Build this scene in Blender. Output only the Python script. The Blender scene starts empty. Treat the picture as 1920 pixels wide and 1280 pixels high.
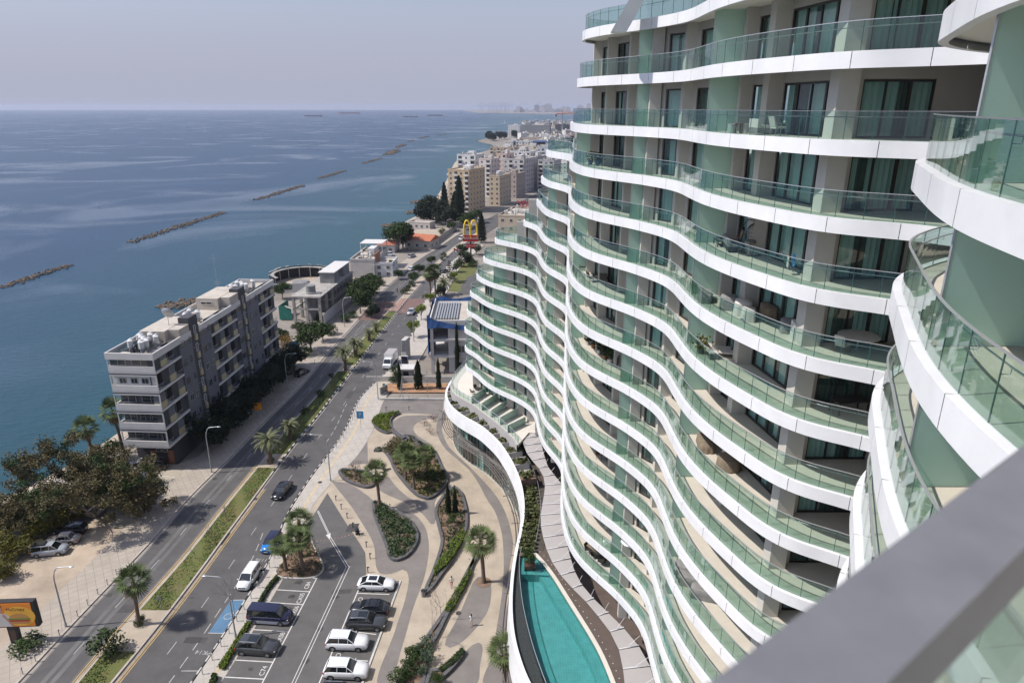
import bpy, math, random
from math import sin, cos, tan, pi, radians, atan, atan2, sqrt, hypot
from mathutils import Vector, Matrix
random.seed(7)
SC = bpy.context.scene
COL = SC.collection
F = 1280.0; PITCH = radians(18.97); H = 58.0
CP, SP = cos(PITCH), sin(PITCH)

def P(px, py, z=0.0):
    """ground-plan position of a surveyed point at height z"""
    u = (px-960)/F; v = (640-py)/F
    d = Vector((u, CP+v*SP, -SP+v*CP))
    t = (z-H)/d.z
    return (d.x*t, d.y*t)
def PY(px, py, Y):
    u = (px-960)/F; v = (640-py)/F
    d = Vector((u, CP+v*SP, -SP+v*CP)); t = Y/d.y
    return (d.x*t, Y, H+d.z*t)
def PP(pts, z=0.0): return [P(a, b, z) for a, b in pts]
def T(ox, oy, s, pts): return [(ox+a/s, oy+b/s) for a, b in pts]

# ---------------------------------------------------------------- materials
def mat(name, col, rough=0.7, metal=0.0, spec=0.5, var=0.0, vs=1.0, bump=0.0, bs=20.0, vcol=None, emit=None, coat=0, vdet=4, alpha=None):
    m = bpy.data.materials.new(name); m.use_nodes = True
    nt = m.node_tree; N = nt.nodes; L = nt.links
    b = N['Principled BSDF']
    b.inputs['Base Color'].default_value = (*col, 1)
    b.inputs['Roughness'].default_value = rough
    b.inputs['Metallic'].default_value = metal
    b.inputs['Specular IOR Level'].default_value = spec
    if coat: b.inputs['Coat Weight'].default_value = coat; b.inputs['Coat Roughness'].default_value = 0.05
    if emit:
        b.inputs['Emission Color'].default_value = (*emit[:3], 1); b.inputs['Emission Strength'].default_value = emit[3]
    if var or bump:
        g = N.new('ShaderNodeNewGeometry')
    if var:
        n = N.new('ShaderNodeTexNoise'); n.inputs['Scale'].default_value = vs; n.inputs['Detail'].default_value = vdet; n.inputs['Roughness'].default_value = 0.65
        L.new(g.outputs['Position'], n.inputs['Vector'])
        r = N.new('ShaderNodeMapRange'); r.inputs[1].default_value = 0.3; r.inputs[2].default_value = 0.7
        L.new(n.outputs['Fac'], r.inputs[0])
        mx = N.new('ShaderNodeMix'); mx.data_type = 'RGBA'
        c2 = vcol if vcol else tuple(c*(1-var) for c in col)
        mx.inputs[6].default_value = (*c2, 1); c1 = col if vcol else tuple(min(1, c*(1+var*0.6)) for c in col)
        mx.inputs[7].default_value = (*c1, 1)
        L.new(r.outputs[0], mx.inputs[0]); L.new(mx.outputs[2], b.inputs['Base Color'])
    if bump:
        n2 = N.new('ShaderNodeTexNoise'); n2.inputs['Scale'].default_value = bs; n2.inputs['Detail'].default_value = 3
        L.new(g.outputs['Position'], n2.inputs['Vector'])
        bp = N.new('ShaderNodeBump'); bp.inputs['Strength'].default_value = bump; bp.inputs['Distance'].default_value = 0.05
        L.new(n2.outputs['Fac'], bp.inputs['Height']); L.new(bp.outputs[0], b.inputs['Normal'])
    return m

def glassmat(name, tint, refl=0.9, rough=0.0, ior=1.5):
    m = bpy.data.materials.new(name); m.use_nodes = True
    nt = m.node_tree; N = nt.nodes; L = nt.links; N.clear()
    o = N.new('ShaderNodeOutputMaterial'); mx = N.new('ShaderNodeMixShader')
    t = N.new('ShaderNodeBsdfTransparent'); t.inputs[0].default_value = (*tint, 1)
    g = N.new('ShaderNodeBsdfGlossy'); g.inputs['Roughness'].default_value = rough; g.inputs[0].default_value = (refl, refl, refl, 1)
    f0 = ((ior-1)/(ior+1))**2
    lw = N.new('ShaderNodeLayerWeight'); lw.inputs[0].default_value = 0.5
    pw = N.new('ShaderNodeMath'); pw.operation = 'POWER'; pw.inputs[1].default_value = 5
    ma = N.new('ShaderNodeMath'); ma.operation = 'MULTIPLY_ADD'; ma.inputs[1].default_value = 1-f0; ma.inputs[2].default_value = f0
    L.new(lw.outputs['Facing'], pw.inputs[0]); L.new(pw.outputs[0], ma.inputs[0])
    L.new(ma.outputs[0], mx.inputs[0]); L.new(t.outputs[0], mx.inputs[1]); L.new(g.outputs[0], mx.inputs[2]); L.new(mx.outputs[0], o.inputs[0])
    return m

M = {}
M['white'] = mat('white_cladding', (0.71,0.71,0.72), 0.36, var=0.10, vs=0.5, vdet=8)
M['slabtile'] = mat('balcony_tile', (0.55,0.50,0.43), 0.6, var=0.08, vs=0.8)
M['soffit'] = mat('soffit_paint', (0.72,0.70,0.66), 0.7)
M['greige'] = mat('taupe_render', (0.50,0.47,0.43), 0.75, var=0.05, vs=0.7)
M['greigel'] = mat('taupe_wall', (0.43,0.40,0.37), 0.75, var=0.05, vs=0.7)
M['frame'] = mat('bronze_frame', (0.035,0.03,0.028), 0.4)
M['balglass'] = glassmat('green_balustrade_glass', (0.765,0.872,0.84), ior=1.62)
M['glassedge'] = mat('green_glass_edge', (0.03,0.09,0.075), 0.2)
M['winglass'] = glassmat('window_glass', (0.62,0.78,0.75), ior=1.75)
M['rail'] = mat('brushed_rail', (0.52,0.53,0.54), 0.35, metal=0.6)
M['railown'] = mat('grey_painted_rail', (0.19,0.19,0.205), 0.45, metal=0.2, var=0.12, vs=30)
M['alu'] = mat('aluminium', (0.5,0.5,0.5), 0.4, metal=0.7)
M['curtA'] = mat('curtain_pale', (0.68,0.76,0.74), 0.9, var=0.1, vs=0.5)
M['curtB'] = mat('curtain_dark', (0.13,0.155,0.15), 0.9, var=0.3, vs=0.7)
def frosted():
    m = bpy.data.materials.new('frosted_green_glass'); m.use_nodes = True
    nt = m.node_tree; N = nt.nodes; L = nt.links
    b = N['Principled BSDF']; b.inputs['Base Color'].default_value = (0.54,0.70,0.62,1); b.inputs['Roughness'].default_value = 0.28
    tr = N.new('ShaderNodeBsdfTranslucent'); tr.inputs[0].default_value = (0.78,0.92,0.85,1)
    mx = N.new('ShaderNodeMixShader'); mx.inputs[0].default_value = 0.6
    L.new(b.outputs[0], mx.inputs[1]); L.new(tr.outputs[0], mx.inputs[2]); L.new(mx.outputs[0], N['Material Output'].inputs[0])
    return m
M['frost'] = frosted()
M['frostd'] = mat('green_screen_glass', (0.27,0.41,0.35), 0.25)

# ---------------------------------------------------------------- mesh builder
class MB:
    def __init__(s): s.v = []; s.f = []; s.m = []; s.cur = 0; s.smooth = set()
    def mi(s, i): s.cur = i; return s
    def add(s, vs, fs, sm=False):
        o = len(s.v); s.v += [tuple(v) for v in vs]
        for f in fs:
            if sm: s.smooth.add(len(s.f))
            s.f.append(tuple(o+i for i in f)); s.m.append(s.cur)
        return s
    def quad(s, a, b, c, d): return s.add([a, b, c, d], [(0,1,2,3)])
    def box(s, x0, x1, y0, y1, z0, z1, M4=None):
        v = [(x0,y0,z0),(x1,y0,z0),(x1,y1,z0),(x0,y1,z0),(x0,y0,z1),(x1,y0,z1),(x1,y1,z1),(x0,y1,z1)]
        if M4 is not None: v = [tuple(M4 @ Vector(p)) for p in v]
        return s.add(v, [(3,2,1,0),(4,5,6,7),(0,1,5,4),(1,2,6,5),(2,3,7,6),(3,0,4,7)])
    def prism(s, poly, z0, z1, top=None, bot=None, side=None, caps=True):
        n = len(poly)
        a = sum(poly[i][0]*poly[(i+1)%n][1]-poly[(i+1)%n][0]*poly[i][1] for i in range(n))
        if a < 0: poly = poly[::-1]
        o = len(s.v); s.v += [(p[0],p[1],z0) for p in poly]+[(p[0],p[1],z1) for p in poly]
        c = s.cur
        for i in range(n):
            j = (i+1) % n; s.f.append((o+i,o+j,o+n+j,o+n+i)); s.m.append(c if side is None else side)
        if caps:
            s.f.append(tuple(o+n+i for i in range(n))); s.m.append(c if top is None else top)
            s.f.append(tuple(o+n-1-i for i in range(n))); s.m.append(c if bot is None else bot)
        return s
    def sheet(s, poly, z):
        n = len(poly)
        a = sum(poly[i][0]*poly[(i+1)%n][1]-poly[(i+1)%n][0]*poly[i][1] for i in range(n))
        if a < 0: poly = poly[::-1]
        return s.add([(p[0],p[1],z) for p in poly], [tuple(range(n))])
    def cyl(s, x, y, z0, z1, r0, r1=None, n=12, sm=True):
        if r1 is None: r1 = r0
        vs = [(x+r0*cos(2*pi*i/n), y+r0*sin(2*pi*i/n), z0) for i in range(n)]+[(x+r1*cos(2*pi*i/n), y+r1*sin(2*pi*i/n), z1) for i in range(n)]
        s.add(vs, [(i,(i+1)%n,n+(i+1)%n,n+i) for i in range(n)], sm)
        s.add(vs, [tuple(range(n-1,-1,-1)), tuple(range(n,2*n))]); return s
    def tube(s, pts, r, n=8, cap=True):
        pts = [Vector(p) for p in pts]; k = len(pts)
        rr = r if isinstance(r, (list, tuple)) else [r]*k
        vs = []
        for i, p in enumerate(pts):
            d = (pts[min(i+1,k-1)]-pts[max(i-1,0)]).normalized()
            up = Vector((0,0,1)) if abs(d.z) < 0.95 else Vector((1,0,0))
            a = d.cross(up).normalized(); b = a.cross(d)
            vs += [tuple(p+(a*cos(2*pi*j/n)+b*sin(2*pi*j/n))*rr[i]) for j in range(n)]
        fs = []
        for i in range(k-1):
            for j in range(n):
                fs.append((i*n+j, (i+1)*n+j, (i+1)*n+(j+1)%n, i*n+(j+1)%n))
        s.add(vs, fs, n > 4)
        if cap: s.add(vs, [tuple(range(n)), tuple(range((k-1)*n+n-1, (k-1)*n-1, -1))])
        return s
    def ball(s, c, r, nu=10, nv=7, M4=None):
        if not isinstance(r, (tuple, list)): r = (r, r, r)
        vs = []
        for i in range(nv+1):
            th = pi*i/nv
            for j in range(nu):
                ph = 2*pi*j/nu
                p = Vector((c[0]+r[0]*sin(th)*cos(ph), c[1]+r[1]*sin(th)*sin(ph), c[2]+r[2]*cos(th)))
                vs.append(tuple(M4 @ p if M4 is not None else p))
        fs = [(i*nu+j, (i+1)*nu+j, (i+1)*nu+(j+1)%nu, i*nu+(j+1)%nu) for i in range(nv) for j in range(nu)]
        return s.add(vs, fs, True)
    def mesh(s, name, mats):
        me = bpy.data.meshes.new(name)
        me.from_pydata(s.v, [], s.f)
        for m in (mats if isinstance(mats, (list, tuple)) else [mats]): me.materials.append(M[m] if isinstance(m, str) else m)
        me.polygons.foreach_set('material_index', s.m)
        if s.smooth: me.polygons.foreach_set('use_smooth', [i in s.smooth for i in range(len(s.f))])
        me.update(); return me
    def obj(s, name, mats, parent=None, loc=None, rz=None):
        return link(name, s.mesh(name, mats), parent, loc, rz)
def link(name, data, parent=None, loc=None, rz=None):
    o = bpy.data.objects.new(name, data); COL.objects.link(o)
    if parent: o.parent = parent
    if loc: o.location = loc
    if rz is not None: o.rotation_euler = (0, 0, rz)
    return o
def tag(o, label=None, cat=None, group=None, kind=None):
    if label: o['label'] = label
    if cat: o['category'] = cat
    if group: o['group'] = group
    if kind: o['kind'] = kind
    return o
def thing(name, label, cat, loc=(0,0,0), rz=0, group=None):
    o = link(name, None, None, loc, rz); o.empty_display_size = 0.2
    return tag(o, label, cat, group)
def struct(name, mb, mats): return tag(mb.obj(name, mats), kind='structure')
KIDS = {}
def children(o): return [c for c in bpy.data.objects if c.parent is o]
def copy_tree(o, parent=None, kids=None):
    c = o.copy(); COL.objects.link(c)
    c.parent = parent
    for ch in (kids if kids is not None else children(o)): copy_tree(ch, c)
    return c
def dup(o, loc, rz, label, group=None, scale=None):
    c = copy_tree(o); c.location = loc; c.rotation_euler = (0,0,rz); c['label'] = label
    if group: c['group'] = group
    if scale: c.scale = (scale,)*3 if not isinstance(scale, tuple) else scale
    return c

# ---------------------------------------------------------------- curve helpers
def resample(pts, d):
    pts = [Vector((p[0], p[1])) for p in pts]
    out = []
    n = len(pts)
    for i in range(n-1):
        p0 = pts[max(i-1,0)]; p1 = pts[i]; p2 = pts[i+1]; p3 = pts[min(i+2,n-1)]
        # centripetal catmull-rom
        def tj(ti, a, b): return ti+max((b-a).length, 1e-4)**0.5
        t0 = 0; t1 = tj(t0,p0,p1) if i > 0 else 1e-2; t2 = tj(t1,p1,p2); t3 = tj(t2,p2,p3) if i < n-2 else t2+1e-2
        k = max(2, int((p2-p1).length/(d*0.25))+1)
        for j in range(k):
            t = t1+(t2-t1)*j/k
            if i == 0: A1 = p1
            else: A1 = p0*((t1-t)/(t1-t0))+p1*((t-t0)/(t1-t0))
            A2 = p1*((t2-t)/(t2-t1))+p2*((t-t1)/(t2-t1))
            if i == n-2: A3 = p2
            else: A3 = p2*((t3-t)/(t3-t2))+p3*((t-t2)/(t3-t2))
            B1 = A1*((t2-t)/(t2-t0))+A2*((t-t0)/(t2-t0)) if i > 0 else A2
            B2 = A2*((t3-t)/(t3-t1))+A3*((t-t1)/(t3-t1)) if i < n-2 else A2
            if i == 0: B1 = A2
            out.append(B1*((t2-t)/(t2-t1))+B2*((t-t1)/(t2-t1)))
    out.append(pts[-1])
    # equal spacing
    res = [out[0]]; acc = 0
    for a, b in zip(out, out[1:]):
        L = (b-a).length
        while L > 1e-9 and acc+L >= d:
            a = a+(b-a)*((d-acc)/L); res.append(a.copy()); L = (b-a).length; acc = 0
        acc += L
    if (res[-1]-out[-1]).length > d*0.3: res.append(out[-1])
    return res
def smooth(pts, it=3, fix=1):
    for _ in range(it):
        q = [p.copy() for p in pts]
        for i in range(fix, len(pts)-fix): q[i] = pts[i]*0.5+(pts[i-1]+pts[i+1])*0.25
        pts = q
    return pts
def offset(pts, d):
    out = []
    n = len(pts)
    for i, p in enumerate(pts):
        t = (pts[min(i+1,n-1)]-pts[max(i-1,0)]).normalized()
        out.append(p+Vector((-t.y, t.x))*d)
    return out
def ribbon(mb, pts, z0, z1, i0=0, i1=None):
    pts = pts[i0:i1]
    for a, b in zip(pts, pts[1:]): mb.quad((a[0],a[1],z0),(b[0],b[1],z0),(b[0],b[1],z1),(a[0],a[1],z1))

# ---------------------------------------------------------------- camera, world, sun
cam = bpy.data.cameras.new('camera'); co = bpy.data.objects.new('camera', cam); COL.objects.link(co)
co.location = (0,0,H); co.rotation_euler = (pi/2-PITCH, 0, 0)
cam.sensor_width = 36; cam.lens = 24.0; cam.clip_start = 0.02; cam.clip_end = 60000
cam.dof.use_dof = True; cam.dof.focus_distance = 60; cam.dof.aperture_fstop = 9
SC.camera = co
W = bpy.data.worlds.new('World'); SC.world = W; W.use_nodes = True
N = W.node_tree.nodes; L = W.node_tree.links
SUN_EL = radians(52); SUN_AZ = radians(262)   # direction the light comes from: -X, slightly -Y
sky = N.new('ShaderNodeTexSky'); sky.sky_type = 'NISHITA'; sky.sun_disc = False
sky.sun_elevation = SUN_EL; sky.air_density = 1.6; sky.dust_density = 1.4; sky.ozone_density = 2.5; sky.altitude = 0
sky.sun_rotation = SUN_AZ
hs = N.new('ShaderNodeHueSaturation'); hs.inputs['Saturation'].default_value = 0.4; L.new(sky.outputs[0], hs.inputs['Color'])
tm = N.new('ShaderNodeMix'); tm.data_type = 'RGBA'; tm.blend_type = 'MULTIPLY'; tm.inputs[0].default_value = 1.0; tm.inputs[7].default_value = (0.92,1.0,1.30,1)
L.new(hs.outputs[0], tm.inputs[6])
tc = N.new('ShaderNodeTexCoord'); sz = N.new('ShaderNodeSeparateXYZ'); L.new(tc.outputs['Generated'], sz.inputs[0])
hr = N.new('ShaderNodeMapRange'); hr.interpolation_type = 'SMOOTHSTEP'; hr.inputs[1].default_value = 0.0; hr.inputs[2].default_value = 0.22; hr.inputs[3].default_value = 0.95; hr.inputs[4].default_value = 0.0; L.new(sz.outputs['Z'], hr.inputs[0])
hm = N.new('ShaderNodeMix'); hm.data_type = 'RGBA'; hm.inputs[7].default_value = (3.95,4.12,5.2,1)
L.new(hr.outputs[0], hm.inputs[0]); L.new(tm.outputs[2], hm.inputs[6]); L.new(hm.outputs[2], N['Background'].inputs[0]); N['Background'].inputs[1].default_value = 0.105
sl = bpy.data.lights.new('sun', 'SUN'); sl.energy = 4.8; sl.angle = radians(0.53); sl.color = (1.0,0.95,0.88)
so = bpy.data.objects.new('sun', sl); COL.objects.link(so)
sd = Vector((-cos(radians(8))*cos(SUN_EL), -sin(radians(8))*cos(SUN_EL), sin(SUN_EL)))
so.rotation_euler = (-sd).to_track_quat('-Z', 'Y').to_euler(); so.location = (-60, -20, 150)
SC.view_settings.view_transform = 'Standard'; SC.view_settings.look = 'None'
SC.view_settings.exposure = 0.08; SC.view_settings.gamma = 1.0
SC.render.engine = 'CYCLES'
cy = SC.cycles
cy.max_bounces = 7; cy.diffuse_bounces = 3; cy.glossy_bounces = 3; cy.transmission_bounces = 4; cy.transparent_max_bounces = 24
cy.volume_bounces = 0; cy.caustics_reflective = False; cy.caustics_refractive = False
cy.use_denoising = True
try: cy.denoiser = 'OPENIMAGEDENOISE'; cy.denoising_input_passes = 'RGB_ALBEDO_NORMAL'
except Exception: pass
cy.use_adaptive_sampling = True; cy.adaptive_threshold = 0.02
cy.sample_clamp_indirect = 6
# ================================================================ THE TOWER
FH = 3.4; Z0 = H-1.42
def ZL(k): return {-1:H+2.2,-2:H+5.75,-3:H+9.3}.get(k, Z0-k*FH)
MASTER = [(28,18.59),(29,17.9),(30,16.7),(31,15.1),(32,14.26),(33,13.72),(34,13.39),(35,13.01),(36,12.67),(37,12.34),(38,12.07),(39,11.85),(40,11.67),(41,11.55),(42,11.5),(44,11.48),(46,11.5),(47,11.45),(48,11.3),(49,11.03),(50,10.63),(51,10.18),(52,9.7),(53,9.14),(54,8.48),(55,7.88),(56,7.29),(57,6.82),(58,6.45),(59,6.17),(60,5.97),(62,5.72),(64,5.62),(66,5.65),(68,5.78),(70,5.96),(72,6.15),(74,6.3),(75,6.3),(76,6.18),(77,5.92),(78,5.57),(79,5.2),(80,4.83),(81,4.52),(82,4.27),(83,4.11),(84,3.99),(86,3.8),(88,3.69),(90,3.54),(91,3.38),(92,3.13),(93,2.77),(94,2.3),(95,1.69),(96,1.0),(97,0.2),(98,-0.72),(99,-1.62),(100,-2.46),(101,-3.2),(102,-3.8),(103,-4.32),(104,-4.8),(105,-5.2),(106,-5.6),(107,-6.15),(108,-6.8),(109,-7.45),(110,-8.0),(111,-8.3)]
NEARW = [(19.3,26.2),(17.0,24.0),(13.6,21.6),(11.3,19.3),(10.3,17.2),(9.3,15.0),(8.5,13.1),(7.9,11.2),(7.55,9.4)]
LOWN = [(7.2,7.0),(6.6,4.5),(5.4,2.2),(3.6,0.6),(1.2,-0.8),(-2,-2.2)]
OWN = [(7.2,8.0),(6.3,6.0),(5.0,4.2),(3.45,2.74),(2.0,1.61),(1.0,0.838),(0.293,0.302),(0.084,0.145),(-0.38,-0.205),(-2,-1.5)]
YEND = {-2:61.5,-1:62.5,0:72.0,1:83,2:87.5,3:91.5,4:95.5,5:100.5,6:103.5,7:106,8:108.5,9:109.5,10:110.5,11:110.5,12:110.5}
SAMP = {}
for k in range(-2, 13):
    ye = YEND[k]
    body = [Vector((x, y)) for y, x in MASTER if y <= ye]
    e = body[-1]
    tail = [Vector((e.x+0.25, ye+1.0)), Vector((e.x+1.1, ye+2.3)), Vector((e.x+2.8, ye+3.5)), Vector((e.x+5.5, ye+4.2)), Vector((e.x+9, ye+4.4)), Vector((e.x+14, ye+4.5))]
    head = [Vector(p) for p in (NEARW+(OWN if k == 0 else LOWN))[::-1]]
    s = resample(head+body+tail, 0.5); own = [p.copy() for p in s]
    s = smooth(s, 5)
    if k == 0: s = [a if a.y < 6 and a.x < 6.5 else b for a, b in zip(own, s)]
    SAMP[k] = s
# wall line (recessed), near to far, as (x, y)
WALL = [(22.6,14.0),(22.6,33.5),(15.75,33.5),(15.55,34.0),(14.55,40.4),(13.95,43.0),(12.45,50.5),(10.55,53.0),(9.65,57.0),(8.45,61.0),(7.65,64.6),(9.4,70.0),(8.9,76.0),(6.4,82.0),(5.4,86.5),(4.6,91.0),(3.6,94.7),(-5.8,108.6)]
def wx(y):
    pts = WALL[3:]
    for (xa,ya),(xb,yb) in zip(pts, pts[1:]):
        if ya <= y <= yb: return xa+(xb-xa)*(y-ya)/(yb-ya)
    return pts[-1][0] if y > pts[-1][1] else pts[0][0]
ENDPX = {2:1064, 3:1036, 4:1003, 5:985.6, 6:962, 7:935, 8:909, 9:888}
def wall_end(k):
    if k == -2: return 49.0
    if k <= 0: return 64.3
    if k == 1: return 72.0
    if k >= 10: return 108.6
    best = 64.0; bd = 1e9; y = 70.0
    while y < 108.6:
        x = wx(y); dep = y*CP+(H-ZL(k)-1.3)*SP; px = 960+F*x/dep
        if abs(px-ENDPX[k]) < bd: bd = abs(px-ENDPX[k]); best = y
        y += 0.25
    return best
tower = thing('apartment_tower', 'white apartment tower with wavy balcony bands and green glass railings', 'tower', (15,60,0))
tw = Matrix.Translation((-15,-60,0))
def tobj(mb, name, mats, parent=None):
    mb.v = [(x-15, y-60, z) for x, y, z in mb.v] if parent is None else [(x-15, y-60, z) for x, y, z in mb.v]
    return mb.obj(name, mats, parent or tower)
BACK = [(15,125),(34,120),(34,-6),(-2,-6)]
for k in range(-2, 13):
    z = ZL(k); s = SAMP[k]; out = offset(s, 0.24)
    # slab
    mb = MB(); poly = [tuple(p) for p in offset(s, 0.10)]
    poly = poly+[(max(poly[-1][0],16), poly[-1][1]), (36, poly[-1][1]), (36,-6)]
    mb.prism(poly, z-0.42, z-0.004, top=0, bot=1, side=2)
    sl_ = tobj(mb, 'floor_slab', ['slabtile','soffit','frame'])
    # fascia cladding in panels with joints, plus the ledge
    mb = MB(); step = 6; n = len(s)
    zt = z+0.03; zb = z-0.66
    i = 0
    while i < n-1:
        j = min(i+step, n-1)
        A = out[i:j+1]; B = [p for p in offset(s, 0.0)[i:j+1]]
        A = [a.copy() for a in A]
        d = (A[-1]-A[-2]); A[-1] = A[-1]-d.normalized()*0.03
        m_ = len(A)
        for (P_, Q_, za_, zb_, sm_) in ((A, A, zb, zt, True), (A, B, zt, zt, False), (B, A, zb, zb, False)):
            base = len(mb.v)
            mb.v += [(p.x,p.y,za_) for p in P_]+[(p.x,p.y,zb_) for p in Q_]
            for q in range(m_-1):
                mb.f.append((base+q, base+q+1, base+m_+q+1, base+m_+q)); mb.m.append(0)
                if sm_: mb.smooth.add(len(mb.f)-1)
        i = j
    tobj(mb, 'white_fascia', ['white'])
    # balustrade
    if k == 12: pass
    g = MB(); s2 = resample([tuple(p) for p in offset(s, 0.02)], 0.4); n2 = len(s2)
    t_in = offset(s2, -0.017)
    i = 0; rail_h = 1.22
    while i < n2-1:
        j = min(i+3, n2-1)
        A = [p.copy() for p in s2[i:j+1]]; B = [p.copy() for p in t_in[i:j+1]]
        dA = (A[-1]-A[-2]).normalized(); A[-1] = A[-1]-dA*0.03; B[-1] = B[-1]-dA*0.03
        for a, b, c, e in zip(A, A[1:], B[1:], B):
            g.cur = 0
            g.quad((a.x,a.y,z+0.03),(b.x,b.y,z+0.03),(b.x,b.y,z+rail_h),(a.x,a.y,z+rail_h))
            g.quad((c.x,c.y,z+0.03),(e.x,e.y,z+0.03),(e.x,e.y,z+rail_h),(c.x,c.y,z+rail_h))
        g.cur = 1
        a = A[-1]; c = B[-1]
        jn = a+dA*0.028; jc = c+dA*0.028
        g.add([(a.x,a.y,z+0.03),(jn.x,jn.y,z+0.03),(jc.x,jc.y,z+0.03),(c.x,c.y,z+0.03),(a.x,a.y,z+rail_h),(jn.x,jn.y,z+rail_h),(jc.x,jc.y,z+rail_h),(c.x,c.y,z+rail_h)],
              [(0,1,5,4),(1,2,6,5),(2,3,7,6),(3,0,4,7)])
        i = j
    bal = tobj(g, 'glass_balustrade', ['balglass','glassedge'])
    r = MB(); A = offset(s2, 0.012+ (0.0)); 
    wA = 0.02; 
    o1 = offset(s2, 0.02); o2 = offset(s2, -0.035)
    if k == 0: o1 = offset(s2, 0.012); o2 = offset(s2, -0.022)
    zr0 = z+rail_h; zr1 = zr0+0.028
    for i in range(n2-1):
        a, b, c, e = o1[i], o1[i+1], o2[i+1], o2[i]
        r.add([(a.x,a.y,zr0),(b.x,b.y,zr0),(c.x,c.y,zr0),(e.x,e.y,zr0),(a.x,a.y,zr1),(b.x,b.y,zr1),(c.x,c.y,zr1),(e.x,e.y,zr1)], [(4,7,6,5),(0,1,2,3),(0,4,5,1),(3,2,6,7)])
    h = offset(s2, -0.16); step2 = 3
    if True:
        lim = range(0, n2-step2, step2)
        pts3 = [(h[i].x, h[i].y, z+0.98) for i in range(0, n2, step2) if not (k == 0 and h[i].y < 5 and h[i].x < 6)]
        r.tube(pts3, 0.02, 4)
        for i in lim:
            if k == 0 and h[i].y < 5 and h[i].x < 6: continue
            if k > 7 or s2[i].y > 60: continue
            a = s2[i]; b = h[i]
            r.tube([(a.x,a.y,z+0.86),(b.x,b.y,z+0.86),(b.x,b.y,z+0.97)], 0.011, 3, cap=False)
    r2 = r.obj('handrail', ['railown' if k == 0 else 'rail'])
    for vtx in r2.data.vertices: vtx.co.x -= 15; vtx.co.y -= 60
    r2.parent = bal
# columns (full height)
COLS = [(14.8,33.0,0.65,1.0),(13.9,39.5,0.6,0.9),(13.4,42.6,0.5,0.5),(11.8,50.0,0.5,0.8),(10.0,52.5,0.5,0.45),(9.1,56.7,0.5,0.8),(7.9,60.5,0.5,0.8),(7.1,64.0,0.6,0.45),
        (7.9,72.5,0.9,0.6),(6.5,79.3,0.9,0.6),(5.3,82.2,0.9,0.5),(4.5,86.0,0.9,0.6),(3.4,90.5,0.9,0.6),(2.3,94.9,0.9,0.6),(0.75,97.3,0.9,0.5),(-0.85,99.9,0.9,0.5),(-6.7,108.3,0.9,0.8)]
for (x, y, wd, dp) in COLS:
    kt = -1
    for k in range(-2, 13):
        if wall_end(k) >= y-0.2: kt = k; break
    mb = MB()
    for k in range(kt, 14):
        mb.box(x, x+wd+0.3, y, y+dp, ZL(k)-0.004, ZL(k-1)-0.425)
    tobj(mb, 'column', 'greige')
# storeys: walls, windows, partitions
BAYS = [(34.3,39.4,4),(40.5,42.5,2),(45.2,49.6,2),(50.95,52.3,1),(53.6,56.5,2),(57.6,60.4,3),(61.4,63.8,2),(71,72.4,1),(76.5,79.2,2),(86.8,90.3,2),(91.3,94.7,2),(95.6,97.2,2),(97.9,99.7,2),(100.8,104,3),(104.6,108,3)]
wins = []
HW = 2.95
for k in range(-2, 14):
    z = ZL(k); ye = wall_end(k)
    mb = MB()
    zt = ZL(k-1)-0.425
    def seg(a, b, z0, z1, th=0.22):
        ax, ay = a; bx, by = b
        d = Vector((bx-ax, by-ay)).normalized(); nrm = Vector((d.y, -d.x))*th
        mb.prism([a, b, (bx+nrm.x, by+nrm.y), (ax+nrm.x, ay+nrm.y)], z0, z1)
    # front-facing wall right of the corner column with a triple window
    seg((22.6,14.0),(22.6,33.45),z,zt); 
    seg((22.6,33.5),(19.5,33.5),z,zt); seg((19.5,33.5),(16.15,33.5),z+2.62,zt); seg((16.15,33.5),(15.78,33.5),z,zt)
    wins.append((k, (19.5,33.56), (16.15,33.56), 3, z))
    cur = 34.2
    for (a, b, npn) in BAYS:
        if a > ye-0.5: break
        b = min(b, ye-0.2)
        if b-a < 0.8: continue
        if a > cur+0.01: seg((wx(cur),cur),(wx(a),a),z,zt)
        a = max(a, 34.3)
        seg((wx(a),a),(wx(b),b),z+2.62,zt)
        wins.append((k, (wx(a)+0.06,a), (wx(b)+0.06,b), npn, z)); cur = b
    # remaining solid wall following the line
    ys = [cur]+[p[1] for p in WALL[4:] if cur < p[1] < ye]+[ye]
    for a, b in zip(ys, ys[1:]): seg((wx(a),a),(wx(b),b),z,zt)
    seg((wx(ye),ye),(wx(ye)+12,ye+2.5),z,zt)
    tobj(mb, 'outer_wall', 'greigel')
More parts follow.
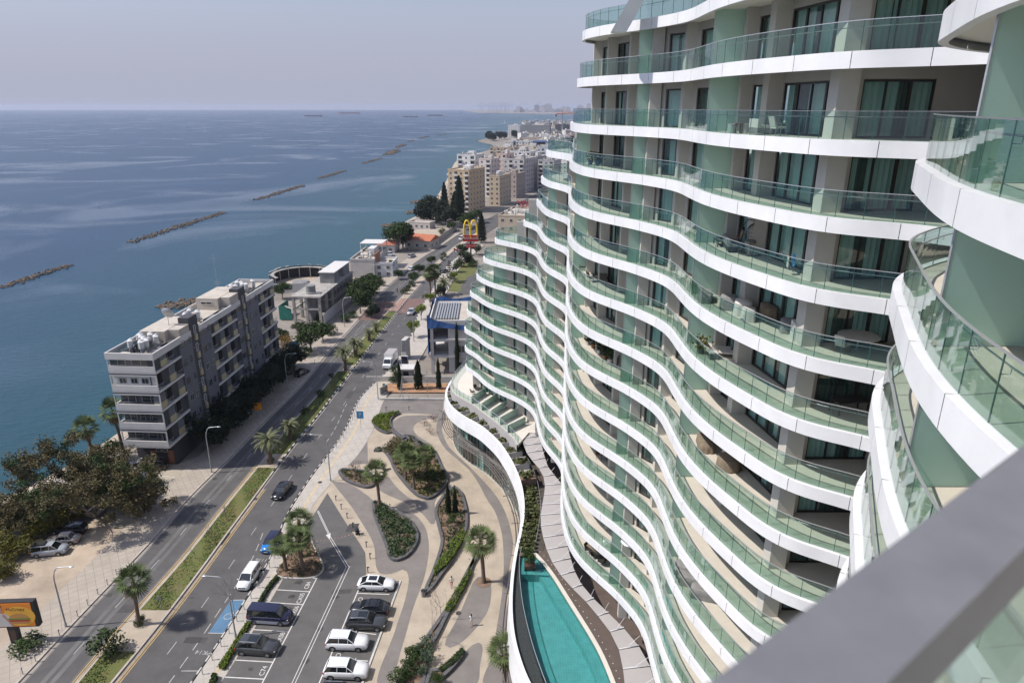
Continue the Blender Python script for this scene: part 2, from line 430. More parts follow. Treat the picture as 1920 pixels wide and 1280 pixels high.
    # bulkhead beam
for_parts = sorted(wins, key=lambda q: (q[1][1]**2+(H-q[4])**2+q[1][0]**2))
def window_mesh(a, b, n, z, fr, pn, cu, idx=0):
    a = Vector(a); b = Vector(b); L_ = (b-a).length; d = (b-a)/L_; nr = Vector((d.y, -d.x))
    def bx(m, u0, u1, w0, w1, z0, z1):
        pts = [a+d*u0+nr*w0, a+d*u1+nr*w0, a+d*u1+nr*w1, a+d*u0+nr*w1]
        m.prism([tuple(p) for p in pts], z0, z1)
    bx(fr, 0, L_, 0, 0.10, z+0.02, z+0.10); bx(fr, 0, L_, 0, 0.10, z+2.50, z+2.60)
    for i in range(n+1):
        u = min(max(L_*i/n, 0.045), L_-0.045); hw_ = 0.045 if i in (0, n) else (0.075 if i % 2 else 0.04)
        bx(fr, u-hw_, u+hw_, 0.003, 0.107, z+0.102, z+2.497)
    p0 = a+d*0.05+nr*0.05; p1 = b-d*0.05+nr*0.05
    pn.quad((p0.x,p0.y,z+0.1),(p1.x,p1.y,z+0.1),(p1.x,p1.y,z+2.5),(p0.x,p0.y,z+2.5))
    # curtain with folds
    rnd = random.Random(idx*13+5)
    open_ = rnd.random()
    u = 0.0; prev = None; cu.cur = 0
    gap0 = rnd.uniform(0.1, 0.8)*L_; gapw = rnd.uniform(0, 0.35)*L_
    while u <= L_:
        w_ = 0.26+0.045*sin(u*22+rnd.random()*0.4)
        p = a+d*u+nr*w_
        cu.cur = 1 if gap0 < u < gap0+gapw else 0
        if prev is not None: cu.quad((prev.x,prev.y,z+0.02),(p.x,p.y,z+0.02),(p.x,p.y,z+2.6),(prev.x,prev.y,z+2.6))
        prev = p; u += 0.09
# dark room shell behind each storey window row so rooms read deep
rest = (MB(), MB(), MB())
for i, (k, a, b, n, z) in enumerate(for_parts):
    if i < 100:
        fr, pn, cu = MB(), MB(), MB()
        window_mesh(a, b, n, z, fr, pn, cu, i)
        wobj = tobj(fr, 'window', 'frame')
        for m_, nm, mt in ((pn, 'pane', 'winglass'), (cu, 'curtain', ['curtA','curtB'] if random.random() < 0.72 else ['curtB','curtA'])):
            m_.v = [(x-15, y-60, zz) for x, y, zz in m_.v]; m_.obj(nm, mt, wobj)
    else:
        window_mesh(a, b, n, z, rest[0], rest[1], rest[2], i)
wr = tobj(rest[0], 'window', 'frame'); wr['kind'] = 'stuff'
for m_, nm, mt in ((rest[1], 'pane', 'winglass'), (rest[2], 'curtain', ['curtA','curtB'])):
    m_.v = [(x-15, y-60, zz) for x, y, zz in m_.v]; o_ = m_.obj(nm, mt, wr); o_['kind'] = 'stuff'
# frosted partitions, one per storey and place
def edge_x(k, y):
    s = SAMP[k]; c = [p for p in s if abs(p.y-y) < 0.4 and p.x < 25]
    return min(p.x for p in c) if c else None
PART = [(13.7,22.4),(43.4,14.2),(53.1,10.6),(64.6,8.2),(82.9,6.2),(91.0,4.2),(100.6,0.0)]
for k in range(-1, 13):
    z = ZL(k)
    for (y, x1) in PART:
        if k <= 0 and y == 64.6: continue
        if y > 66 and y > wall_end(k)-1: continue
        ex = edge_x(k, y)
        if ex is None: continue
        if y == 64.6 and k < 1: continue
        mb = MB(); mb.box(ex+0.12+0.15, x1, y-0.02, y+0.02, z+0.02, ZL(k-1)-0.46)
        if x1-ex < 0.6: continue
        mb.mi(1).box(ex+0.12+0.13, ex+0.12+0.15, y-0.03, y+0.03, z, ZL(k-1)-0.45)
        tobj(mb, 'glass_partition', ['frost','rail'])

mb = MB(); pa = Vector(PY(1160,60,51)); pb = Vector(PY(1228,-60,51)); dv = Vector((.55,.25,0)); ev = Vector((.15,1.4,0))
mb.add([pa-dv,pa+dv,pa+dv+ev,pa-dv+ev,pb-dv,pb+dv,pb+dv+ev,pb-dv+ev],[(0,1,5,4),(1,2,6,5),(2,3,7,6),(3,0,4,7),(0,3,2,1),(4,5,6,7)]); tobj(mb, 'slanted_fin', ['white'])
# ================================================================ GROUND, ROADS, PLAZA, PODIUM
from mathutils.geometry import tessellate_polygon
M['asphalt'] = mat('asphalt', (0.086,0.081,0.079), 0.85, var=0.22, vs=0.35, bump=0.15, bs=60)
M['asphalt2'] = mat('car_park_asphalt', (0.100,0.095,0.091), 0.85, var=0.18, vs=0.4, bump=0.1, bs=50)
M['brick_red'] = mat('red_crossing_asphalt', (0.17,0.105,0.09), 0.85, var=0.15, vs=0.6)
M['mark'] = mat('road_marking', (0.36,0.35,0.33), 0.7, var=0.25, vs=1.5)
M['markw'] = mat('fresh_road_marking', (0.58,0.56,0.53), 0.7, var=0.12, vs=1.5)
M['yellow'] = mat('yellow_line', (0.50,0.33,0.12), 0.8, var=0.25, vs=1.2)
M['bluebay'] = mat('blue_bay_paint', (0.08,0.17,0.27), 0.7, var=0.2, vs=0.7)
M['kerbw'] = mat('kerb_white', (0.48,0.46,0.43), 0.8, var=0.2, vs=1)
M['kerbk'] = mat('kerb_black', (0.03,0.03,0.03), 0.7)
M['kerbg'] = mat('kerb_concrete', (0.40,0.35,0.30), 0.85, var=0.2, vs=1.0)
M['dirt'] = mat('packed_earth', (0.40,0.32,0.24), 0.95, var=0.38, vs=0.13, bump=0.4, bs=5, vdet=8)
M['soil'] = mat('planting_soil', (0.20,0.13,0.09), 0.95, var=0.35, vs=1.5, bump=0.5, bs=8)
M['reddirt'] = mat('red_earth', (0.36,0.20,0.11), 0.95, var=0.3, vs=1.0)
M['grass'] = mat('lawn', (0.07,0.11,0.018), 0.95, var=0.5, vs=0.35, vcol=(0.15,0.12,0.045), bump=0.6, bs=14, vdet=8)
M['wood'] = mat('deck_boards', (0.115,0.085,0.072), 0.6)
M['sandc'] = mat('sand_concrete', (0.39,0.325,0.25), 0.85, var=0.2, vs=0.35, vdet=7)
M['darkc'] = mat('grey_concrete', (0.185,0.165,0.15), 0.85, var=0.2, vs=0.4, vdet=7)
M['curb'] = mat('anthracite_planter_edge', (0.095,0.092,0.095), 0.7, var=0.15, vs=1)
M['greyfab'] = mat('grey_awning_fabric', (0.37,0.345,0.33), 0.8, var=0.06, vs=0.5)
M['gravel'] = mat('dark_gravel', (0.035,0.04,0.04), 0.9, var=0.6, vs=6, bump=0.6, bs=20)
M['graywall'] = mat('grey_render', (0.36,0.34,0.33), 0.8, var=0.06, vs=0.6)
M['rust'] = mat('brown_door_panel', (0.075,0.04,0.028), 0.5)
M['poolglass'] = glassmat('pool_glass', (0.72,0.86,0.84), ior=1.5)
M['creamtile'] = mat('cream_tile', (0.62,0.57,0.50), 0.7, var=0.05, vs=0.7)

def gridmat(name, col, line, sx, sy, lw, rot=0.0, rough=0.85, var=0.15, vs=0.5, frac_only_x=False):
    m = mat(name, col, rough, var=var, vs=vs, vdet=6)
    nt = m.node_tree; N = nt.nodes; L = nt.links; b = N['Principled BSDF']
    g = N.new('ShaderNodeNewGeometry'); mp = N.new('ShaderNodeMapping'); mp.inputs['Rotation'].default_value = (0,0,rot); L.new(g.outputs['Position'], mp.inputs[0])
    br = N.new('ShaderNodeTexBrick'); br.offset = 0.0; br.squash = 1.0
    br.inputs['Scale'].default_value = 1.0; br.inputs['Mortar Size'].default_value = lw
    br.inputs['Brick Width'].default_value = sx; br.inputs['Row Height'].default_value = sy
    br.inputs['Mortar Smooth'].default_value = 0.0; br.inputs['Bias'].default_value = 0
    L.new(mp.outputs[0], br.inputs['Vector'])
    mx = N.new('ShaderNodeMix'); mx.data_type = 'RGBA'; mx.inputs[7].default_value = (*line, 1)
    src = b.inputs['Base Color'].links[0].from_socket
    L.new(src, mx.inputs[6]); L.new(br.outputs['Fac'], mx.inputs[0]); L.new(mx.outputs[2], b.inputs['Base Color'])
    return m
M['paving'] = gridmat('pavement_slabs', (0.36,0.31,0.255), (0.255,0.215,0.18), 1.0, 1.0, 0.035, rot=-0.60)
M['pavingL'] = gridmat('light_pavement_slabs', (0.42,0.38,0.335), (0.31,0.28,0.245), 1.2, 1.2, 0.03, rot=-0.45)
M['brickpave'] = gridmat('red_block_paving', (0.36,0.22,0.175), (0.24,0.15,0.12), 0.5, 0.5, 0.03, rot=0.45)
M['wood'] = gridmat('timber_deck', (0.125,0.092,0.078), (0.035,0.028,0.024), 60, 0.14, 0.012, rot=0.0, var=0.15, vs=1.2)

def ip(pts):
    pts = sorted([(y, x) for x, y in pts])
    def f(y):
        if y <= pts[0][0]:
            (a,xa),(b,xb) = pts[0], pts[2]; return xa+(xb-xa)*(y-a)/(b-a)
        for (a,xa),(b,xb) in zip(pts, pts[1:]):
            if a <= y <= b: return xa+(xb-xa)*(y-a)/(b-a)
        (a,xa),(b,xb) = pts[-3], pts[-1]; return xa+(xb-xa)*(y-a)/(b-a)
    return f
def smoothed(px, it=3):
    w_ = [Vector(p) for p in PP(px)]
    return ip([tuple(p) for p in smooth(resample([tuple(p) for p in w_], 3.0), it)])
fL = smoothed([(35,1280),(75,1240),(125,1180),(175,1132),(225,1076),(250,1052),(290,1010),(337,952),(375,912),(402,887),(430,860),(455,832),(480,807),(505,780),(530,757),(562,725),(590,692),(615,661),(665,607),(685,583),(702,562),(727,536),(752,515),(775,495),(803,476),(822,465),(850,446),(869,434),(905,415)])
fM1 = smoothed([(145,1280),(192,1222),(237,1172),(265,1136),(300,1098),(337,1060),(362,1027),(387,994),(415,960),(442,925),(480,880),(505,848),(535,808),(570,768),(602,735),(622,708),(640,688),(665,652),(690,625),(715,597),(737,574),(757,553),(775,533),(800,508),(825,486),(850,464),(880,445),(920,420)])
fM2 = smoothed([(212,1280),(250,1232),(290,1187),(320,1147),(337,1121),(375,1075),(410,1024),(435,990),(457,962),(480,930),(517,880),(555,830),(600,776),(640,722),(665,689),(690,656),(715,623),(740,592),(752,576),(771,554),(788,535),(812,508),(831,489),(850,472),(880,452),(925,425)])
fR = smoothed([(357,1280),(380,1250),(407,1207),(437,1160),(460,1122),(485,1085),(507,1047),(520,1010),(528,977),(552,940),(577,900),(602,868),(640,817),(657,782),(668,752),(687,732),(710,710),(735,688),(749,668),(766,640),(776,612),(785,585),(797,563),(805,552),(827,514),(842,495),(876,467),(895,450),(925,430),(960,410)], 2)
def strip(mb, fa, fb, y0, y1, z, dy=3.0, c=None):
    y = y0
    while y < y1-1e-6:
        yn = min(y+dy, y1)
        if c is not None: mb.cur = c
        mb.quad((fa(y),y,z),(fb(y),y,z),(fb(yn),yn,z),(fa(yn),yn,z)); y = yn
def kerb(mb, f, y0, y1, wd, z, striped, side=1, dy=1.0):
    y = y0; i = 0
    while y < y1-1e-6:
        yn = min(y+dy, y1); a = f(y); b = f(yn)
        mb.cur = (i % 2) if striped else 2
        mb.prism([(a,y),(a+wd*side,y),(b+wd*side,yn),(b,yn)], -0.02, z); y = yn; i += 1
YF = 640.0
# --- coast and ground
coast_px = [(699,475),(719,461),(734,452),(752,434),(764,422),(780,408),(792,402),(815,387),(827,372),(850,330),(867,297),(895,288),(916,281),(936,276),(925,271),(913,268),(896,264.5),(906,261),(925,258),(950,252),(985,247),(1010,241),(1030,236),(1050,233),(1072,230),(1110,227)]
coast = [(-95,20),(-92,50),(-86,75),(-81,88),(-76,97),(-72,113),(-71,135),(-74,150),(-79,190),(-83,222),(-83,240),(-68,258),(-59,275)]+PP(coast_px)
coast = [tuple(p) for p in coast]
mb = MB()
gp = [(-110,-60)]+coast+[(2600,3100),(6000,3100),(6000,-60)]
mb.prism(gp, -3.0, -0.06)
M['ground'] = mat('urban_ground', (0.235,0.205,0.175), 0.95, var=0.35, vs=0.06, vdet=9)
struct('ground', mb, ['ground'])
mb = MB(); far = PP([(900,212.6),(935,212.2),(985,213),(1040,214.3),(1120,216)])
mb.prism(far+[(far[-1][0]+2500, far[-1][1]+400),(far[-1][0]+2500,12500),(far[0][0]-600,12500)], -3, 1.5)
struct('far_shore', mb, ['ground'])
# beach strip
M['sand'] = mat('wet_sand', (0.36,0.30,0.23), 0.85, var=0.3, vs=0.2, vdet=6)
cs = resample(coast[:26], 4.0); mb = MB(); a_ = offset(cs, -5); b_ = offset(cs, 7); 
for i in range(len(cs)-1):
    mb.quad((a_[i].x,a_[i].y,-0.03),(cs[i].x,cs[i].y,-0.5),(cs[i+1].x,cs[i+1].y,-0.5),(a_[i+1].x,a_[i+1].y,-0.03))
    mb.quad((cs[i].x,cs[i].y,-0.5),(b_[i].x,b_[i].y,-2.0),(b_[i+1].x,b_[i+1].y,-2.0),(cs[i+1].x,cs[i+1].y,-0.5))
struct('beach', mb, ['sand'])
# --- carriageways
mb = MB(); strip(mb, fL, fR, 40, YF, 0.0); struct('road', mb, ['asphalt'])
mb = MB()
strip(mb, lambda y: fL(y)-5.6, fL, 40, 330, 0.13); kerb(mb.mi(0), fL, 40, 330, -0.3, 0.14, False)
mb.m = [0 if m_ == 0 else m_ for m_ in mb.m]
struct('pavement', mb, ['paving','paving','kerbg'])
mb = MB(); strip(mb, lambda y: fR(y), lambda y: fR(y)+ (3.3 if y < 92 else 3.3+min(2.2,(y-92)*0.15)), 40, 300, 0.13)
kerb(mb, lambda y: fR(y)-0.02, 40, 95, 0.3, 0.14, True); kerb(mb, lambda y: fR(y)-0.02, 95, 300, 0.3, 0.14, True)
for i, m_ in enumerate(mb.m): pass
o = MB(); 
struct('right_pavement', mb, ['pavingL','kerbk','kerbw']) if False else None
mb2 = MB(); strip(mb2, lambda y: fR(y)+0.28, lambda y: fR(y)+(3.3 if y < 92 else 3.3+min(2.2,(y-92)*0.15)), 40, 300, 0.13)
mb2.mi(1); strip(mb2, lambda y: fR(y)+1.9, lambda y: fR(y)+2.3, 40, 150, 0.136)
M['tactile'] = mat('tactile_yellow', (0.50,0.40,0.26), 0.8, var=0.2, vs=1.5)
struct('pavement', mb2, ['pavingL','tactile'])
mb = MB(); kerb(mb, fR, 40, 150, 0.16, 0.15, True, 1, 0.9); kerb(mb, fR, 150, 300, 0.28, 0.15, True, 1, 1.5)
struct('kerb', mb, ['kerbw','kerbk','kerbg'])
# --- median: grass, earth nodes, kerbs
def yof(px, py): return P(px, py)[1]
mb = MB(); ym = yof(744,585)
nodes = [(yof(262,1172)-4.2, yof(262,1172)+2.4),(yof(508,868)-1.8, yof(508,868)+3.0),(yof(648,693)-1.5, yof(648,693)+2.5)]
y = 40.0; mb.cur = 0
mb_s = MB()
edges = [40.0]+[e for n_ in nodes for e in n_]+[ym]
for i in range(len(edges)-1):
    t_ = mb if i % 2 == 0 else mb_s
    strip(t_, lambda y: fM1(y)+0.24, lambda y: fM2(y)-0.24, edges[i], edges[i+1], 0.17, 2.0)
struct('median_lawn', mb, ['grass'])
strip(mb_s, lambda y: fM1(y)+0.24, lambda y: fM2(y)-0.24, yof(757,560), 330, 0.17, 3.0)
struct('median_paving', mb_s, ['sandc'])
mb = MB(); strip(mb, lambda y: fM1(y)+0.24, lambda y: fM2(y)-0.24, ym+0.5, yof(757,560), 0.17, 2.0); struct('crossing_island', mb, ['brickpave'])
mb = MB(); strip(mb, fL, fM1, yof(705,600), yof(735,566), 0.008); strip(mb, fM2, fR, ym-1, yof(775,560), 0.008); struct('crossing', mb, ['brick_red'])
mb = MB()
kerb(mb, fM1, 40, 330, 0.24, 0.18, False, 1, 3.0); kerb(mb, fM2, 40, yof(510,890), 0.24, 0.18, False, -1, 3.0)
kerb(mb, fM2, yof(510,890), 330, 0.24, 0.18, True, -1, 1.0)
struct('median_kerb', mb, ['kerbw','kerbk','kerbg'])
# --- painted lines
mb = MB()
def dash(f, y0, y1, on, off, wd=0.12, z=0.006):
    y = y0
    while y < y1:
        mb.quad((f(y)-wd/2,y,z),(f(y)+wd/2,y,z),(f(y+on)+wd/2,y+on,z),(f(y+on)-wd/2,y+on,z)); y += on+off
mid = lambda f, g, t: (lambda y: f(y)*(1-t)+g(y)*t)
dash(mid(fL, fM1, 0.5), 46, 300, 1.9, 5.6, 0.10); 
fR2 = lambda y: min(fR(y), fM2(y)+8.6) if y > 104 else fM2(y)+6.3+0.0*y
dash(lambda y: fM2(y)+3.4, 46, 300, 1.9, 5.6, 0.10)
dash(lambda y: fR(y)-2.3, 46, 84, 1.6, 1.0, 0.12)
dash(lambda y: fR(y)-1.9, 112, 128, 1.6, 1.0, 0.12)
struct('lane_marking', mb, ['mark'])
mb = MB()
for d_ in (0.35, 0.62):
    for f_, s_ in ((fM1, -1), (fM2, 1)):
        g_ = (lambda y, f_=f_, s_=s_, d_=d_: f_(y)+s_*d_)
        strip(mb, g_, (lambda y, g_=g_: g_(y)+0.10), 40, 104 if s_ < 0 else 96, 0.006, 3.0)
struct('yellow_line', mb, ['yellow'])
# dusty gutters
M['gutter'] = mat('dusty_gutter', (0.30,0.265,0.23), 0.9, var=0.3, vs=0.8)
mb = MB()
strip(mb, fL, lambda y: fL(y)+0.45, 40, 260, 0.003); strip(mb, lambda y: fM1(y)-0.3, fM1, 40, 260, 0.003); strip(mb, fM2, lambda y: fM2(y)+0.32, 40, 260, 0.003)
struct('gutter', mb, ['gutter'])
# worn lighter wheel-track bands on the carriageway (different surface)
M['worn'] = mat('worn_asphalt', (0.125,0.118,0.113), 0.8, var=0.3, vs=0.25, vdet=7)
mb = MB()
for t in (0.06, 0.40, 0.56, 0.90):
    strip(mb, lambda y: mid(fL,fM1,t)(y)-0.28, lambda y: mid(fL,fM1,t)(y)+0.28, 40, 300, 0.0025)
struct('worn_track', mb, ['worn'])
# blue bay
mb = MB(); mb.sheet(PP([(432,1125),(461,1124),(420,1186),(391,1186)]), 0.009); struct('blue_bay', mb, ['bluebay'])
mb = MB()
def line(a, b, wd, z=0.012):
    a = Vector(P(*a)); b = Vector(P(*b)); d = (b-a).normalized(); n_ = Vector((-d.y, d.x))*wd/2
    mb.quad((*(a-n_),z),(*(b-n_),z),(*(b+n_),z),(*(a+n_),z))
line((390,1186),(421,1187),0.12); line((432,1124.5),(462,1124),0.12); line((340,1257),(376,1257),0.12)
c_ = Vector(P(428,1155))
for i in range(14):
    a1 = 2*pi*i/14; a2 = 2*pi*(i+0.7)/14
    mb.quad((c_.x+.55*cos(a1),c_.y+.55*sin(a1),.014),(c_.x+.55*cos(a2),c_.y+.55*sin(a2),.014),(c_.x+.42*cos(a2),c_.y+.42*sin(a2),.014),(c_.x+.42*cos(a1),c_.y+.42*sin(a1),.014))
mb.quad((c_.x+.2,c_.y+.1,.016),(c_.x+.32,c_.y+.1,.016),(c_.x+.5,c_.y+1.0,.016),(c_.x+.38,c_.y+1.0,.016))
mb.quad((c_.x+.3,c_.y+.5,.018),(c_.x+.75,c_.y+.45,.018),(c_.x+.75,c_.y+.57,.018),(c_.x+.3,c_.y+.62,.018))
struct('bay_marking', mb, ['mark'])
# --- earth lot on the left and car park by the flats
mb = MB(); mb.sheet([(-100,40),(-100,62)]+PP([(0,1090),(40,1045),(100,1000),(190,968),(279,985)])+[(fL(y)-5.6, y) for y in (84,80,74,68,62,56,50,40)], 0.0)
struct('earth_lot', mb, ['dirt'])
mb = MB(); mb.sheet(PP([(200,985),(200,900),(240,868),(333,870),(398,845),(405,866)])+[(fL(y)-5.6, y) for y in (104,100,96,92,88,85)], 0.01)
M['concpark'] = mat('stained_concrete', (0.38,0.33,0.26), 0.9, var=0.25, vs=0.3, vdet=6)
struct('car_park', mb, ['concpark'])
mb = MB()
for a, b in (((283,919),(330,925)),((290,905),(345,912)),((288,890),(345,897))): line(a, b, 0.12, 0.02)
struct('parking_line', mb, ['markw'])
# --- plaza
yP = yof(760,752)
bR = lambda y: fR(y)+(3.3 if y < 92 else 3.3+min(2.2,(y-92)*0.15))
mb = MB(); pl_ = [(bR(y), y) for y in [40+4*i for i in range(int((yP-40)/4))]]+[(bR(yP),yP),(40,yP),(40,30),(-10,30)]
mb.sheet(pl_, 0.10); struct('plaza', mb, ['sandc'])
waves = [
 [(705,752),(832,752),(830,780),(790,776),(745,775),(698,778)],
 [(735,792),(755,781),(797,779),(830,781),(822,786),(797,787),(780,795),(775,805),(783,817),(800,828),(812,838),(800,840),(780,832),(765,820),(745,808)],
 [(835,772),(822,787),(818,805),(824,825),(838,845),(860,864),(880,882),(898,908),(912,935),(928,960),(940,997),(944,1035),(944,1080),(940,1122),(930,1185),(920,1235),(907,1285),(975,1285),(953,1185),(950,1110),(956,1060),(962,1022),(958,995),(947,960),(930,930),(908,904),(885,880),(862,858),(842,838),(832,818),(829,800),(836,785)],
 [(685,807),(689,830),(690,870),(645,872),(655,845)],
 [(622,903),(650,906),(687,928),(715,950),(740,955),(775,964),(795,985),(803,1010),(804,1035),(795,1085),(775,1140),(755,1210),(727,1285),(708,1285),(740,1185),(762,1115),(766,1082),(758,1068),(735,1076),(715,1077),(707,1068),(700,1020),(675,975),(655,945),(635,920)],
 [(728,893),(705,912),(720,925),(760,943),(790,962),(812,985),(818,965),(815,945),(822,930),(836,915),(842,905),(822,920),(800,938),(775,937),(745,915)],
 [(887,1092),(875,1120),(860,1155),(840,1192),(834,1207),(836,1213),(845,1215),(865,1205),(895,1175),(915,1145),(921,1115),(920,1095),(912,1084),(900,1080)],
 [(897,1205),(885,1210),(870,1225),(860,1242),(840,1265),(820,1285),(892,1285),(900,1247),(905,1217),(903,1208)],
]
mb = MB()
for i, wv in enumerate(waves):
    q = [tuple(p) for p in PP(wv)]
    q = resample(q+[q[0]], 0.8)[:-1] if len(wv) > 6 else [Vector(p) for p in q]
    mb.sheet([tuple(p) for p in q], 0.105+0.0006*i)
struct('plaza_inlay', mb, ['darkc'])
# car park
mb = MB(); mb.sheet(PP([(400,1290),(470,1172),(525,1081),(548,1036),(578,982),(614,925),(645,975),(675,1020),(685,1037),(687,1075),(684,1083),(690,1088),(750,1090),(720,1168),(692,1247),(674,1295)]), 0.115)
struct('car_park', mb, ['asphalt2'])
mb = MB(); zc = 0.124
for a, b in (((514,1106),(580,1110)),((502,1130),(567,1134)),((475,1181),(541,1185)),((440,1238),(512,1242)),((422,1270),(496,1274)),((582,1084),(595,1085)),
             ((670,1113),(730,1115)),((672,1186),(705,1190)),((660,1148),(720,1152)),((630,1236),(690,1240))): line(a, b, 0.13, zc)
line((594,1085),(490,1285),0.13,zc+.002); line((675,1100),(597,1285),0.13,zc+.002)
for d_ in (0, 6): line((650+d_,1062),(546+d_,1285),0.08,zc+.004); 
for d_ in (0, 5): line((614+d_*0.8,1004),(649+d_,1063),0.08,zc+.006)
line((595,959),(616,1003),0.08,zc+.004); line((597,958),(618,1002),0.08,zc+.004)
q = [P(a,b) for a,b in ((611,1004),(620,1000),(619,1013))]; mb.add([(x,y,zc+.01) for x,y in q],[(0,1,2)])
struct('parking_line', mb, ['markw'])
mb = MB(); line((751,1090),(677,1290),0.22,0.22)
for q in ((751,1090),(676,1292)),: 
    a = Vector(P(*q[0])); b = Vector(P(*q[1])); n_ = Vector((0.12,0.02)); mb.prism([tuple(a-n_),tuple(a+n_),tuple(b+n_),tuple(b-n_)], 0.1, 0.2)
struct('kerb', mb, ['kerbw'])
# painted bay numbers
def letters(txt, size, mat_, name='lettering', ext=0.0, align='CENTER'):
    c = bpy.data.curves.new(name, 'FONT'); c.body = txt; c.size = size; c.align_x = align; c.align_y = 'CENTER'; c.extrude = ext; c.resolution_u = 3
    o = bpy.data.objects.new(name, c); COL.objects.link(o)
    dg = bpy.context.evaluated_depsgraph_get(); me = bpy.data.meshes.new_from_object(o.evaluated_get(dg))
    bpy.data.objects.remove(o); bpy.data.curves.remove(c); me.materials.clear(); me.materials.append(M[mat_]); return me
def ground_text(txt, px, py, toward, size, z, mt='markw'):
    a = Vector(P(px, py, 0.1)); b = Vector(P(*toward, 0.1)); me = letters(txt, size, mt, 'bay_number')
    o = link('bay_number', me, None, (a.x, a.y, z), atan2((b-a).y, (b-a).x)); o['kind'] = 'structure'
for txt, x, y in (('C84',577,1097),('CX05',564,1121),('CX06',553,1146),('AX08',526,1196),('C74',494,1257)):
    ground_text(txt, x, y, (x+10, y-21), 0.8, 0.128)
for txt, x, y in (('C61',674,1126),('C90',632,1232)): ground_text(txt, x, y, (x-9, y+21), 0.8, 0.128)
ground_text('PK14', 381, 1221, (360,1219), 0.85, 0.012, 'mark'); ground_text('1136', 490, 1048, (470,1046), 0.85, 0.012, 'mark')
# strip beyond the plaza: low wall, red earth bed
mb = MB(); mb.sheet(PP([(727,720),(838,720),(836,737),(725,737)]), 0.2); struct('earth_bed', mb, ['reddirt'])
mb = MB(); a = P(713,751); b = P(833,752); mb.prism([a,b,(b[0],b[1]+0.35),(a[0],a[1]+0.35)], 0, 0.55)
tag(mb.obj('low_wall', ['kerbw']), 'low pale wall along the far end of the paved square', 'wall')
# ---------------------------------------------------------------- podium
podium = thing('podium', 'curved white retail podium carrying the pool deck beside the paved square', 'building', (10,90,0))
def pobj(mb, name, mats, parent=None):
    mb.v = [(x-10, y-90, z) for x, y, z in mb.v]; return mb.obj(name, mats, parent or podium)
Qpx = [(868,690),(850,707),(840,720),(834,738),(840,757),(855,772),(875,785),(900,798),(917,813),(934,829),(946,847),(956,864),(966,884),(973,903),(977,922),(979,940),(979,960),(976,985),(967,1022),(960,1060),(955,1110),(955,1160),(962,1210),(974,1247),(986,1280)]
Qw = [tuple(p) for p in PP(Qpx, 9.4)]
Q = smooth(resample([(34,133),(6,131),(-4,128)]+Qw+[(4.5,42.5),(10,39),(20,36.5),(34,36)], 0.8), 6)
# runs far -> near, so the outside is on the right-hand side: offset(-d) = outward
def qo(d): return offset(Q, -d)
def zQ(y): t_ = max(0, min(1, (y-75)/11.0)); return 9.4+1.8*t_*t_*(3-2*t_)
Q2w = []
for (a_, b_) in Qpx:
    z_ = 9.4
    for _ in range(12): z_ = .5*z_+.5*zQ(P(a_, b_, z_)[1])
    Q2w.append(tuple(P(a_, b_, z_)))
Q2 = smooth(resample([(34,133),(6,130),(-6,127)]+Q2w+[(4.5,42.5),(10,39),(20,36.5),(34,36)], 0.8), 6)
mb = MB(); A = Q2; B = offset(Q2, -0.25); C_ = offset(Q2, 0.35); D_ = offset(Q2, 3.2); n = len(A)
def zB(y): return zQ(y)-(2.2 if y > 72 else 2.2+min(1.6,(72-y)*0.2))
for i in range(n-1):
    a, b = A[i], A[i+1]; za, zb_, z1_, z2_ = zQ(a.y), zQ(b.y), zB(a.y), zB(b.y)
    mb.add([(a.x,a.y,za),(b.x,b.y,zb_),(B[i+1].x,B[i+1].y,z2_),(B[i].x,B[i].y,z1_)],[(0,1,2,3)], True)
    mb.quad((a.x,a.y,za),(C_[i].x,C_[i].y,za),(C_[i+1].x,C_[i+1].y,zb_),(b.x,b.y,zb_))
    mb.quad((B[i].x,B[i].y,z1_),(B[i+1].x,B[i+1].y,z2_),(D_[i+1].x,D_[i+1].y,z2_),(D_[i].x,D_[i].y,z1_))
    mb.quad((C_[i].x,C_[i].y,za),(C_[i].x,C_[i].y,za-.9),(C_[i+1].x,C_[i+1].y,zb_-.9),(C_[i+1].x,C_[i+1].y,zb_))
pobj(mb, 'white_fascia', ['white'])
# glazing below
G = qo(-1.25); mb = MB(); gl = MB(); cu = MB()
Gr = resample([tuple(p) for p in G], 0.9)
GI = offset(Gr, 0.5)
for i in range(len(Gr)-1):
    a, b = Gr[i], Gr[i+1]
    if not (a.y < 124): continue
    d = (b-a).normalized(); nn = Vector((d.y,-d.x))*0.06
    w_ = d*(0.09 if i % 3 == 0 else 0.05)
    mb.mi(0).prism([tuple(a-nn), tuple(a+w_-nn), tuple(a+w_+nn), tuple(a+nn)], 0.12, 7.6)
    gl.quad((a.x,a.y,0.3),(b.x,b.y,0.3),(b.x,b.y,7.4),(a.x,a.y,7.4))
    for z0_, z1_ in ((0.1,0.32),(3.5,4.0)):
        mb.mi(1 if z0_ < 1 else 0).prism([tuple(a-nn*1.3),tuple(b-nn*1.3),tuple(b+nn*1.3),tuple(a+nn*1.3)], z0_, z1_)
    e, f_ = GI[i], GI[i+1]
    cu.cur = 1 if (i*7919 % 5) else 0
    cu.quad((e.x,e.y,0.1),(f_.x,f_.y,0.1),(f_.x,f_.y,7.4),(e.x,e.y,7.4))
pobj(mb, 'mullion_frame', ['alu','kerbw']); pobj(gl, 'shop_glass', ['winglass']); pobj(cu, 'shop_blind', ['curtA','curtB'])
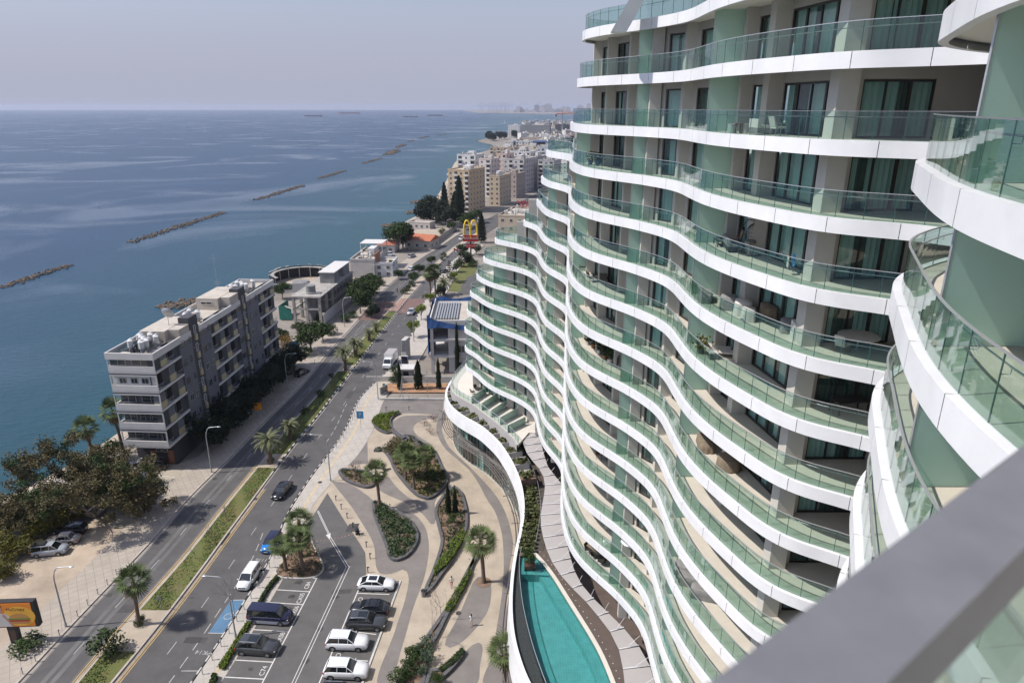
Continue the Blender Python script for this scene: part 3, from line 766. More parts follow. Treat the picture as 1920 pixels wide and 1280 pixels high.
for px_, py_ in ((917,900),(869,858)):
    x, y = P(px_, py_); i = min(range(len(Gr)), key=lambda j: (Gr[j]-Vector((x,y))).length); a = Gr[i]; d = (Gr[min(i+3,len(Gr)-1)]-a).normalized(); nn = Vector((d.y,-d.x))*-1
    dr = MB()
    for u0, u1 in ((0,0.35),(2.6,2.95)):
        q = [a+d*u0, a+d*u1, a+d*u1+nn*1.0, a+d*u0+nn*1.0]; dr.prism([tuple(v) for v in q], 0.1, 3.6)
    q = [a+d*0, a+d*2.95, a+d*2.95+nn*1.0, a+nn*1.0]; dr.prism([tuple(v) for v in q], 3.602, 3.9)
    q = [a+d*0.36+nn*0.1, a+d*2.59+nn*0.1, a+d*2.59+nn*0.16, a+d*0.36+nn*0.16]; dr.prism([tuple(v) for v in q], 0.1, 3.59)
    pobj(dr, 'door', ['rust'])
# louvred canopy
mb = MB()
for j in range(6):
    o_ = offset(Q, -(0.75-0.34*j)); pts = [(p.x,p.y,4.35+0.05*j) for p in o_ if p.y < 123][::2]
    mb.tube(pts, 0.075 if j else 0.09, 4)
Qs = [i for i in range(0, len(Q)-1, 9) if Q[i].y < 123]
for i in Qs:
    d = (Q[i+1]-Q[i]).normalized(); nn = Vector((d.y,-d.x))*-1
    a = Q[i]-nn*1.25; b = Q[i]+nn*0.9; mb.tube([(a.x,a.y,4.25),(b.x,b.y,4.28)], 0.06, 4); mb.tube([(a.x,a.y,6.2),(b.x,b.y,4.4)], 0.03, 4)
M['louvre'] = mat('brown_grey_louvre', (0.11,0.095,0.09), 0.5)
pobj(mb, 'louvre_canopy', ['louvre'])
# pool outline and deck
zd = 8.98
poolR = PP([(984,1024),(1008,1046),(1036,1082),(1057,1116),(1079,1151),(1104,1191),(1124,1227),(1145,1278),(1165,1335),(1185,1400)], zd)
poolL = PP([(1062,1400),(1040,1335),(1018,1277),(1000,1225),(988,1180),(979,1135),(974,1085),(974,1052),(978,1036)], zd)
pr = smooth(resample(poolR, 0.8), 3); plf = smooth(resample(poolL, 0.8), 3)
pool_poly = [tuple(p) for p in pr]+[tuple(p) for p in plf]
inner = [tuple(p) for p in qo(-0.35)]
outer = [Vector((x,y,0)) for x,y in inner]+[Vector((34,36,0))]
cop = [tuple(p) for p in offset(pr, 0.45)]
hole = [tuple(p) for p in offset(pr, 0.4)]+[tuple(p) for p in plf]
# black gravel gutter lies between the outer wall and the pool's glass wall
tris = tessellate_polygon([outer, [Vector((x,y,0)) for x,y in hole][::-1]])
allv = outer+[Vector((x,y,0)) for x,y in hole][::-1]
mb = MB(); mb.add([(v.x,v.y,zd) for v in allv], [tuple(t) for t in tris]); pobj(mb, 'timber_deck', ['wood'])
mb = MB()
co_ = offset(pr, 0.42)
for i in range(len(pr)-1): mb.prism([tuple(pr[i]),tuple(co_[i]),tuple(co_[i+1]),tuple(pr[i+1])], zd-0.3, zd+0.06)
pobj(mb, 'pool_coping', ['creamtile'])
gi = [Vector(p) for p in inner]
gut = [p for p in gi if p.y < P(978,1036,zd)[1]+2 and p.x < 6]
go = offset(plf, 0.0)
mb = MB(); q = [tuple(p) for p in gut]+[tuple(p) for p in plf if p.y > 40]
mb.sheet(q, zd+0.02); pobj(mb, 'gravel_gutter', ['gravel'])
mb = MB(); 
for i in range(len(plf)-1):
    a, b = plf[i], plf[i+1]; 
    mb.quad((a.x,a.y,zd-0.1),(b.x,b.y,zd-0.1),(b.x,b.y,zd+0.75),(a.x,a.y,zd+0.75))
gi2 = offset(plf, 0.0)
pobj(mb, 'pool_glass_wall', ['poolglass'])
mb = MB()
mb.tube([(p.x,p.y,zd+0.76) for p in plf], 0.035, 5); pobj(mb, 'pool_wall_cap', ['rail'])
# basin with tiles and water surface
M['pooltile'] = gridmat('turquoise_mosaic', (0.15,0.35,0.355), (0.21,0.42,0.42), 0.25, 0.25, 0.012, var=0.22, vs=1.2)
mb = MB(); bas = pool_poly; mb.sheet(bas, zd-1.25)
n = len(bas)
for i in range(n):
    a, b = bas[i], bas[(i+1) % n]; mb.quad((*a,zd-1.25),(*b,zd-1.25),(*b,zd-0.02),(*a,zd-0.02))
be = offset(pr, -1.0); k0 = 6
for i in range(k0, len(pr)-1): mb.prism([tuple(pr[i]),tuple(be[i]),tuple(be[i+1]),tuple(pr[i+1])], zd-1.24, zd-0.5)
ya = P(1000,1080,zd)[1]
sh = [p for p in bas if p[1] > ya]; mb.prism(sh, zd-1.24, zd-0.28)
pobj(mb, 'pool_basin', ['pooltile'])
wm = bpy.data.materials.new('pool_water'); wm.use_nodes = True; nt = wm.node_tree; nt.nodes.clear()
o_ = nt.nodes.new('ShaderNodeOutputMaterial'); mx = nt.nodes.new('ShaderNodeMixShader'); tr = nt.nodes.new('ShaderNodeBsdfTransparent'); tr.inputs[0].default_value = (0.62,0.87,0.87,1)
gl_ = nt.nodes.new('ShaderNodeBsdfGlossy'); gl_.inputs['Roughness'].default_value = 0.03; mx.inputs[0].default_value = 0.05
tn = nt.nodes.new('ShaderNodeTexNoise'); tn.inputs['Scale'].default_value = 2.5; tn.inputs['Detail'].default_value = 4; gg = nt.nodes.new('ShaderNodeNewGeometry'); nt.links.new(gg.outputs['Position'], tn.inputs[0])
bp = nt.nodes.new('ShaderNodeBump'); bp.inputs['Strength'].default_value = 0.35; bp.inputs['Distance'].default_value = 0.06; nt.links.new(tn.outputs[0], bp.inputs['Height']); nt.links.new(bp.outputs[0], gl_.inputs['Normal'])
lw = nt.nodes.new('ShaderNodeLayerWeight'); lw.inputs[0].default_value = 0.25; nt.links.new(bp.outputs[0], lw.inputs['Normal'])
nt.links.new(lw.outputs['Fresnel'], mx.inputs[0]); nt.links.new(tr.outputs[0], mx.inputs[1]); nt.links.new(gl_.outputs[0], mx.inputs[2]); nt.links.new(mx.outputs[0], o_.inputs[0]); M['poolwater'] = wm
mb = MB(); mb.sheet(bas, zd-0.04); pobj(mb, 'pool_water', ['poolwater'])
# deck lights
# planter ledge with boxes
ledge_i = offset(Q2, 2.5); l0 = offset(Q2, 0.36)
mb = MB(); sh_ = MB(); bx_ = MB()
M['hedgeleaf'] = mat('box_leaf', (0.075,0.085,0.025), 0.9, var=0.4, vs=3)
pl_y0, pl_y1 = P(973,903,9.4)[1], P(868,690,9.4)[1]
for i in range(0, len(Q2)-2, 2):
    if not (pl_y0 < Q2[i].y < pl_y1-1): continue
    zq = zQ(Q2[i].y)
    a, b, c, d = l0[i], l0[i+2], ledge_i[i+2], ledge_i[i]
    t = (b-a).normalized()*0.12
    q_ = MB(); q_.prism([tuple(a),tuple(a+t),tuple(d+t),tuple(d)], zq-1.2, zq+.05); pobj(q_, 'planter_wall', ['kerbw'])
    if (i//2) % 2 == 0: q_ = MB(); q_.prism([tuple(a+t*1.02),tuple(b),tuple(c),tuple(d+t*1.02)], zq-1.2, zq-.25); pobj(q_, 'planter_box', ['soil'])
    else: q_ = MB(); q_.prism([tuple(a+t*1.02),tuple(b),tuple(c),tuple(d+t*1.02)], zq-1.2, zq-.8); pobj(q_, 'planter_box', ['graywall'])
    if (i//2) % 2 == 0:
        for q in range(46):
            u, v = random.random(), random.random(); p = a.lerp(b, u).lerp(d.lerp(c, u), 0.1+0.8*v); zz = zq-.25+random.random()*0.5; s_ = 0.2
            ax = Vector((random.uniform(-1,1),random.uniform(-1,1),random.uniform(-.4,1))).normalized()*s_; ay = ax.cross(Vector((random.uniform(-1,1),random.uniform(-1,1),1))).normalized()*s_
            c0 = Vector((p.x,p.y,zz)); sh_.quad(c0-ax-ay, c0+ax-ay, c0+ax+ay, c0-ax+ay)
o_ = pobj(sh_, 'planting', ['hedgeleaf']); o_['kind'] = 'stuff'
# grey upstand behind the planters, rising to the terrace
mb = MB(); ts_px = [(874,684),(866,692),(851,710),(845.6,724),(851,737),(864,746),(883,756),(911,777),(934,794),(952,811),(962,820),(971,834)]
TS = smooth(resample([(8,130),(-2,127)]+[tuple(p) for p in PP(ts_px, 12.38)], 0.6), 4)
us = offset(TS, -0.18)
for i in range(len(TS)-1):
    mb.quad((us[i].x,us[i].y,8.99),(us[i+1].x,us[i+1].y,8.99),(us[i+1].x,us[i+1].y,12.42),(us[i].x,us[i].y,12.42))
    mb.quad((us[i].x,us[i].y,12.42),(us[i+1].x,us[i+1].y,12.42),(TS[i+1].x,TS[i+1].y,12.42),(TS[i].x,TS[i].y,12.42))
pobj(mb, 'grey_upstand', ['graywall'])
mb = MB(); mb.prism([tuple(p) for p in TS]+[(2.5,P(985,810,12.38)[1]),(20,88),(20,130)], 12.0, 12.38); pobj(mb, 'terrace_floor', ['creamtile'])
g = MB(); r = MB(); t_r = resample([tuple(p) for p in offset(TS, 0.12)], 1.2)
for a, b in zip(t_r, t_r[1:]):
    e = b-(b-a).normalized()*0.03; g.mi(0).quad((a.x,a.y,12.4),(e.x,e.y,12.4),(e.x,e.y,13.5),(a.x,a.y,13.5)); g.mi(1).tube([(b.x,b.y,12.4),(b.x,b.y,13.5)], 0.018, 4)
r.tube([(p.x,p.y,13.51) for p in t_r], 0.03, 4); r.tube([(p.x,p.y,13.25) for p in offset(t_r, 0.2)], 0.02, 4)
pobj(g, 'glass_balustrade', ['balglass','glassedge']); pobj(r, 'handrail', ['rail'])
# low privacy partitions between the terrace plots
for (px0,py0),(px1,py1) in (((883,757),(912,738)),((902,770),(932,750)),((920,783),(952,762)),((936,797),(972,777)),((950,812),(985,795))):
    a = Vector(P(px0,py0,12.4)); b = Vector(P(px1,py1,12.4)); d = (b-a).normalized(); nn = Vector((-d.y,d.x))*0.03; b = a+d*min(6.0,(b-a).length)
    mb = MB(); mb.prism([tuple(a+d*.2-nn),tuple(b-nn),tuple(b+nn),tuple(a+d*.2+nn)], 12.39, 13.65); pobj(mb, 'glass_partition', ['frostd'])
# deck edge glass rail
g = MB(); r = MB(); dk = [p for p in offset(Q, 2.35) if P(978,1036,zd)[1] < p.y < P(971,834,9)[1]]; dk = resample([tuple(p) for p in dk], 1.2)
for a, b in zip(dk, dk[1:]):
    e = b-(b-a).normalized()*0.03; g.mi(0).quad((a.x,a.y,zd),(e.x,e.y,zd),(e.x,e.y,zd+1.2),(a.x,a.y,zd+1.2)); g.mi(1).tube([(b.x,b.y,zd),(b.x,b.y,zd+1.2)], 0.02, 4)
r.tube([(p.x,p.y,zd+1.21) for p in dk], 0.03, 4); r.mi(0)
pobj(g, 'glass_balustrade', ['balglass','glassedge']); pobj(r, 'handrail', ['rail'])
mb = MB(); kl = [p for p in offset(Q, 2.1) if p.y < pl_y0+2 and p.y > P(978,1036,zd)[1]-1]; k0_ = offset(kl, -1.7)
for i in range(len(kl)-1): mb.quad((kl[i].x,kl[i].y,zd+.03),(kl[i+1].x,kl[i+1].y,zd+.03),(k0_[i+1].x,k0_[i+1].y,zd+.03),(k0_[i].x,k0_[i].y,zd+.03))
pobj(mb, 'planting_bed', ['soil']); g = MB()
for q in range(900):
    i = random.randrange(len(kl)-1); p = kl[i].lerp(k0_[i], random.random()); c0 = Vector((p.x,p.y,zd+.1+random.random()*.5)); ax = Vector((random.uniform(-1,1),random.uniform(-1,1),random.uniform(-.4,1))).normalized()*.2; ay = ax.cross(Vector((random.uniform(-1,1),random.uniform(-1,1),1))).normalized()*.2; g.quad(c0-ax-ay, c0+ax-ay, c0+ax+ay, c0-ax+ay)
o_ = pobj(g, 'bed_planting', ['hedgeleaf']); o_['kind'] = 'stuff'
# awnings over the deck: one thing, panels as parts
aw_px = [(976.6,796.6),(977,816),(981.6,833),(991,855.6),(1005.5,871),(1015,884),(1020,895),(1022,914.7),(1019.5,931.6),(1017,945),(1013,975),(1025,1030),(1040,1062),(1059,1087),(1079,1108),(1100,1128),(1119,1151.6),(1137.5,1174),(1152.5,1197.5),(1162,1220),(1167.5,1246),(1171,1280),(1176,1320)]
AW = smooth(resample([tuple(p) for p in PP(aw_px, 12.1)], 0.5), 4); AW = resample([tuple(p) for p in AW], 2.25)
awn = thing('awning', 'long run of grey fabric awning panels over the pool deck beneath the lowest balcony', 'awning', (5,70,12.1))
for i in range(len(AW)-1):
    a, b = AW[i], AW[i+1]
    def inn(p, j):
        t = (AW[min(j+1,len(AW)-1)]-AW[max(j-1,0)]).normalized(); n_ = Vector((-t.y, t.x)); n_ = n_ if n_.x > 0 else -n_
        n_ = (n_+Vector((0.6,0.25))).normalized()
        for q in range(60):
            p = p+n_*0.1
            if p.x > edge_x(12, min(p.y,109))+0.5: break
        return p
    c, d = inn(b, i+1), inn(a, i)
    mb = MB(); t_ = (b-a).normalized()*0.06
    mb.prism([tuple(a+t_),tuple(b-t_),tuple(c-t_),tuple(d+t_)], 12.1, 12.14); mb.v = [(x-5,y-70,z-12.1) for x,y,z in mb.v]; mb.obj('awning_panel', ['greyfab'], awn)
    mb = MB(); mb.tube([(a.x,a.y,12.2),(d.x,d.y,12.24)], 0.055, 5); m_ = a.lerp(d, 0.5); mb.tube([(m_.x,m_.y,12.2),(m_.x,m_.y,12.42),(d.x,d.y,13.3)], 0.02, 4)
    mb.v = [(x-5,y-70,z-12.1) for x,y,z in mb.v]; mb.obj('arm', ['white'], awn)
# small deck lights
mb = MB()
for p in resample([tuple(q) for q in offset(pr, 0.9)], 0.9): mb.cyl(p.x, p.y, zd, zd+0.03, 0.06, n=6)
pobj(mb, 'deck_light', ['kerbw'])

# wear on the asphalt: patches, manholes, oil stains
M['patch'] = mat('asphalt_patch', (0.062,0.058,0.056), 0.85, var=0.25, vs=1.5); M['oil'] = mat('oil_stain', (0.05,0.047,0.045), 0.6, var=0.4, vs=2.5); M['iron'] = mat('cast_iron', (0.07,0.065,0.06), 0.6, metal=.4)
rw = random.Random(12); mb = MB()
for px_, py_, a_, b_ in ((245,1140,2.6,1.6),(180,1250,1.8,3.5),(372,1200,1.6,1.0),(420,1010,1.2,3.0),(560,930,1.0,4.0),(470,790,1.4,5.0),(655,740,1.3,4.0),(610,760,1.0,2.0),(690,650,1.6,5.0),(640,1110,2.4,1.0),(660,990,1.5,2.2)):
    x, y = P(px_, py_); d_ = .15; z_ = .0045 if px_ < 600 or py_ < 900 else .118
    mb.add([(x-a_/2,y-b_/2,z_),(x+a_/2,y-b_/2+d_,z_),(x+a_/2+d_,y+b_/2,z_),(x-a_/2+d_,y+b_/2-d_,z_)],[(0,1,2,3)])
struct('asphalt_patch', mb, ['patch'])
mb = MB()
for px_, py_ in ((547,1119),(540,1143),(518,1208),(470,1255),(700,1112),(640,1222),(668,1186),(560,1092),(600,1180),(630,1120),(575,1240)):
    x, y = P(px_, py_); n_ = 11; r_ = rw.uniform(.25,.6); mb.add([(x+r_*(1+.4*sin(i*2.1+px_))*cos(2*pi*i/n_), y+r_*.8*(1+.3*sin(i*3.7))*sin(2*pi*i/n_), .1225) for i in range(n_)], [tuple(range(n_))])
struct('oil_stain', mb, ['oil'])
for i, (px_, py_, z_) in enumerate(((205,1115,.007),(403,897,.007),(478,935,.007),(371,1198,.007),(655,850,.007),(600,905,.14),(730,880,.112),(860,1150,.112),(826,1040,.112))):
    x, y = P(px_, py_); mb = MB(); mb.cyl(0,0,-.01,.006,.36,n=16); o_ = mb.obj('manhole_cover', ['iron'], None, (x,y,z_)); tag(o_, kind='structure')
mb = MB(); a = P(361,1199); mb.box(-.9,.9,-.45,.45,0,.012); [mb.box(-.85+i*.2,-.75+i*.2,-.42,.42,.0125,.02) for i in range(9)]; tag(mb.obj('drain_grate', ['iron'], None, (a[0],a[1],.002)), kind='structure')
# ================================================================ BUILDINGS
def M2(c, **k):
    nm = 'paint_%02x%02x%02x' % tuple(int(v*255) for v in c)
    if nm not in M: M[nm] = mat(nm, c, 0.85, var=k.get('var', 0.12), vs=k.get('vs', 0.35), vdet=6)
    return nm
M['dkglass'] = mat('dark_window_glass', (0.03,0.04,0.045), 0.12, spec=0.8)
M['steel'] = mat('galvanised_steel', (0.42,0.43,0.44), 0.45, metal=0.5, var=0.1, vs=2)
M['tank'] = mat('white_water_tank', (0.58,0.57,0.55), 0.45, var=0.12, vs=1.5)
M['solar'] = mat('solar_panel', (0.03,0.045,0.09), 0.15)
M['conc'] = mat('raw_concrete', (0.34,0.315,0.285), 0.9, var=0.25, vs=0.5, vdet=7)
M['concd'] = mat('grey_concrete_wall', (0.22,0.215,0.21), 0.9, var=0.25, vs=0.5)
M['roofgrit'] = mat('flat_roof_screed', (0.46,0.41,0.35), 0.95, var=0.2, vs=0.5, vdet=6)
M['black'] = mat('black_cladding', (0.018,0.018,0.02), 0.6)
M['orange_roof'] = mat('orange_roof_tile', (0.42,0.14,0.07), 0.85, var=0.25, vs=1)
M['rooftile_red'] = mat('red_roof', (0.35,0.12,0.08), 0.85, var=0.2, vs=1)
M['netblue'] = mat('blue_netting', (0.03,0.09,0.25), 0.8, var=0.3, vs=0.8)
M['netgreen'] = mat('green_netting', (0.02,0.16,0.12), 0.8, var=0.3, vs=0.8)
M['louver'] = mat('shutter_panel', (0.42,0.36,0.22), 0.8, var=0.1, vs=1)
M['dgrey'] = mat('anthracite_render', (0.055,0.055,0.062), 0.8, var=0.12, vs=0.6)
M['mgrey'] = mat('mid_grey_render', (0.13,0.135,0.15), 0.8, var=0.10, vs=0.6)
M['wpaint'] = mat('white_wall_paint', (0.56,0.54,0.515), 0.75, var=0.08, vs=0.5)
M['brick'] = mat('brick_wall', (0.30,0.13,0.08), 0.9, var=0.25, vs=1.5)
M['red'] = mat('red_sign', (0.42,0.02,0.02), 0.45); M['arch'] = mat('yellow_sign', (0.78,0.50,0.02), 0.45)
M['orange'] = mat('orange_sign', (0.75,0.23,0.02), 0.5); M['blue'] = mat('blue_plastic', (0.02,0.20,0.42), 0.5)

HEAT = None
def heater_mesh():
    mb = MB()
    mb.mi(0).ball((0,0,1.75), (0.75,0.36,0.36), 12, 8); mb.mi(0).cyl(0.9,0.5,0.9,2.0,0.42,n=12)
    mb.mi(1)
    for x in (-0.6,0.6):
        for y in (-0.3,0.3): mb.tube([(x,y,0),(x,y,1.5)], 0.03, 4)
    mb.mi(2).add([(-0.9,-1.9,0.25),(0.9,-1.9,0.25),(0.9,-0.5,1.25),(-0.9,-0.5,1.25),(-0.9,-1.9,0.18),(0.9,-1.9,0.18),(0.9,-0.5,1.18),(-0.9,-0.5,1.18)],[(0,1,2,3),(7,6,5,4),(0,4,5,1),(1,5,6,2),(2,6,7,3),(3,7,4,0)])
    mb.mi(1).tube([(-0.8,-0.5,1.2),(-0.8,-0.5,0)], 0.03, 4).tube([(0.8,-0.5,1.2),(0.8,-0.5,0)], 0.03, 4).tube([(0.9,0.5,0),(0.9,0.5,0.9)],0.3,6)
    return mb.mesh('water_heater', ['tank','steel','solar'])
HEATM = heater_mesh()
def heaters(parent, pts, rz=0.0, s=1.0):
    rz = rz*.4-pi/2-0.2
    for x, y, z in pts:
        o = link('water_heater', HEATM, parent, (x,y,z), rz+random.uniform(-.15,.15)); o.scale = (s,s,s)
WM = {}
def win_mesh(w_, h_, bars=1, mats=('wpaint','dkglass')):
    key = (round(w_,2), round(h_,2), bars, mats)
    if key not in WM:
        f = MB(); t = 0.07
        f.box(-w_/2,w_/2,-0.06,0.04,-h_/2,-h_/2+t).box(-w_/2,w_/2,-0.06,0.04,h_/2-t,h_/2)
        for i in range(bars+2):
            u = -w_/2+t/2+(w_-t)*i/(bars+1); f.box(u-t/2,u+t/2,-0.055,0.035,-h_/2+t,h_/2-t)
        f.mi(1).box(-w_/2+t*.5,w_/2-t*.5,-0.02,0.01,-h_/2+t*.5,h_/2-t*.5)
        WM[key] = f.mesh('window', list(mats))
    return WM[key]
def put_window(parent, x, y, z, rz, w_, h_, bars=1, mats=('wpaint','dkglass')):
    return link('window', win_mesh(w_, h_, bars, mats), parent, (x,y,z), rz)

def block(name, label, cat, org, rz, W_, D_, Hh, col, floors, front=3, side=3, bal=None, trim='wpaint', tanks=0, group=None, winw=1.3, winh=1.3, pent=True, base=0.0, windows=True, sides='frl', seed=0):
    """org = near-right-hand (front) corner on the ground; local x runs 0..-W_ to the left along the front, y 0..D_ runs away"""
    rnd = random.Random(seed+len(label))
    t = thing(name, label, cat, (org[0],org[1],base), rz, group)
    c = M2(col); mb = MB()
    mb.prism([(0,0),(-W_,0),(-W_,D_),(0,D_)], -1.0, Hh, top=1)
    ph = 0.7
    for q in ([(-W_-.1,-.1),(.1,-.1),(.1,.2),(-W_-.1,.2)],[(-W_-.1,D_-.2),(.1,D_-.2),(.1,D_+.1),(-W_-.1,D_+.1)],[(-W_-.1,.21),(-W_+.2,.21),(-W_+.2,D_-.21),(-W_-.1,D_-.21)],[(-.2,.21),(.1,.21),(.1,D_-.21),(-.2,D_-.21)]):
        mb.mi(0).prism(q, Hh+0.003, Hh+ph)
    mb.obj('wall', [c,'roofgrit'], t)
    if pent:
        pb = MB(); px_ = -W_*rnd.uniform(.3,.6); pw = W_*rnd.uniform(.22,.35); pb.prism([(px_-pw/2,D_*.35),(px_+pw/2,D_*.35),(px_+pw/2,D_*.65),(px_-pw/2,D_*.65)], Hh+.01, Hh+rnd.uniform(2.2,3.4)); pb.obj('stair_tower', [c if rnd.random()<.5 else trim], t)
    fh = Hh/floors
    if windows:
        for f in range(floors):
            z = fh*(f+0.5)
            if 'f' in sides:
                for i in range(front):
                    x = -W_*(i+0.5)/front
                    if bal and 'f' in bal and (i % 2 == 0):
                        b = MB(); b.prism([(x-W_/front*.4,-1.3),(x+W_/front*.4,-1.3),(x+W_/front*.4,-0.003),(x-W_/front*.4,-0.003)], z-fh/2, z-fh/2+.18); b.prism([(x-W_/front*.4,-1.3),(x+W_/front*.4,-1.3),(x+W_/front*.4,-1.2),(x-W_/front*.4,-1.2)], z-fh/2+.183, z-fh/2+1.1)
                        b.obj('balcony', [trim], t); put_window(t, x, -.02, z, 0, W_/front*.6, fh*.72, 1)
                    else: put_window(t, x, -.02, z, 0, winw, winh, 1)
            if 'r' in sides:
                for i in range(side):
                    y = D_*(i+0.5)/side; put_window(t, 0.02, y, z, pi/2, winw, winh, 1)
            if 'l' in sides:
                for i in range(side):
                    y = D_*(i+0.5)/side
                    if bal and 'l' in bal:
                        b = MB(); b.prism([(-W_-1.2,y-1.5),(-W_-.003,y-1.5),(-W_-.003,y+1.5),(-W_-1.2,y+1.5)], z-fh/2, z-fh/2+1.0); b.obj('balcony', [trim], t)
                    put_window(t, -W_-0.02, y, z, -pi/2, winw, winh, 1)
    if tanks:
        heaters(t, [(-rnd.uniform(1,max(1.1,W_-1)), rnd.uniform(1.5,max(1.6,D_-1.5)), Hh+.01) for _ in range(tanks)], rnd.uniform(-.5,.5), rnd.uniform(.8,1))
    return t
# ---------------- the six-storey flats by the water
ZR = 21.1
fr = Vector(P(285,663,ZR)); fl = Vector(P(196.8,661,ZR)); br = Vector(P(511.7,523.6,ZR))
u = (br-fr).normalized(); Lb = (br-fr).length; Wb = abs((fl-fr).dot(Vector((-u.y,u.x)))); az = atan2(u.y,u.x)-pi/2
def ypos(px):
    lo, hi = -5.0, Lb+10
    for _ in range(50):
        m_ = (lo+hi)/2; p = fr+u*m_; d = p.y*CP+(H-ZR)*SP; q = 960+F*p.x/d
        if q < px: lo = m_
        else: hi = m_
    return lo
sx = [ypos(180+v/5.053) for v in (775,890,965,1070,1315,1358,1412,1520)]
flats = thing('apartment_block', 'six storey grey and white flats by the sea with water heaters on the roof', 'apartment block', (fr.x,fr.y,0), az)
mb = MB(); mb.prism([(-0.6,2.6),(-Wb+0.3,2.6),(-Wb+0.3,Lb-0.5),(-0.6,Lb-0.5)], -1, 4.38); mb.obj('ground_floor_wall', ['dgrey'], flats)
mb = MB(); mb.mi(0).prism([(-1.6,1.5),(-Wb+1.2,1.5),(-Wb+1.2,Lb-0.6),(-1.6,Lb-0.6)], 4.40, 20.4, top=1); mb.obj('core_wall', ['mgrey','roofgrit'], flats)
for i in range(5):
    z = 4.4+3.3*i
    mb = MB(); mb.prism([(0.02,0),(-Wb,0),(-Wb,Lb),(0.02,Lb)], z, z+0.28); mb.obj('floor_slab', ['wpaint'], flats)
    mb = MB(); mb.box(-Wb,0,-0.02,0.14,z+0.283,z+1.25); 
    mb.box(-Wb-.02,-Wb+.14,0.143,4.0,z+0.283,z+1.25); mb.obj('balcony_parapet', ['wpaint'], flats)
    mb = MB(); mb.box(-Wb,0,-0.01,0.12,z+2.85,z+3.14); mb.box(-Wb,-Wb+.16,-0.01,0.15,z+1.253,z+2.847); mb.box(-.16,0,-0.01,0.15,z+1.253,z+2.847)
    mb.mi(1).box(-Wb,0,-0.03,0.10,z+3.145,z+3.295); mb.obj('balcony_frame', ['wpaint','black'], flats)
    if i == 3:
        mb = MB(); mb.box(-Wb+.17,-.17,0.3,0.4,z+1.2,z+2.9); mb.obj('infill_wall', ['wpaint'], flats)
        for x in (1.9,3.8,5.6): put_window(flats, -Wb+x, 0.28, z+2.0, 0, 1.15, 0.95, 1, ('steel','dkglass'))
    else:
        for x, w_ in (((1.4,2.2),(3.9,1.8),(6.0,2.0)) if i % 2 else ((1.6,2.6),(5.4,3.0))): put_window(flats, -Wb+x, 1.2 if i < 4 else 0.3, z+1.95, 0, w_, 1.7 if i < 4 else 1.3, 1, ('steel','dkglass'))
# roadside elevation
def flatwall(y0, y1):
    mb = MB(); mb.prism([(-1.58,y0),(0.06,y0),(0.06,y1),(-1.58,y1)], 4.37, 20.0); mb.obj('side_wall', ['mgrey'], flats)
def shaft(y0, y1):
    mb = MB(); mb.prism([(-1.9,y0),(0.02,y0),(0.02,y1),(-1.9,y1)], 0.3, 23.3); mb.obj('stair_shaft', ['dgrey'], flats)
    for i in range(6):
        z = 3.4+3.3*i; ym_ = (y0+y1)/2
        mb = MB(); mb.box(0.024,0.30,ym_-.38,ym_+.38,z-1.0,z+.1); mb.obj('shutter', ['louver'], flats); put_window(flats, 0.07, ym_, z+1.0, pi/2, .7, 1.5, 0, ('wpaint','mgrey'))
flatwall(sx[0]+.01, sx[1]-.01); shaft(sx[1], sx[2]); flatwall(sx[2]+.01, sx[3]); flatwall(sx[4], sx[5]-.01); shaft(sx[5], sx[6]); flatwall(sx[6]+.01, sx[7])
for (a, b) in ((sx[0],sx[1]),(sx[2],sx[3]),(sx[4],sx[5]),(sx[6],sx[7])):
    for i in range(5):
        z = 4.4+3.3*i+2.0
        for t_ in ((0.3,0.72) if i % 2 else (0.25,0.8)): put_window(flats, 0.09, a+(b-a)*t_, z, pi/2, 1.2 if t_ < .5 else .7, 1.25, 1, ('steel' if (i+int(a)) % 4 == 0 else 'mgrey','dkglass'))
rb = random.Random(4)
for (a, b, nb) in ((0.15,sx[0],4),(sx[3],sx[4],6),(sx[7],Lb,5)):
    for i in range(5):
        z = 4.4+3.3*i
        for j in range(nb):
            y0 = a+(b-a)*j/nb; y1 = a+(b-a)*(j+1)/nb-.02
            mb = MB(); kind = (i+j) % 3
            if kind == 0:
                mb.mi(0).box(-1.2,-1.1,y0,y1,z+.283,z+3.29); mb.obj('recess_wall', ['dgrey'], flats); put_window(flats, -1.08, (y0+y1)/2, z+1.6, pi/2, (y1-y0)*.75, 2.2, 1, ('steel','dkglass'))
                mb = MB(); mb.box(-.08,-.04,y0,y1,z+1.2,z+1.25)
                for q in range(6): mb.box(-.08,-.05,y0+(y1-y0)*q/6,y0+(y1-y0)*q/6+.03,z+.29,z+1.2)
                mb.obj('balcony_railing', ['steel'], flats)
            elif kind == 1: mb.box(-1.2,-.3,y0,y1,z+.283,z+3.29); mb.obj('side_panel', ['dgrey'], flats)
            else:
                mb.mi(0).box(-1.2,-.12,y0,y1,z+.283,z+1.45); mb.mi(1).box(-1.2,-.22,y0,y1,z+1.453,z+3.29); mb.obj('shutter', ['louver','mgrey'], flats)
    for i in range(5):
        mb = MB(); z = 4.4+3.3*i; mb.box(0.023,0.10,a,b,z-.02,z+.36); mb.mi(1).box(0.023,0.06,a,b,z-.2,z-.05); mb.obj('slab_edge', ['wpaint','black'], flats)
mb = MB(); th = .2
mb.prism([(0.12,-.12),(-Wb-.1,-.12),(-Wb-.1,.1),(0.12,.1)], 20.0, ZR); mb.prism([(-Wb-.1,.103),(-Wb+.12,.103),(-Wb+.12,Lb),(-Wb-.1,Lb)], 20.0, ZR); mb.prism([(-.1,Lb-.2),(-Wb+.13,Lb-.2),(-Wb+.13,Lb),(-.1,Lb)], 20.0, ZR)
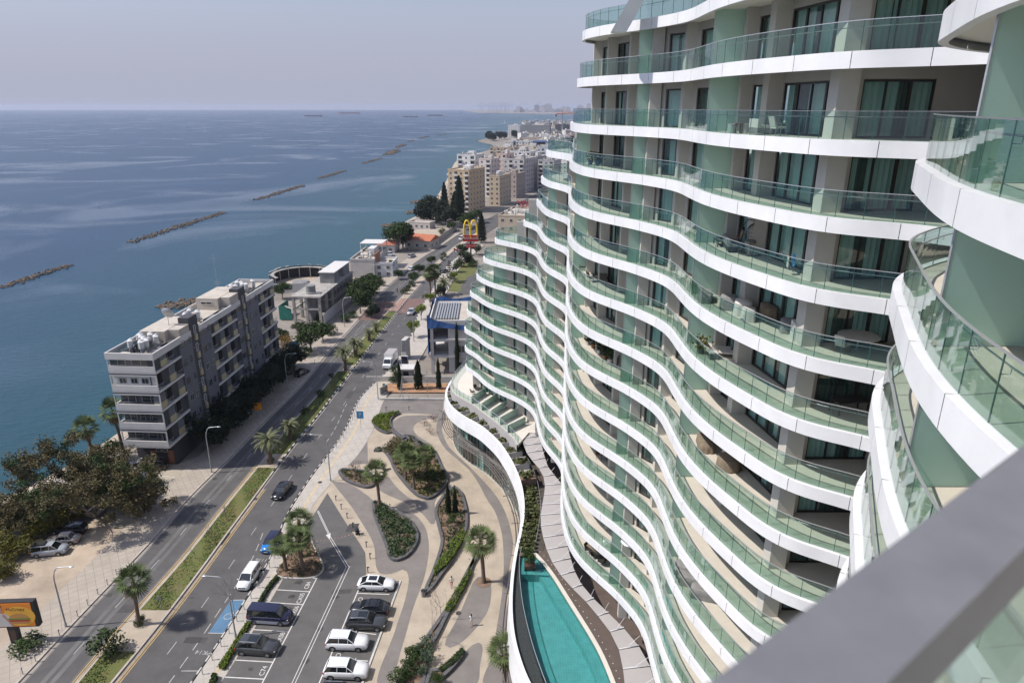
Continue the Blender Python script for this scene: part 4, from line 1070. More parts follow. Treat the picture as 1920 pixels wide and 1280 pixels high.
for a, b in ((.103,sx[1]-.01),(sx[2]+.01,sx[5]-.01),(sx[6]+.01,Lb)): mb.prism([(-.1,a),(0.12,a),(0.12,b),(-.1,b)], 19.95, ZR)
mb.obj('parapet', ['wpaint'], flats)
for a, b, h_ in ((sx[1]-4.5,sx[2]+1.5,22.3),(sx[5]-5,sx[6]+1.5,22.7)):
    mb = MB(); mb.prism([(-1.95,a),(-Wb+1.4,a),(-Wb+1.4,b),(-1.95,b)], 20.41, h_); mb.prism([(0.0,a+1),(-1.94,a+1),(-1.94,b),(0.0,b)] if False else [(-.11,a+1.2),(-1.94,a+1.2),(-1.94,sx[1]-.02 if a < 20 else sx[5]-.02),(-.11,sx[1]-.02 if a < 20 else sx[5]-.02)], 20.42, h_-.05); mb.obj('roof_room', ['roofgrit'], flats)
put_window(flats, -4.3, sx[5]-5.02, 21.8, 0, 2.2, .55, 1, ('wpaint','frame'))
hp = [(-3.2,2.6),(-5.4,6.2),(-2.2,9.0),(-3.4,9.4),(-2.6,3.6),(-3.6,4.2),(-4.6,5.2),(-2.4,5.6),(-3.9,6.6),(-2.8,7.8),(-4.4,8.2),(-5.2,3.2)]
heaters(flats, [(x,y,20.42) for x, y in hp if y < sx[1]-5], .3)
heaters(flats, [(-3.0,sx[3]-2.2,20.42),(-4.0,sx[3]-.6,20.42),(-2.6,sx[3]+1,20.42),(-4.4,sx[3]+1.8,20.42)], .2)
heaters(flats, [(-2.2+-.9*(i % 4),sx[6]+3+1.5*(i//2),20.42) for i in range(9)], .5)
mb = MB(); mb.tube([(-3,sx[1]-1,22.3),(-3,sx[1]-1,24.4)],.05,5)
for i in range(5):
    r0, r1 = 1.1*i/5, 1.1*(i+1)/5
    vs = []; n_ = 16
    for r_ in (r0, r1):
        for j in range(n_): vs.append((-3+r_*cos(2*pi*j/n_), sx[1]-1-.35*r_*sin(2*pi*j/n_)-.2+.35*r_*r_, 24.5+.9*r_*sin(2*pi*j/n_)))
    mb.add(vs, [(j,(j+1)%n_,n_+(j+1)%n_,n_+j) for j in range(n_)], True)
mb.obj('satellite_dish', ['steel'], flats)
mb = MB(); mb.tube([(-5,sx[6]-1,22.7),(-5,sx[6]-1,30)],.035,4); [mb.tube([(-5.6,sx[6]-1,24+j*.4),(-4.4,sx[6]-1,24+j*.4)],.015,3) for j in (0,1,13)]; mb.obj('aerial', ['steel'], flats)
for x in (3.2,6.2): 
    mb = MB(); mb.box(-Wb+x-.5,-Wb+x+.5,2.52,2.58,.2,2.6); mb.obj('door', ['brick'], flats)
for x in (4.2,5.3): put_window(flats, -Wb+x, 2.56, 2.6, 0, .9, .5, 0, ('wpaint','dkglass'))
# ---------------- unfinished concrete frame
o_ = Vector(P(604,606)); q_ = Vector((-51.7,213)); uu = (q_-o_).normalized(); az2 = atan2(uu.y,uu.x)-pi/2
cf = thing('concrete_frame', 'unfinished two storey concrete frame building with bare columns and roof tank', 'building site', (o_.x,o_.y,0), az2)
for k, z in enumerate((3.9,7.5)):
    mb = MB()
    if k: mb.prism([(0.4,-.6),(-8.2,-.6),(-8.2,31),(0.4,31)], z, z+.35)
    else:
        mb.prism([(0.2,-.3),(-8,-.3),(-8,0.5),(0.2,.5)], z, z+.4); mb.prism([(0.2,10),(-8,10),(-8,31),(0.2,31)], z, z+.35); mb.prism([(-7.4,.51),(-8,.51),(-8,9.99),(-7.4,9.99)], z, z+.4)
        mb.prism([(-8.01,-.3),(-11.5,2.4),(-11.3,2.8),(-8.01,.2)], z, z+.3)
    mb.obj('floor_slab', ['conc'], cf)
for x in (-.2,-4.0,-7.6):
    for y in (0,5.5,11,17,23,29):
        if x == -4.0 and y in (11,23): continue
        mb = MB(); mb.box(x-.35,x+.35,y-.3,y+.3,-1,7.49); mb.obj('column', ['conc'], cf)
mb = MB(); mb.box(-8,.2,12,30.8,0,3.88); mb.box(-7.9,0.15,12.5,30.7,4.26,7.48); mb.obj('wall', ['concd'], cf)
mb = MB(); mb.cyl(-3.6,3.2,0,10.2,1.35,n=20); mb.obj('stair_drum', ['concd'], cf)
mb = MB(); mb.box(-5,-.6,15,19.5,7.86,11.0); mb.mi(1).box(-5.3,-.3,14.7,30.5,11.01,11.25); mb.mi(0).box(-5,-.6,24,30,7.86,11.0); mb.obj('roof_room', ['concd','wpaint'], cf)
for i in range(6):
    put_window(cf, .36, 12+3*i, 5.9, pi/2, 1.3, 1.6, 0, ('conc','black'))
mb = MB()
for x in (-8.1,.3):
    for y in range(0, 13, 3): mb.tube([(x,y,7.86),(x,y,8.9)],.03,4)
    mb.tube([(x,0,8.9),(x,12,8.9)],.025,4); mb.tube([(x,0,8.4),(x,12,8.4)],.025,4)
mb.tube([(-8.1,-.4,8.9),(.3,-.4,8.9)],.025,4).tube([(-8.1,-.4,8.4),(.3,-.4,8.4)],.025,4); mb.obj('guard_rail', ['steel'], cf)
for x0, y0, x1, y1, z in ((.5,4,.5,24,3.0),): 
    mb = MB(); mb.box(.9,1.0,-1,30,0,3.0); tag(mb.obj('site_hoarding', ['wpaint'], None, (o_.x,o_.y,0), az2), 'pale site hoarding along the footpath beside the unfinished concrete frame', 'fence')
mb = MB(); mb.box(-13,-9.5,2,2.1,.2,4.2); mb.box(-13.1,-13,2,9,.2,4.2); tag(mb.obj('green_screen', ['netgreen'], None, (o_.x,o_.y,0), az2), 'green netting screen on the sea side of the unfinished frame', 'screen')
# ---------------- round beach club
cl = thing('beach_club', 'round black walled beach club terrace with white raking posts', 'beach club', (-73,231,0))
mb = MB()
for i in range(30):
    a1 = radians(-15+i*8.2); a2 = radians(-15+(i+1)*8.2)
    for r0, r1 in ((10.3,10.5),): mb.prism([(r0*cos(a1),r0*sin(a1)),(r1*cos(a1),r1*sin(a1)),(r1*cos(a2),r1*sin(a2)),(r0*cos(a2),r0*sin(a2))], 0, 4.0)
mb.obj('round_wall', ['black'], cl)
mb = MB()
for i in range(30):
    a1 = radians(-15+i*8.2); a2 = radians(-15+(i+1)*8.2); mb.prism([(8.9*cos(a1),8.9*sin(a1)),(10.29*cos(a1),10.29*sin(a1)),(10.29*cos(a2),10.29*sin(a2)),(8.9*cos(a2),8.9*sin(a2))], 3.5, 3.7)
mb.obj('canopy_ring', ['conc'], cl)
for i in range(0, 30, 3):
    a = radians(-12+i*8.2); mb = MB(); mb.tube([(8.2*cos(a),8.2*sin(a),5.0),(10.7*cos(a),10.7*sin(a),4.1)],.12,5); mb.tube([(8.9*cos(a),8.9*sin(a),0),(8.9*cos(a),8.9*sin(a),3.5)],.1,5); mb.obj('raking_post', ['wpaint'], cl)
mb = MB(); mb.cyl(0,-1,0,1.0,3.0,2.8,n=20); mb.obj('round_bar', ['concd'], cl)
mb = MB(); mb.prism([(-12,-9),(10,-13),(17,-4),(17,10),(-11,11)], -2.5, -.01, top=0); mb.obj('terrace', ['sandc'], cl)
mb = MB(); mb.box(-7,6,-13.2,-13.0,-.5,3.2); tag(mb.obj('boundary_wall', ['wpaint'], None, (-73,231,0), .1), 'plain white boundary wall below the round beach club', 'wall')
# ---------------- low buildings along the shore
b1 = block('low_building', 'low building with brick end wall and white roof frame beyond the concrete shell', 'building', P(703,521), az2+.02, 8.5, 22, 6.2, (0.48,.45,.41), 2, 2, 4, tanks=7, sides='r', seed=3)
mb = MB(); mb.box(-.2,.14,2,9,0.5,8.2); mb.obj('brick_wall', ['brick'], b1)
mb = MB(); 
for x in (-8.3,-.2):
    for y in (14,21.8): mb.box(x-.12,x+.12,y-.12,y+.12,6.2,9.6)
mb.box(-8.5,0,13.8,22,9.61,9.8); mb.obj('roof_frame', ['wpaint'], b1)
b2 = block('white_house', 'small white two level house with steps by the pavement near parked vans', 'house', P(737,519), az2+.05, 6.5, 10, 4.6, (0.62,.61,.6), 2, 2, 2, sides='fr', pent=False)
b3 = block('beach_hut', 'small beach hut under a red roof near the waterline', 'hut', P(740,474), az2, 7, 6, 2.6, (0.55,.5,.46), 1, 2, 1, pent=False, sides='f')
mb = MB(); mb.add([(-7.4,-.6,3.31),(.4,-.6,3.31),(.4,6.5,3.31),(-7.4,6.5,3.31),(-7.4,3,4.5),(.4,3,4.5)],[(0,1,5,4),(2,3,4,5),(1,2,5),(3,0,4),(0,3,2,1)]); mb.obj('roof', ['rooftile_red'], b3)
b4 = block('restaurant', 'seaside restaurant with long orange tiled roof and open terrace', 'restaurant', P(806,468), az2-.28, 12, 9, 3.0, (0.5,.45,.4), 1, 3, 2, pent=False, sides='fr')
mb = MB(); mb.add([(-12.6,-.8,3.71),(.6,-.8,3.71),(.6,9.6,3.71),(-12.6,9.6,3.71),(-12.6,5,5.6),(.6,5,5.6)],[(0,1,5,4),(2,3,4,5),(1,2,5),(3,0,4),(0,3,2,1)]); mb.obj('roof', ['orange_roof'], b4)
mb = MB(); mb.sheet(PP([(765,470),(806,470),(850,440),(840,428),(780,432),(768,440)]), .35); struct('terrace', mb, ['sandc'])
b4b = block('beach_bar', 'long low beach bar with flat roof beyond the orange roofed restaurant', 'bar', P(806,431), az2-.3, 12, 6, 3.0, (0.45,.4,.37), 1, 4, 1, pent=False, sides='f')
mb = MB()
for i in range(14):
    a = Vector(P(808+3.4*i, 466-2.6*i)); mb.box(a.x-.1,a.x+.1,a.y-.1,a.y+.1,0,3.4); 
a = Vector(P(806,468)); b = Vector(P(856,430)); d = (b-a).normalized(); n_ = Vector((-d.y,d.x))*.12
mb.prism([tuple(a),tuple(b),tuple(b+n_),tuple(a+n_)], 0, 2.6); tag(mb.obj('stone_wall', ['conc']), 'long grey wall beside the road past the orange roofed restaurant', 'wall')
# ---------------- building with blue netting right of the road
o_ = Vector(P(808,700)); nb = thing('clinic_building', 'white three storey building wrapped in torn blue netting behind the cypresses', 'building', (o_.x,o_.y,0), 0.03)
mb = MB(); 
for z in (3.8,7.7,11.4): mb.mi(0).prism([(0,0),(26,0),(26,19),(0,19)], z, z+.5)
mb.mi(0).box(4.2,26,.3,18.7,0,3.79).box(4.2,26,.3,18.7,4.31,7.69).box(4.2,26,.3,18.7,8.21,11.39); mb.obj('wall', ['wpaint'], nb)
for x in (0.5,):
    for y in (.4,6,12,18): mb = MB(); mb.box(x-.35,x+.35,y-.35,y+.35,0,11.38); mb.obj('column', ['wpaint'], nb)
mb = MB(); mb.box(4.1,4.18,.8,18.4,4.4,7.5).box(4.1,4.18,.8,18.4,8.3,11.2).box(.2,4.1,17.9,18.0,4.4,11.2); mb.obj('glazing', ['dkglass'], nb)
for z in (1.8,5.8): put_window(nb, 8.5, .26, z, 0, 5.2, 1.6, 3, ('steel','dkglass')); 
put_window(nb, 15.5, .26, 5.8, 0, 4.2, 1.6, 3, ('steel','dkglass'))
mb = MB(); mb.prism([(0,0),(26,0),(26,.25),(0,.25)], 11.91, 12.7); mb.prism([(0,.26),(.25,.26),(.25,19),(0,19)], 11.91, 12.7); mb.mi(1).sheet([(.3,.3),(25.8,.3),(25.8,18.8),(.3,18.8)], 11.93); mb.obj('parapet', ['wpaint','roofgrit'], nb)
mb = MB(); [mb.box(1+i*.62,1.35+i*.62,3,17,11.95,12.35) for i in range(9)]; mb.obj('roof_panel', ['steel'], nb)
for x, y in ((9,5),(11,12),(14,8),(16,14)): mb = MB(); mb.box(x,x+2.2,y,y+1.6,11.95,13.1); mb.cyl(x+1,y+.8,13.1,13.3,.6,n=12); mb.obj('air_unit', ['concd'], nb)
net = MB(); rn = random.Random(3)
def netstrip(p0, p1, z0f, z1f, n=26, bulge=.25):
    for i in range(n):
        a = p0.lerp(p1, i/n); b = p0.lerp(p1, (i+1)/n)
        net.quad((a.x+bulge*sin(i*1.3),a.y-bulge*abs(sin(i*.9)),z0f(i/n)),(b.x+bulge*sin((i+1)*1.3),b.y-bulge*abs(sin((i+1)*.9)),z0f((i+1)/n)),(b.x,b.y,z1f((i+1)/n)),(a.x,a.y,z1f(i/n)))
netstrip(Vector((-.4,-.4)), Vector((24,-.4)), lambda t: 10.9+.3*sin(t*14), lambda t: 14.2-3*sin(pi*min(1,t*1.1))**.6*.9)
netstrip(Vector((-.4,19)), Vector((-.4,-.4)), lambda t: 3.5+.8*sin(t*9) if t > .55 else 9.5, lambda t: 13.0+.4*sin(t*8))
netstrip(Vector((-.4,19.3)), Vector((24,19.3)), lambda t: 11.2, lambda t: 12.7+.3*sin(t*20))
net.obj('netting', ['netblue'], nb)
# ---------------- taller blocks on the shore and the town beyond
blk = [
 ('apartment_tower', 'tall beige apartment tower with stacked balconies behind dark cypresses', P(881,399), -0.40, 13.5, 21, 23.5, (0.50,0.37,0.235), 8, 4, 5, 'fl', 5, 'frl'),
 ('apartment_block', 'narrow beige block just right of the tall beige tower', P(937,386), -0.40, 7, 18, 17.5, (0.46,0.37,0.27), 6, 2, 4, 'l', 3, 'fr'),
 ('apartment_block', 'grey brown block with flat fins between beige block and big grey block', P(968,372), -0.40, 12, 16, 15.5, (0.33,0.27,0.235), 5, 4, 4, None, 4, 'fr'),
 ('apartment_block', 'big pale grey apartment block with white front balconies and stepped white mural edge', P(982,362), -0.40, 16, 26, 22.8, (0.47,0.44,0.43), 7, 4, 6, 'f', 5, 'fr'),
 ('apartment_block', 'grey block with tall white wedge front right of the big pale block', P(1006,352), -0.40, 8, 30, 22.0, (0.36,0.35,0.36), 7, 2, 7, None, 3, 'fr'),
 ('apartment_block', 'white and pink topped block directly behind the tall beige tower', (-14,470), -0.40, 9, 14, 24.5, (0.58,0.50,0.46), 8, 2, 3, 'f', 4, 'frl'),
 ('apartment_block', 'white block with glassy upper storeys left of the pink one', (-25,480), -0.40, 14, 14, 26.5, (0.60,0.59,0.58), 8, 3, 3, 'f', 5, 'frl'),
 ('apartment_block', 'pink rendered block between white blocks in the shore cluster', (-4,500), -0.40, 7, 14, 26.0, (0.56,0.42,0.37), 8, 2, 3, 'f', 3, 'frl'),
 ('apartment_block', 'long white terrace block with many roof tanks behind the big grey block', (14,540), -0.40, 17, 16, 25, (0.58,0.57,0.56), 8, 5, 3, 'f', 8, 'frl'),
 ('apartment_block', 'pale blue grey block with curved top right of the roof tanks', (32,560), -0.40, 13, 14, 27, (0.42,0.44,0.48), 8, 4, 3, 'f', 3, 'frl'),
 ('apartment_block', 'sandy stone coloured block with brown penthouse in the middle distance', (2,740), -0.22, 26, 18, 17, (0.45,0.35,0.25), 5, 7, 3, 'f', 8, 'frl'),
 ('apartment_block', 'second sandy coloured block right of the first with orange roof room', (34,760), -0.22, 28, 18, 17, (0.46,0.36,0.27), 5, 7, 3, 'f', 9, 'frl'),
 ('hotel', 'white seaside hotel with rows of windows on the far headland', P(974,258.5), -0.22, 23, 20, 23, (0.62,0.61,0.60), 7, 5, 3, None, 4, 'fr'),
 ('hotel', 'long dark glazed hotel wing right of the white hotel on the headland', P(1030,257), -0.22, 60, 22, 22, (0.22,0.23,0.24), 6, 14, 3, None, 8, 'fr'),
 ('apartment_block', 'cream block with deep shaded balconies left behind the pale blue grey one', (24,620), -0.22, 14, 12, 22, (0.52,0.46,0.40), 7, 4, 2, 'f', 6, 'frl'),
 ('apartment_block', 'white block rising right behind the sandy coloured blocks', (22,830), -0.22, 18, 12, 19, (0.60,0.59,0.57), 6, 5, 2, 'f', 5, 'fr'),
 ('apartment_block', 'terracotta topped block beyond the white terrace block', (40,660), -0.22, 13, 12, 21, (0.50,0.30,0.22), 7, 3, 2, 'f', 4, 'fr'),
 ('apartment_block', 'grey block close behind the wedge fronted one', (30,505), -0.40, 12, 16, 21, (0.40,0.39,0.39), 7, 3, 4, 'f', 5, 'fr'),
 ('apartment_block', 'low sandy block at the shore before the stone coloured one', (-12,660), -0.22, 18, 12, 10, (0.47,0.38,0.29), 3, 5, 2, None, 5, 'frl'),
 ('apartment_block', 'low white block by the beach in front of the headland', (16,1010), -0.22, 26, 14, 11, (0.58,0.56,0.53), 3, 7, 2, None, 6, 'frl'),
 ('apartment_block', 'beige block half way along the curved beach', (40,1060), -0.22, 22, 14, 14, (0.45,0.38,0.31), 4, 6, 2, None, 5, 'fr'),
 ('warehouse', 'dark sloping building at the right end of the headland', P(1063,254), -0.22, 26, 30, 21, (0.07,0.075,0.085), 5, 6, 3, None, 0, 'f'),
]
for i, (nm, lb, org, rz, W_, D_, Hh, col, fl_, fr_, sd_, bal, tk, sides) in enumerate(blk):
    block(nm, lb, 'hotel' if nm == 'hotel' else ('building' if nm == 'warehouse' else 'apartment block'), org, rz, W_, D_, Hh, col, fl_, fr_, sd_, bal=bal, tanks=tk, sides=sides, seed=i*3)
# low block with a roof full of water heaters, red letters on the roof
kb = block('roof_sign_building', 'low beige block with crowded roof of water heaters and red roof letters', 'building', (12.5,290), -0.25, 19, 28, 13.6, (0.45,0.37,0.28), 4, 5, 3, tanks=26, sides='fr', pent=False, seed=9)
for txt, xx, zz in (('KARAOLIS', -11.5, 16.6), ('ROYAL', -11.5, 14.9)):
    me = letters(txt, 2.3, 'red', 'roof_letters', ext=.06); o = link('roof_letters', me, kb, (xx, 24, zz)); o.rotation_euler = (pi/2,0,0)
mb = MB(); [mb.tube([(-15+i*1.4,24.2,13.2),(-15+i*1.4,24.2,17.4)],.05,4) for i in range(6)]; mb.obj('sign_frame', ['steel'], kb)
# canopy in blue over a hall in the distance
hb = block('hall', 'dark hall under a blue awning roof in the middle distance', 'hall', (46,905), 0.05, 44, 20, 14, (0.10,0.09,0.10), 2, 0, 0, pent=False, windows=False, tanks=14)
mb = MB(); mb.box(-44,0,-3,20,15.4,15.8); mb.obj('blue_roof', ['netblue'], hb)
# scattered town houses
rt = random.Random(21)
pal = [(0.58,0.57,0.55),(0.5,0.46,0.41),(0.42,0.36,0.3),(0.36,0.34,0.33),(0.55,0.42,0.36),(0.6,0.59,0.57),(0.3,0.26,0.24)]
protos = []
for i in range(6):
    W_, D_, Hh = rt.uniform(10,16), rt.uniform(10,14), rt.choice([7,10,12,14])
    t = block('town_house', 'small flat roofed town house among the dense distant rooftops', 'house', (0,0), 0, W_, D_, Hh, pal[i], int(Hh//3), 4, 2, tanks=3, seed=i, group='distant town houses', sides='fr'); protos.append(t)
spots = []
for i in range(230):
    Y = 620*((2600/620)**rt.random()); pxx = rt.uniform(985 if Y > 900 else 1000, 1105)
    X = (pxx-960)/F*(Y*CP+H*SP)
    if Y < 900 and X < 46: continue
    if 1330 < Y < 1480 and X < 110: continue
    if any((X-a)**2+(Y-b)**2 < 17**2 for a, b in spots): continue
    spots.append((X, Y))
for i, (X, Y) in enumerate(spots):
    if i < 6: protos[i].location = (X,Y,0); protos[i].rotation_euler = (0,0,rt.uniform(-.5,.5)); continue
    pr_ = protos[i % 6]; c = dup(pr_, (X,Y,0), rt.uniform(-.6,.6), pr_['label'])
# far city by the harbour : towers as a group, faint through the haze
fh_ = random.Random(5)
cb = None
for i in range(70):
    pxx = fh_.uniform(965, 1108); Y = fh_.uniform(7300, 8200); X = (pxx-960)/F*Y*CP; w_ = fh_.uniform(18,70); hh = fh_.choice([12,16,22,28,35,48]) if fh_.random() > .12 else fh_.uniform(55,85)
    mb = MB(); mb.box(-w_/2,w_/2,0,30,0,hh); mb.box(-w_/4,w_/6,5,20,hh+.01,hh+fh_.uniform(3,9))
    o = mb.obj('harbour_building', [M2(fh_.choice([(0.5,0.48,0.46),(0.35,0.33,0.33),(0.6,0.55,0.52)]))], None, (X,Y,1.5)); tag(o, 'hazy building of the harbour town on the far shore', 'building', 'harbour town buildings on the far shore')
mb = MB(); mb.box(-13,13,0,24,0,146); mb.box(-9,9,3,20,146.01,158); [mb.mi(1).box(-13.3,13.3,-.4,-.05,4+j*7,7+j*7) for j in range(20)]; tag(mb.obj('skyscraper', [M2((0.16,0.19,0.26)),'dkglass'], None, (890,6500,1.5)), 'lone dark tall tower standing on the far shore in the haze', 'skyscraper')
def gantry(loc, rz, lb):
    t = thing('harbour_crane', lb, 'crane', loc, rz, 'harbour cranes on the far shore')
    for nm, segs in (('frame', [((-15,0,0),(-15,0,60)),((15,0,0),(15,0,60)),((-15,25,0),(-15,25,60)),((15,25,0),(15,25,60)),((-15,0,60),(15,0,60)),((-15,25,60),(15,25,60)),((-15,0,30),(15,0,30)),((0,10,60),(0,10,95))]),('boom', [((-60,12,60),(75,12,60)),((0,12,95),(70,12,61)),((0,12,95),(-50,12,61))])):
        mb = MB(); [mb.tube([a,b],.9,4) for a, b in segs]; mb.obj(nm, ['mgrey'], t)
for i, pxx in enumerate((903,918,928,936,945,951,1010)):
    Y = 7700+60*(i % 3); gantry(((pxx-960)/F*Y*CP, Y, 1.5), fh_.uniform(-.4,.4), 'faint gantry crane of the hazy harbour')
# construction crane in the town
Yc = 1500; Xc = (1055-960)/F*Yc*CP
t = thing('tower_crane', 'tower crane rising over the town with a short jib', 'crane', (Xc,Yc,0), .2)
mb = MB(); mb.tube([(0,0,0),(0,0,44)],1.3,4); mb.obj('mast', ['steel'], t)
mb = MB(); mb.tube([(-14,0,44),(28,0,45)],1.0,4); mb.tube([(0,0,50),(26,0,45)],.3,3); mb.tube([(0,0,44),(0,0,50)],.6,4); mb.obj('jib', ['orange_roof'], t)
mb = MB(); mb.box(-17,-12,-1.5,1.5,38,43); mb.obj('counterweight', ['conc'], t)
# ================================================================ VEGETATION
def leafmat(name, c1, c2, sc=1.2):
    m = mat(name, c1, 0.75, var=0.5, vs=sc, vcol=c2, vdet=3, spec=0.25); return m
M['bark'] = mat('palm_bark', (0.16,0.115,0.085), 0.95, var=0.35, vs=6, bump=0.5, bs=14)
M['barkg'] = mat('grey_bark', (0.26,0.22,0.19), 0.95, var=0.3, vs=3)
M['fan'] = leafmat('fan_frond', (0.13,0.165,0.055), (0.04,0.062,0.025), 3.5)
M['fand'] = leafmat('dry_frond', (0.24,0.17,0.09), (0.12,0.08,0.045))
M['datef'] = leafmat('date_frond', (0.19,0.20,0.10), (0.07,0.08,0.035))
M['lf_green'] = leafmat('leaf_mid_green', (0.055,0.085,0.02), (0.02,0.038,0.012), 0.9)
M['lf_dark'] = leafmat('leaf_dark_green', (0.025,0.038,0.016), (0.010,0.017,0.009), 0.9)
M['lf_bright'] = leafmat('leaf_bright_green', (0.17,0.22,0.022), (0.075,0.11,0.015), 2.0)
M['lf_olive'] = leafmat('leaf_olive_brown', (0.16,0.13,0.058), (0.06,0.055,0.027), 0.7)
M['lf_yellow'] = leafmat('leaf_yellow_green', (0.17,0.145,0.02), (0.055,0.065,0.015), 0.8)
M['lf_orange'] = leafmat('leaf_orange', (0.26,0.15,0.025), (0.10,0.07,0.02), 1.0)
M['lf_grey'] = leafmat('leaf_grey_green', (0.085,0.13,0.065), (0.035,0.05,0.03), 1.5)
M['lf_red'] = leafmat('leaf_reddish', (0.13,0.06,0.045), (0.06,0.03,0.022), 2.0)
def leafq(mb, c, s, r, el=None):
    a = Vector((r.gauss(0,1), r.gauss(0,1), r.gauss(0,.7))).normalized(); b = a.cross(Vector((r.gauss(0,1), r.gauss(0,1), r.gauss(0,1)))).normalized()
    a = a*s; b = b*s*.62; mb.quad(c-a, c+b*.9, c+a, c-b*.9)
def clump(mb, c, rad, n, s, r, shell=0.6):
    c = Vector(c)
    for _ in range(n):
        d = Vector((r.gauss(0,1), r.gauss(0,1), r.gauss(0,1))).normalized(); k = shell+(1-shell)*r.random() if r.random() < .8 else r.random()
        k *= 1+0.12*sin(d.x*5+c.x)*sin(d.y*4+c.y)
        leafq(mb, c+Vector((d.x*rad[0]*k, d.y*rad[1]*k, d.z*rad[2]*k)), s*r.uniform(.6,1.3), r)
def tree_mesh(kind, Hh, R, seed, leaf, lmat, n=2600, lobes=9, trunk_r=.16, flat=.75, bark='barkg', crown0=.35, name='tree', bare=0):
    r = random.Random(seed); tr = MB(); cr = MB()
    zc = Hh*(crown0+(1-crown0)*.45)
    tr.tube([(0,0,-.3),(r.uniform(-.1,.1),0,Hh*crown0*.6),(r.uniform(-.2,.2),r.uniform(-.2,.2),zc)], [trunk_r*1.3,trunk_r,trunk_r*.6], 7)
    for i in range(lobes):
        a = 2*pi*i/lobes+r.uniform(-.4,.4); k = r.uniform(.35,.75)*R; zz = zc+r.uniform(-.28,.34)*Hh*(1-crown0)
        c = (k*cos(a), k*sin(a), zz); rr = R*r.uniform(.36,.55)
        tr.tube([(0,0,Hh*crown0*.7),(c[0]*.5,c[1]*.5,(Hh*crown0*.7+zz)/2+.1),c], [trunk_r*.6,trunk_r*.4,trunk_r*.12], 5)
        clump(cr, c, (rr,rr,rr*flat), n//(lobes+1), leaf, r, .55)
    clump(cr, (0,0,zc+.22*Hh*(1-crown0)), (R*.55,R*.55,R*.5*flat), n//(lobes+1), leaf, r, .5)
    return tr.mesh('trunk', [bark]), cr.mesh('crown', [lmat])
def plant_from(meshes, name, label, cat, loc, rz=0, s=1, group=None, names=('trunk','crown')):
    t = thing(name, label, cat, loc, rz, group)
    for nm, me in zip(names, meshes): link(nm, me, t)
    t.scale = (s,)*3 if not isinstance(s, tuple) else s
    return t
def fan_palm_meshes(Hh, seed, R=1.75, dry=7, nf=27):
    r = random.Random(seed); tr = MB(); cr = MB(); lean = r.uniform(-.35,.35); ln2 = r.uniform(-.2,.2)
    k = 14; pts = [(lean*(i/k)**1.5, ln2*(i/k)**1.5, Hh*i/k-.1) for i in range(k+1)]
    rad = [0.21+0.10*max(0,1-i/2.5)+0.012*(i % 2) for i in range(k+1)]; tr.tube(pts, rad, 10)
    top = Vector(pts[-1])
    for i in range(nf+dry):
        dead = i >= nf
        az = i*2.39996+r.uniform(-.2,.2); f = i/nf; el = radians(80-112*f**.9) if not dead else radians(r.uniform(-78,-52))
        el += r.uniform(-.1,.1); pl = R*r.uniform(.5,.68)*(1 if not dead else .75); d = Vector((cos(az)*cos(el), sin(az)*cos(el), sin(el)))
        hub = top+d*pl+Vector((0,0,-.12*pl)); cr.cur = 1 if dead else 0
        sd_ = Vector((-sin(az), cos(az), 0)); upv = d.cross(sd_)*-1
        cr.quad(top+sd_*.03, hub+sd_*.02, hub-sd_*.02, top-sd_*.03)
        nb = 12; fr_ = R*r.uniform(.60,.80)
        for j in range(nb):
            b = radians(-85+170*j/(nb-1)); dr = (d*cos(b)+sd_*sin(b)).normalized(); droop = 0.18+.22*r.random()
            wv = (sd_*cos(b)-d*sin(b))*.072; tip = hub+dr*fr_*(.82+.18*cos(b))+Vector((0,0,-droop*fr_*.6)); mid_ = hub+dr*fr_*.55+upv*.05
            cr.add([tuple(hub), tuple(mid_+wv), tuple(tip), tuple(mid_-wv)], [(0,1,2,3)])
    return tr.mesh('trunk', ['bark']), cr.mesh('crown', ['fan','fand'])
def date_palm_meshes(Hh, seed, R=3.0, nf=46):
    r = random.Random(seed); tr = MB(); cr = MB()
    k = 12; tr.tube([(0,0,Hh*i/k-.1) for i in range(k+1)], [0.36+.05*(i % 2)+.08*max(0,1-i/2) for i in range(k+1)], 10)
    top = Vector((0,0,Hh))
    for i in range(nf):
        az = i*2.39996+r.uniform(-.15,.15); el = radians(80-88*(i/nf)**.8); L_ = R*r.uniform(.85,1.1); n = 12; pts = []
        p = top.copy(); e = el
        for j in range(n+1):
            pts.append(p.copy()); p = p+Vector((cos(az)*cos(e), sin(az)*cos(e), sin(e)))*L_/n; e -= radians(6.5+2*(j/n)*3)*(.7+.3*r.random())
        sd_ = Vector((-sin(az), cos(az), 0))
        for j in range(n):
            a, b = pts[j], pts[j+1]; cr.quad(a+sd_*.02, b+sd_*.015, b-sd_*.015, a-sd_*.02)
            if j < 1: continue
            ll = .46*sin(pi*min(.96,(j+.8)/(n+.5)))**.6; fwd = (b-a).normalized()
            for s_ in (-1,1):
                for q in (0,.33,.66):
                    o = a.lerp(b, q); tipp = o+(sd_*s_*.82+fwd*.55+Vector((0,0,-.28))).normalized()*ll; cr.add([tuple(o), tuple(o+fwd*.075), tuple(tipp)], [(0,1,2)])
    return tr.mesh('trunk', ['bark']), cr.mesh('crown', ['datef'])
FP = [fan_palm_meshes(6.2, i) for i in range(3)]
def fan(px, py, top, label, v=0, s=1.0, z=0.1, group=None):
    x, y = P(px, py, z); _, _, zt = PY(top[0], top[1], y); sc = max(.6, (zt-z)/6.5); w_ = s*(0.85+.15*sc)
    return plant_from(FP[v % 3], 'palm_tree', label, 'palm tree', (x,y,z), v*1.7, (w_,w_,sc), group)
fan(262,1172,(253,1082),'tall fan palm with shrub skirt standing in the median near the round bush',0,1.02)
fan(537,1069,(527,1016),'leftmost fan palm of the three on the car park island',1)
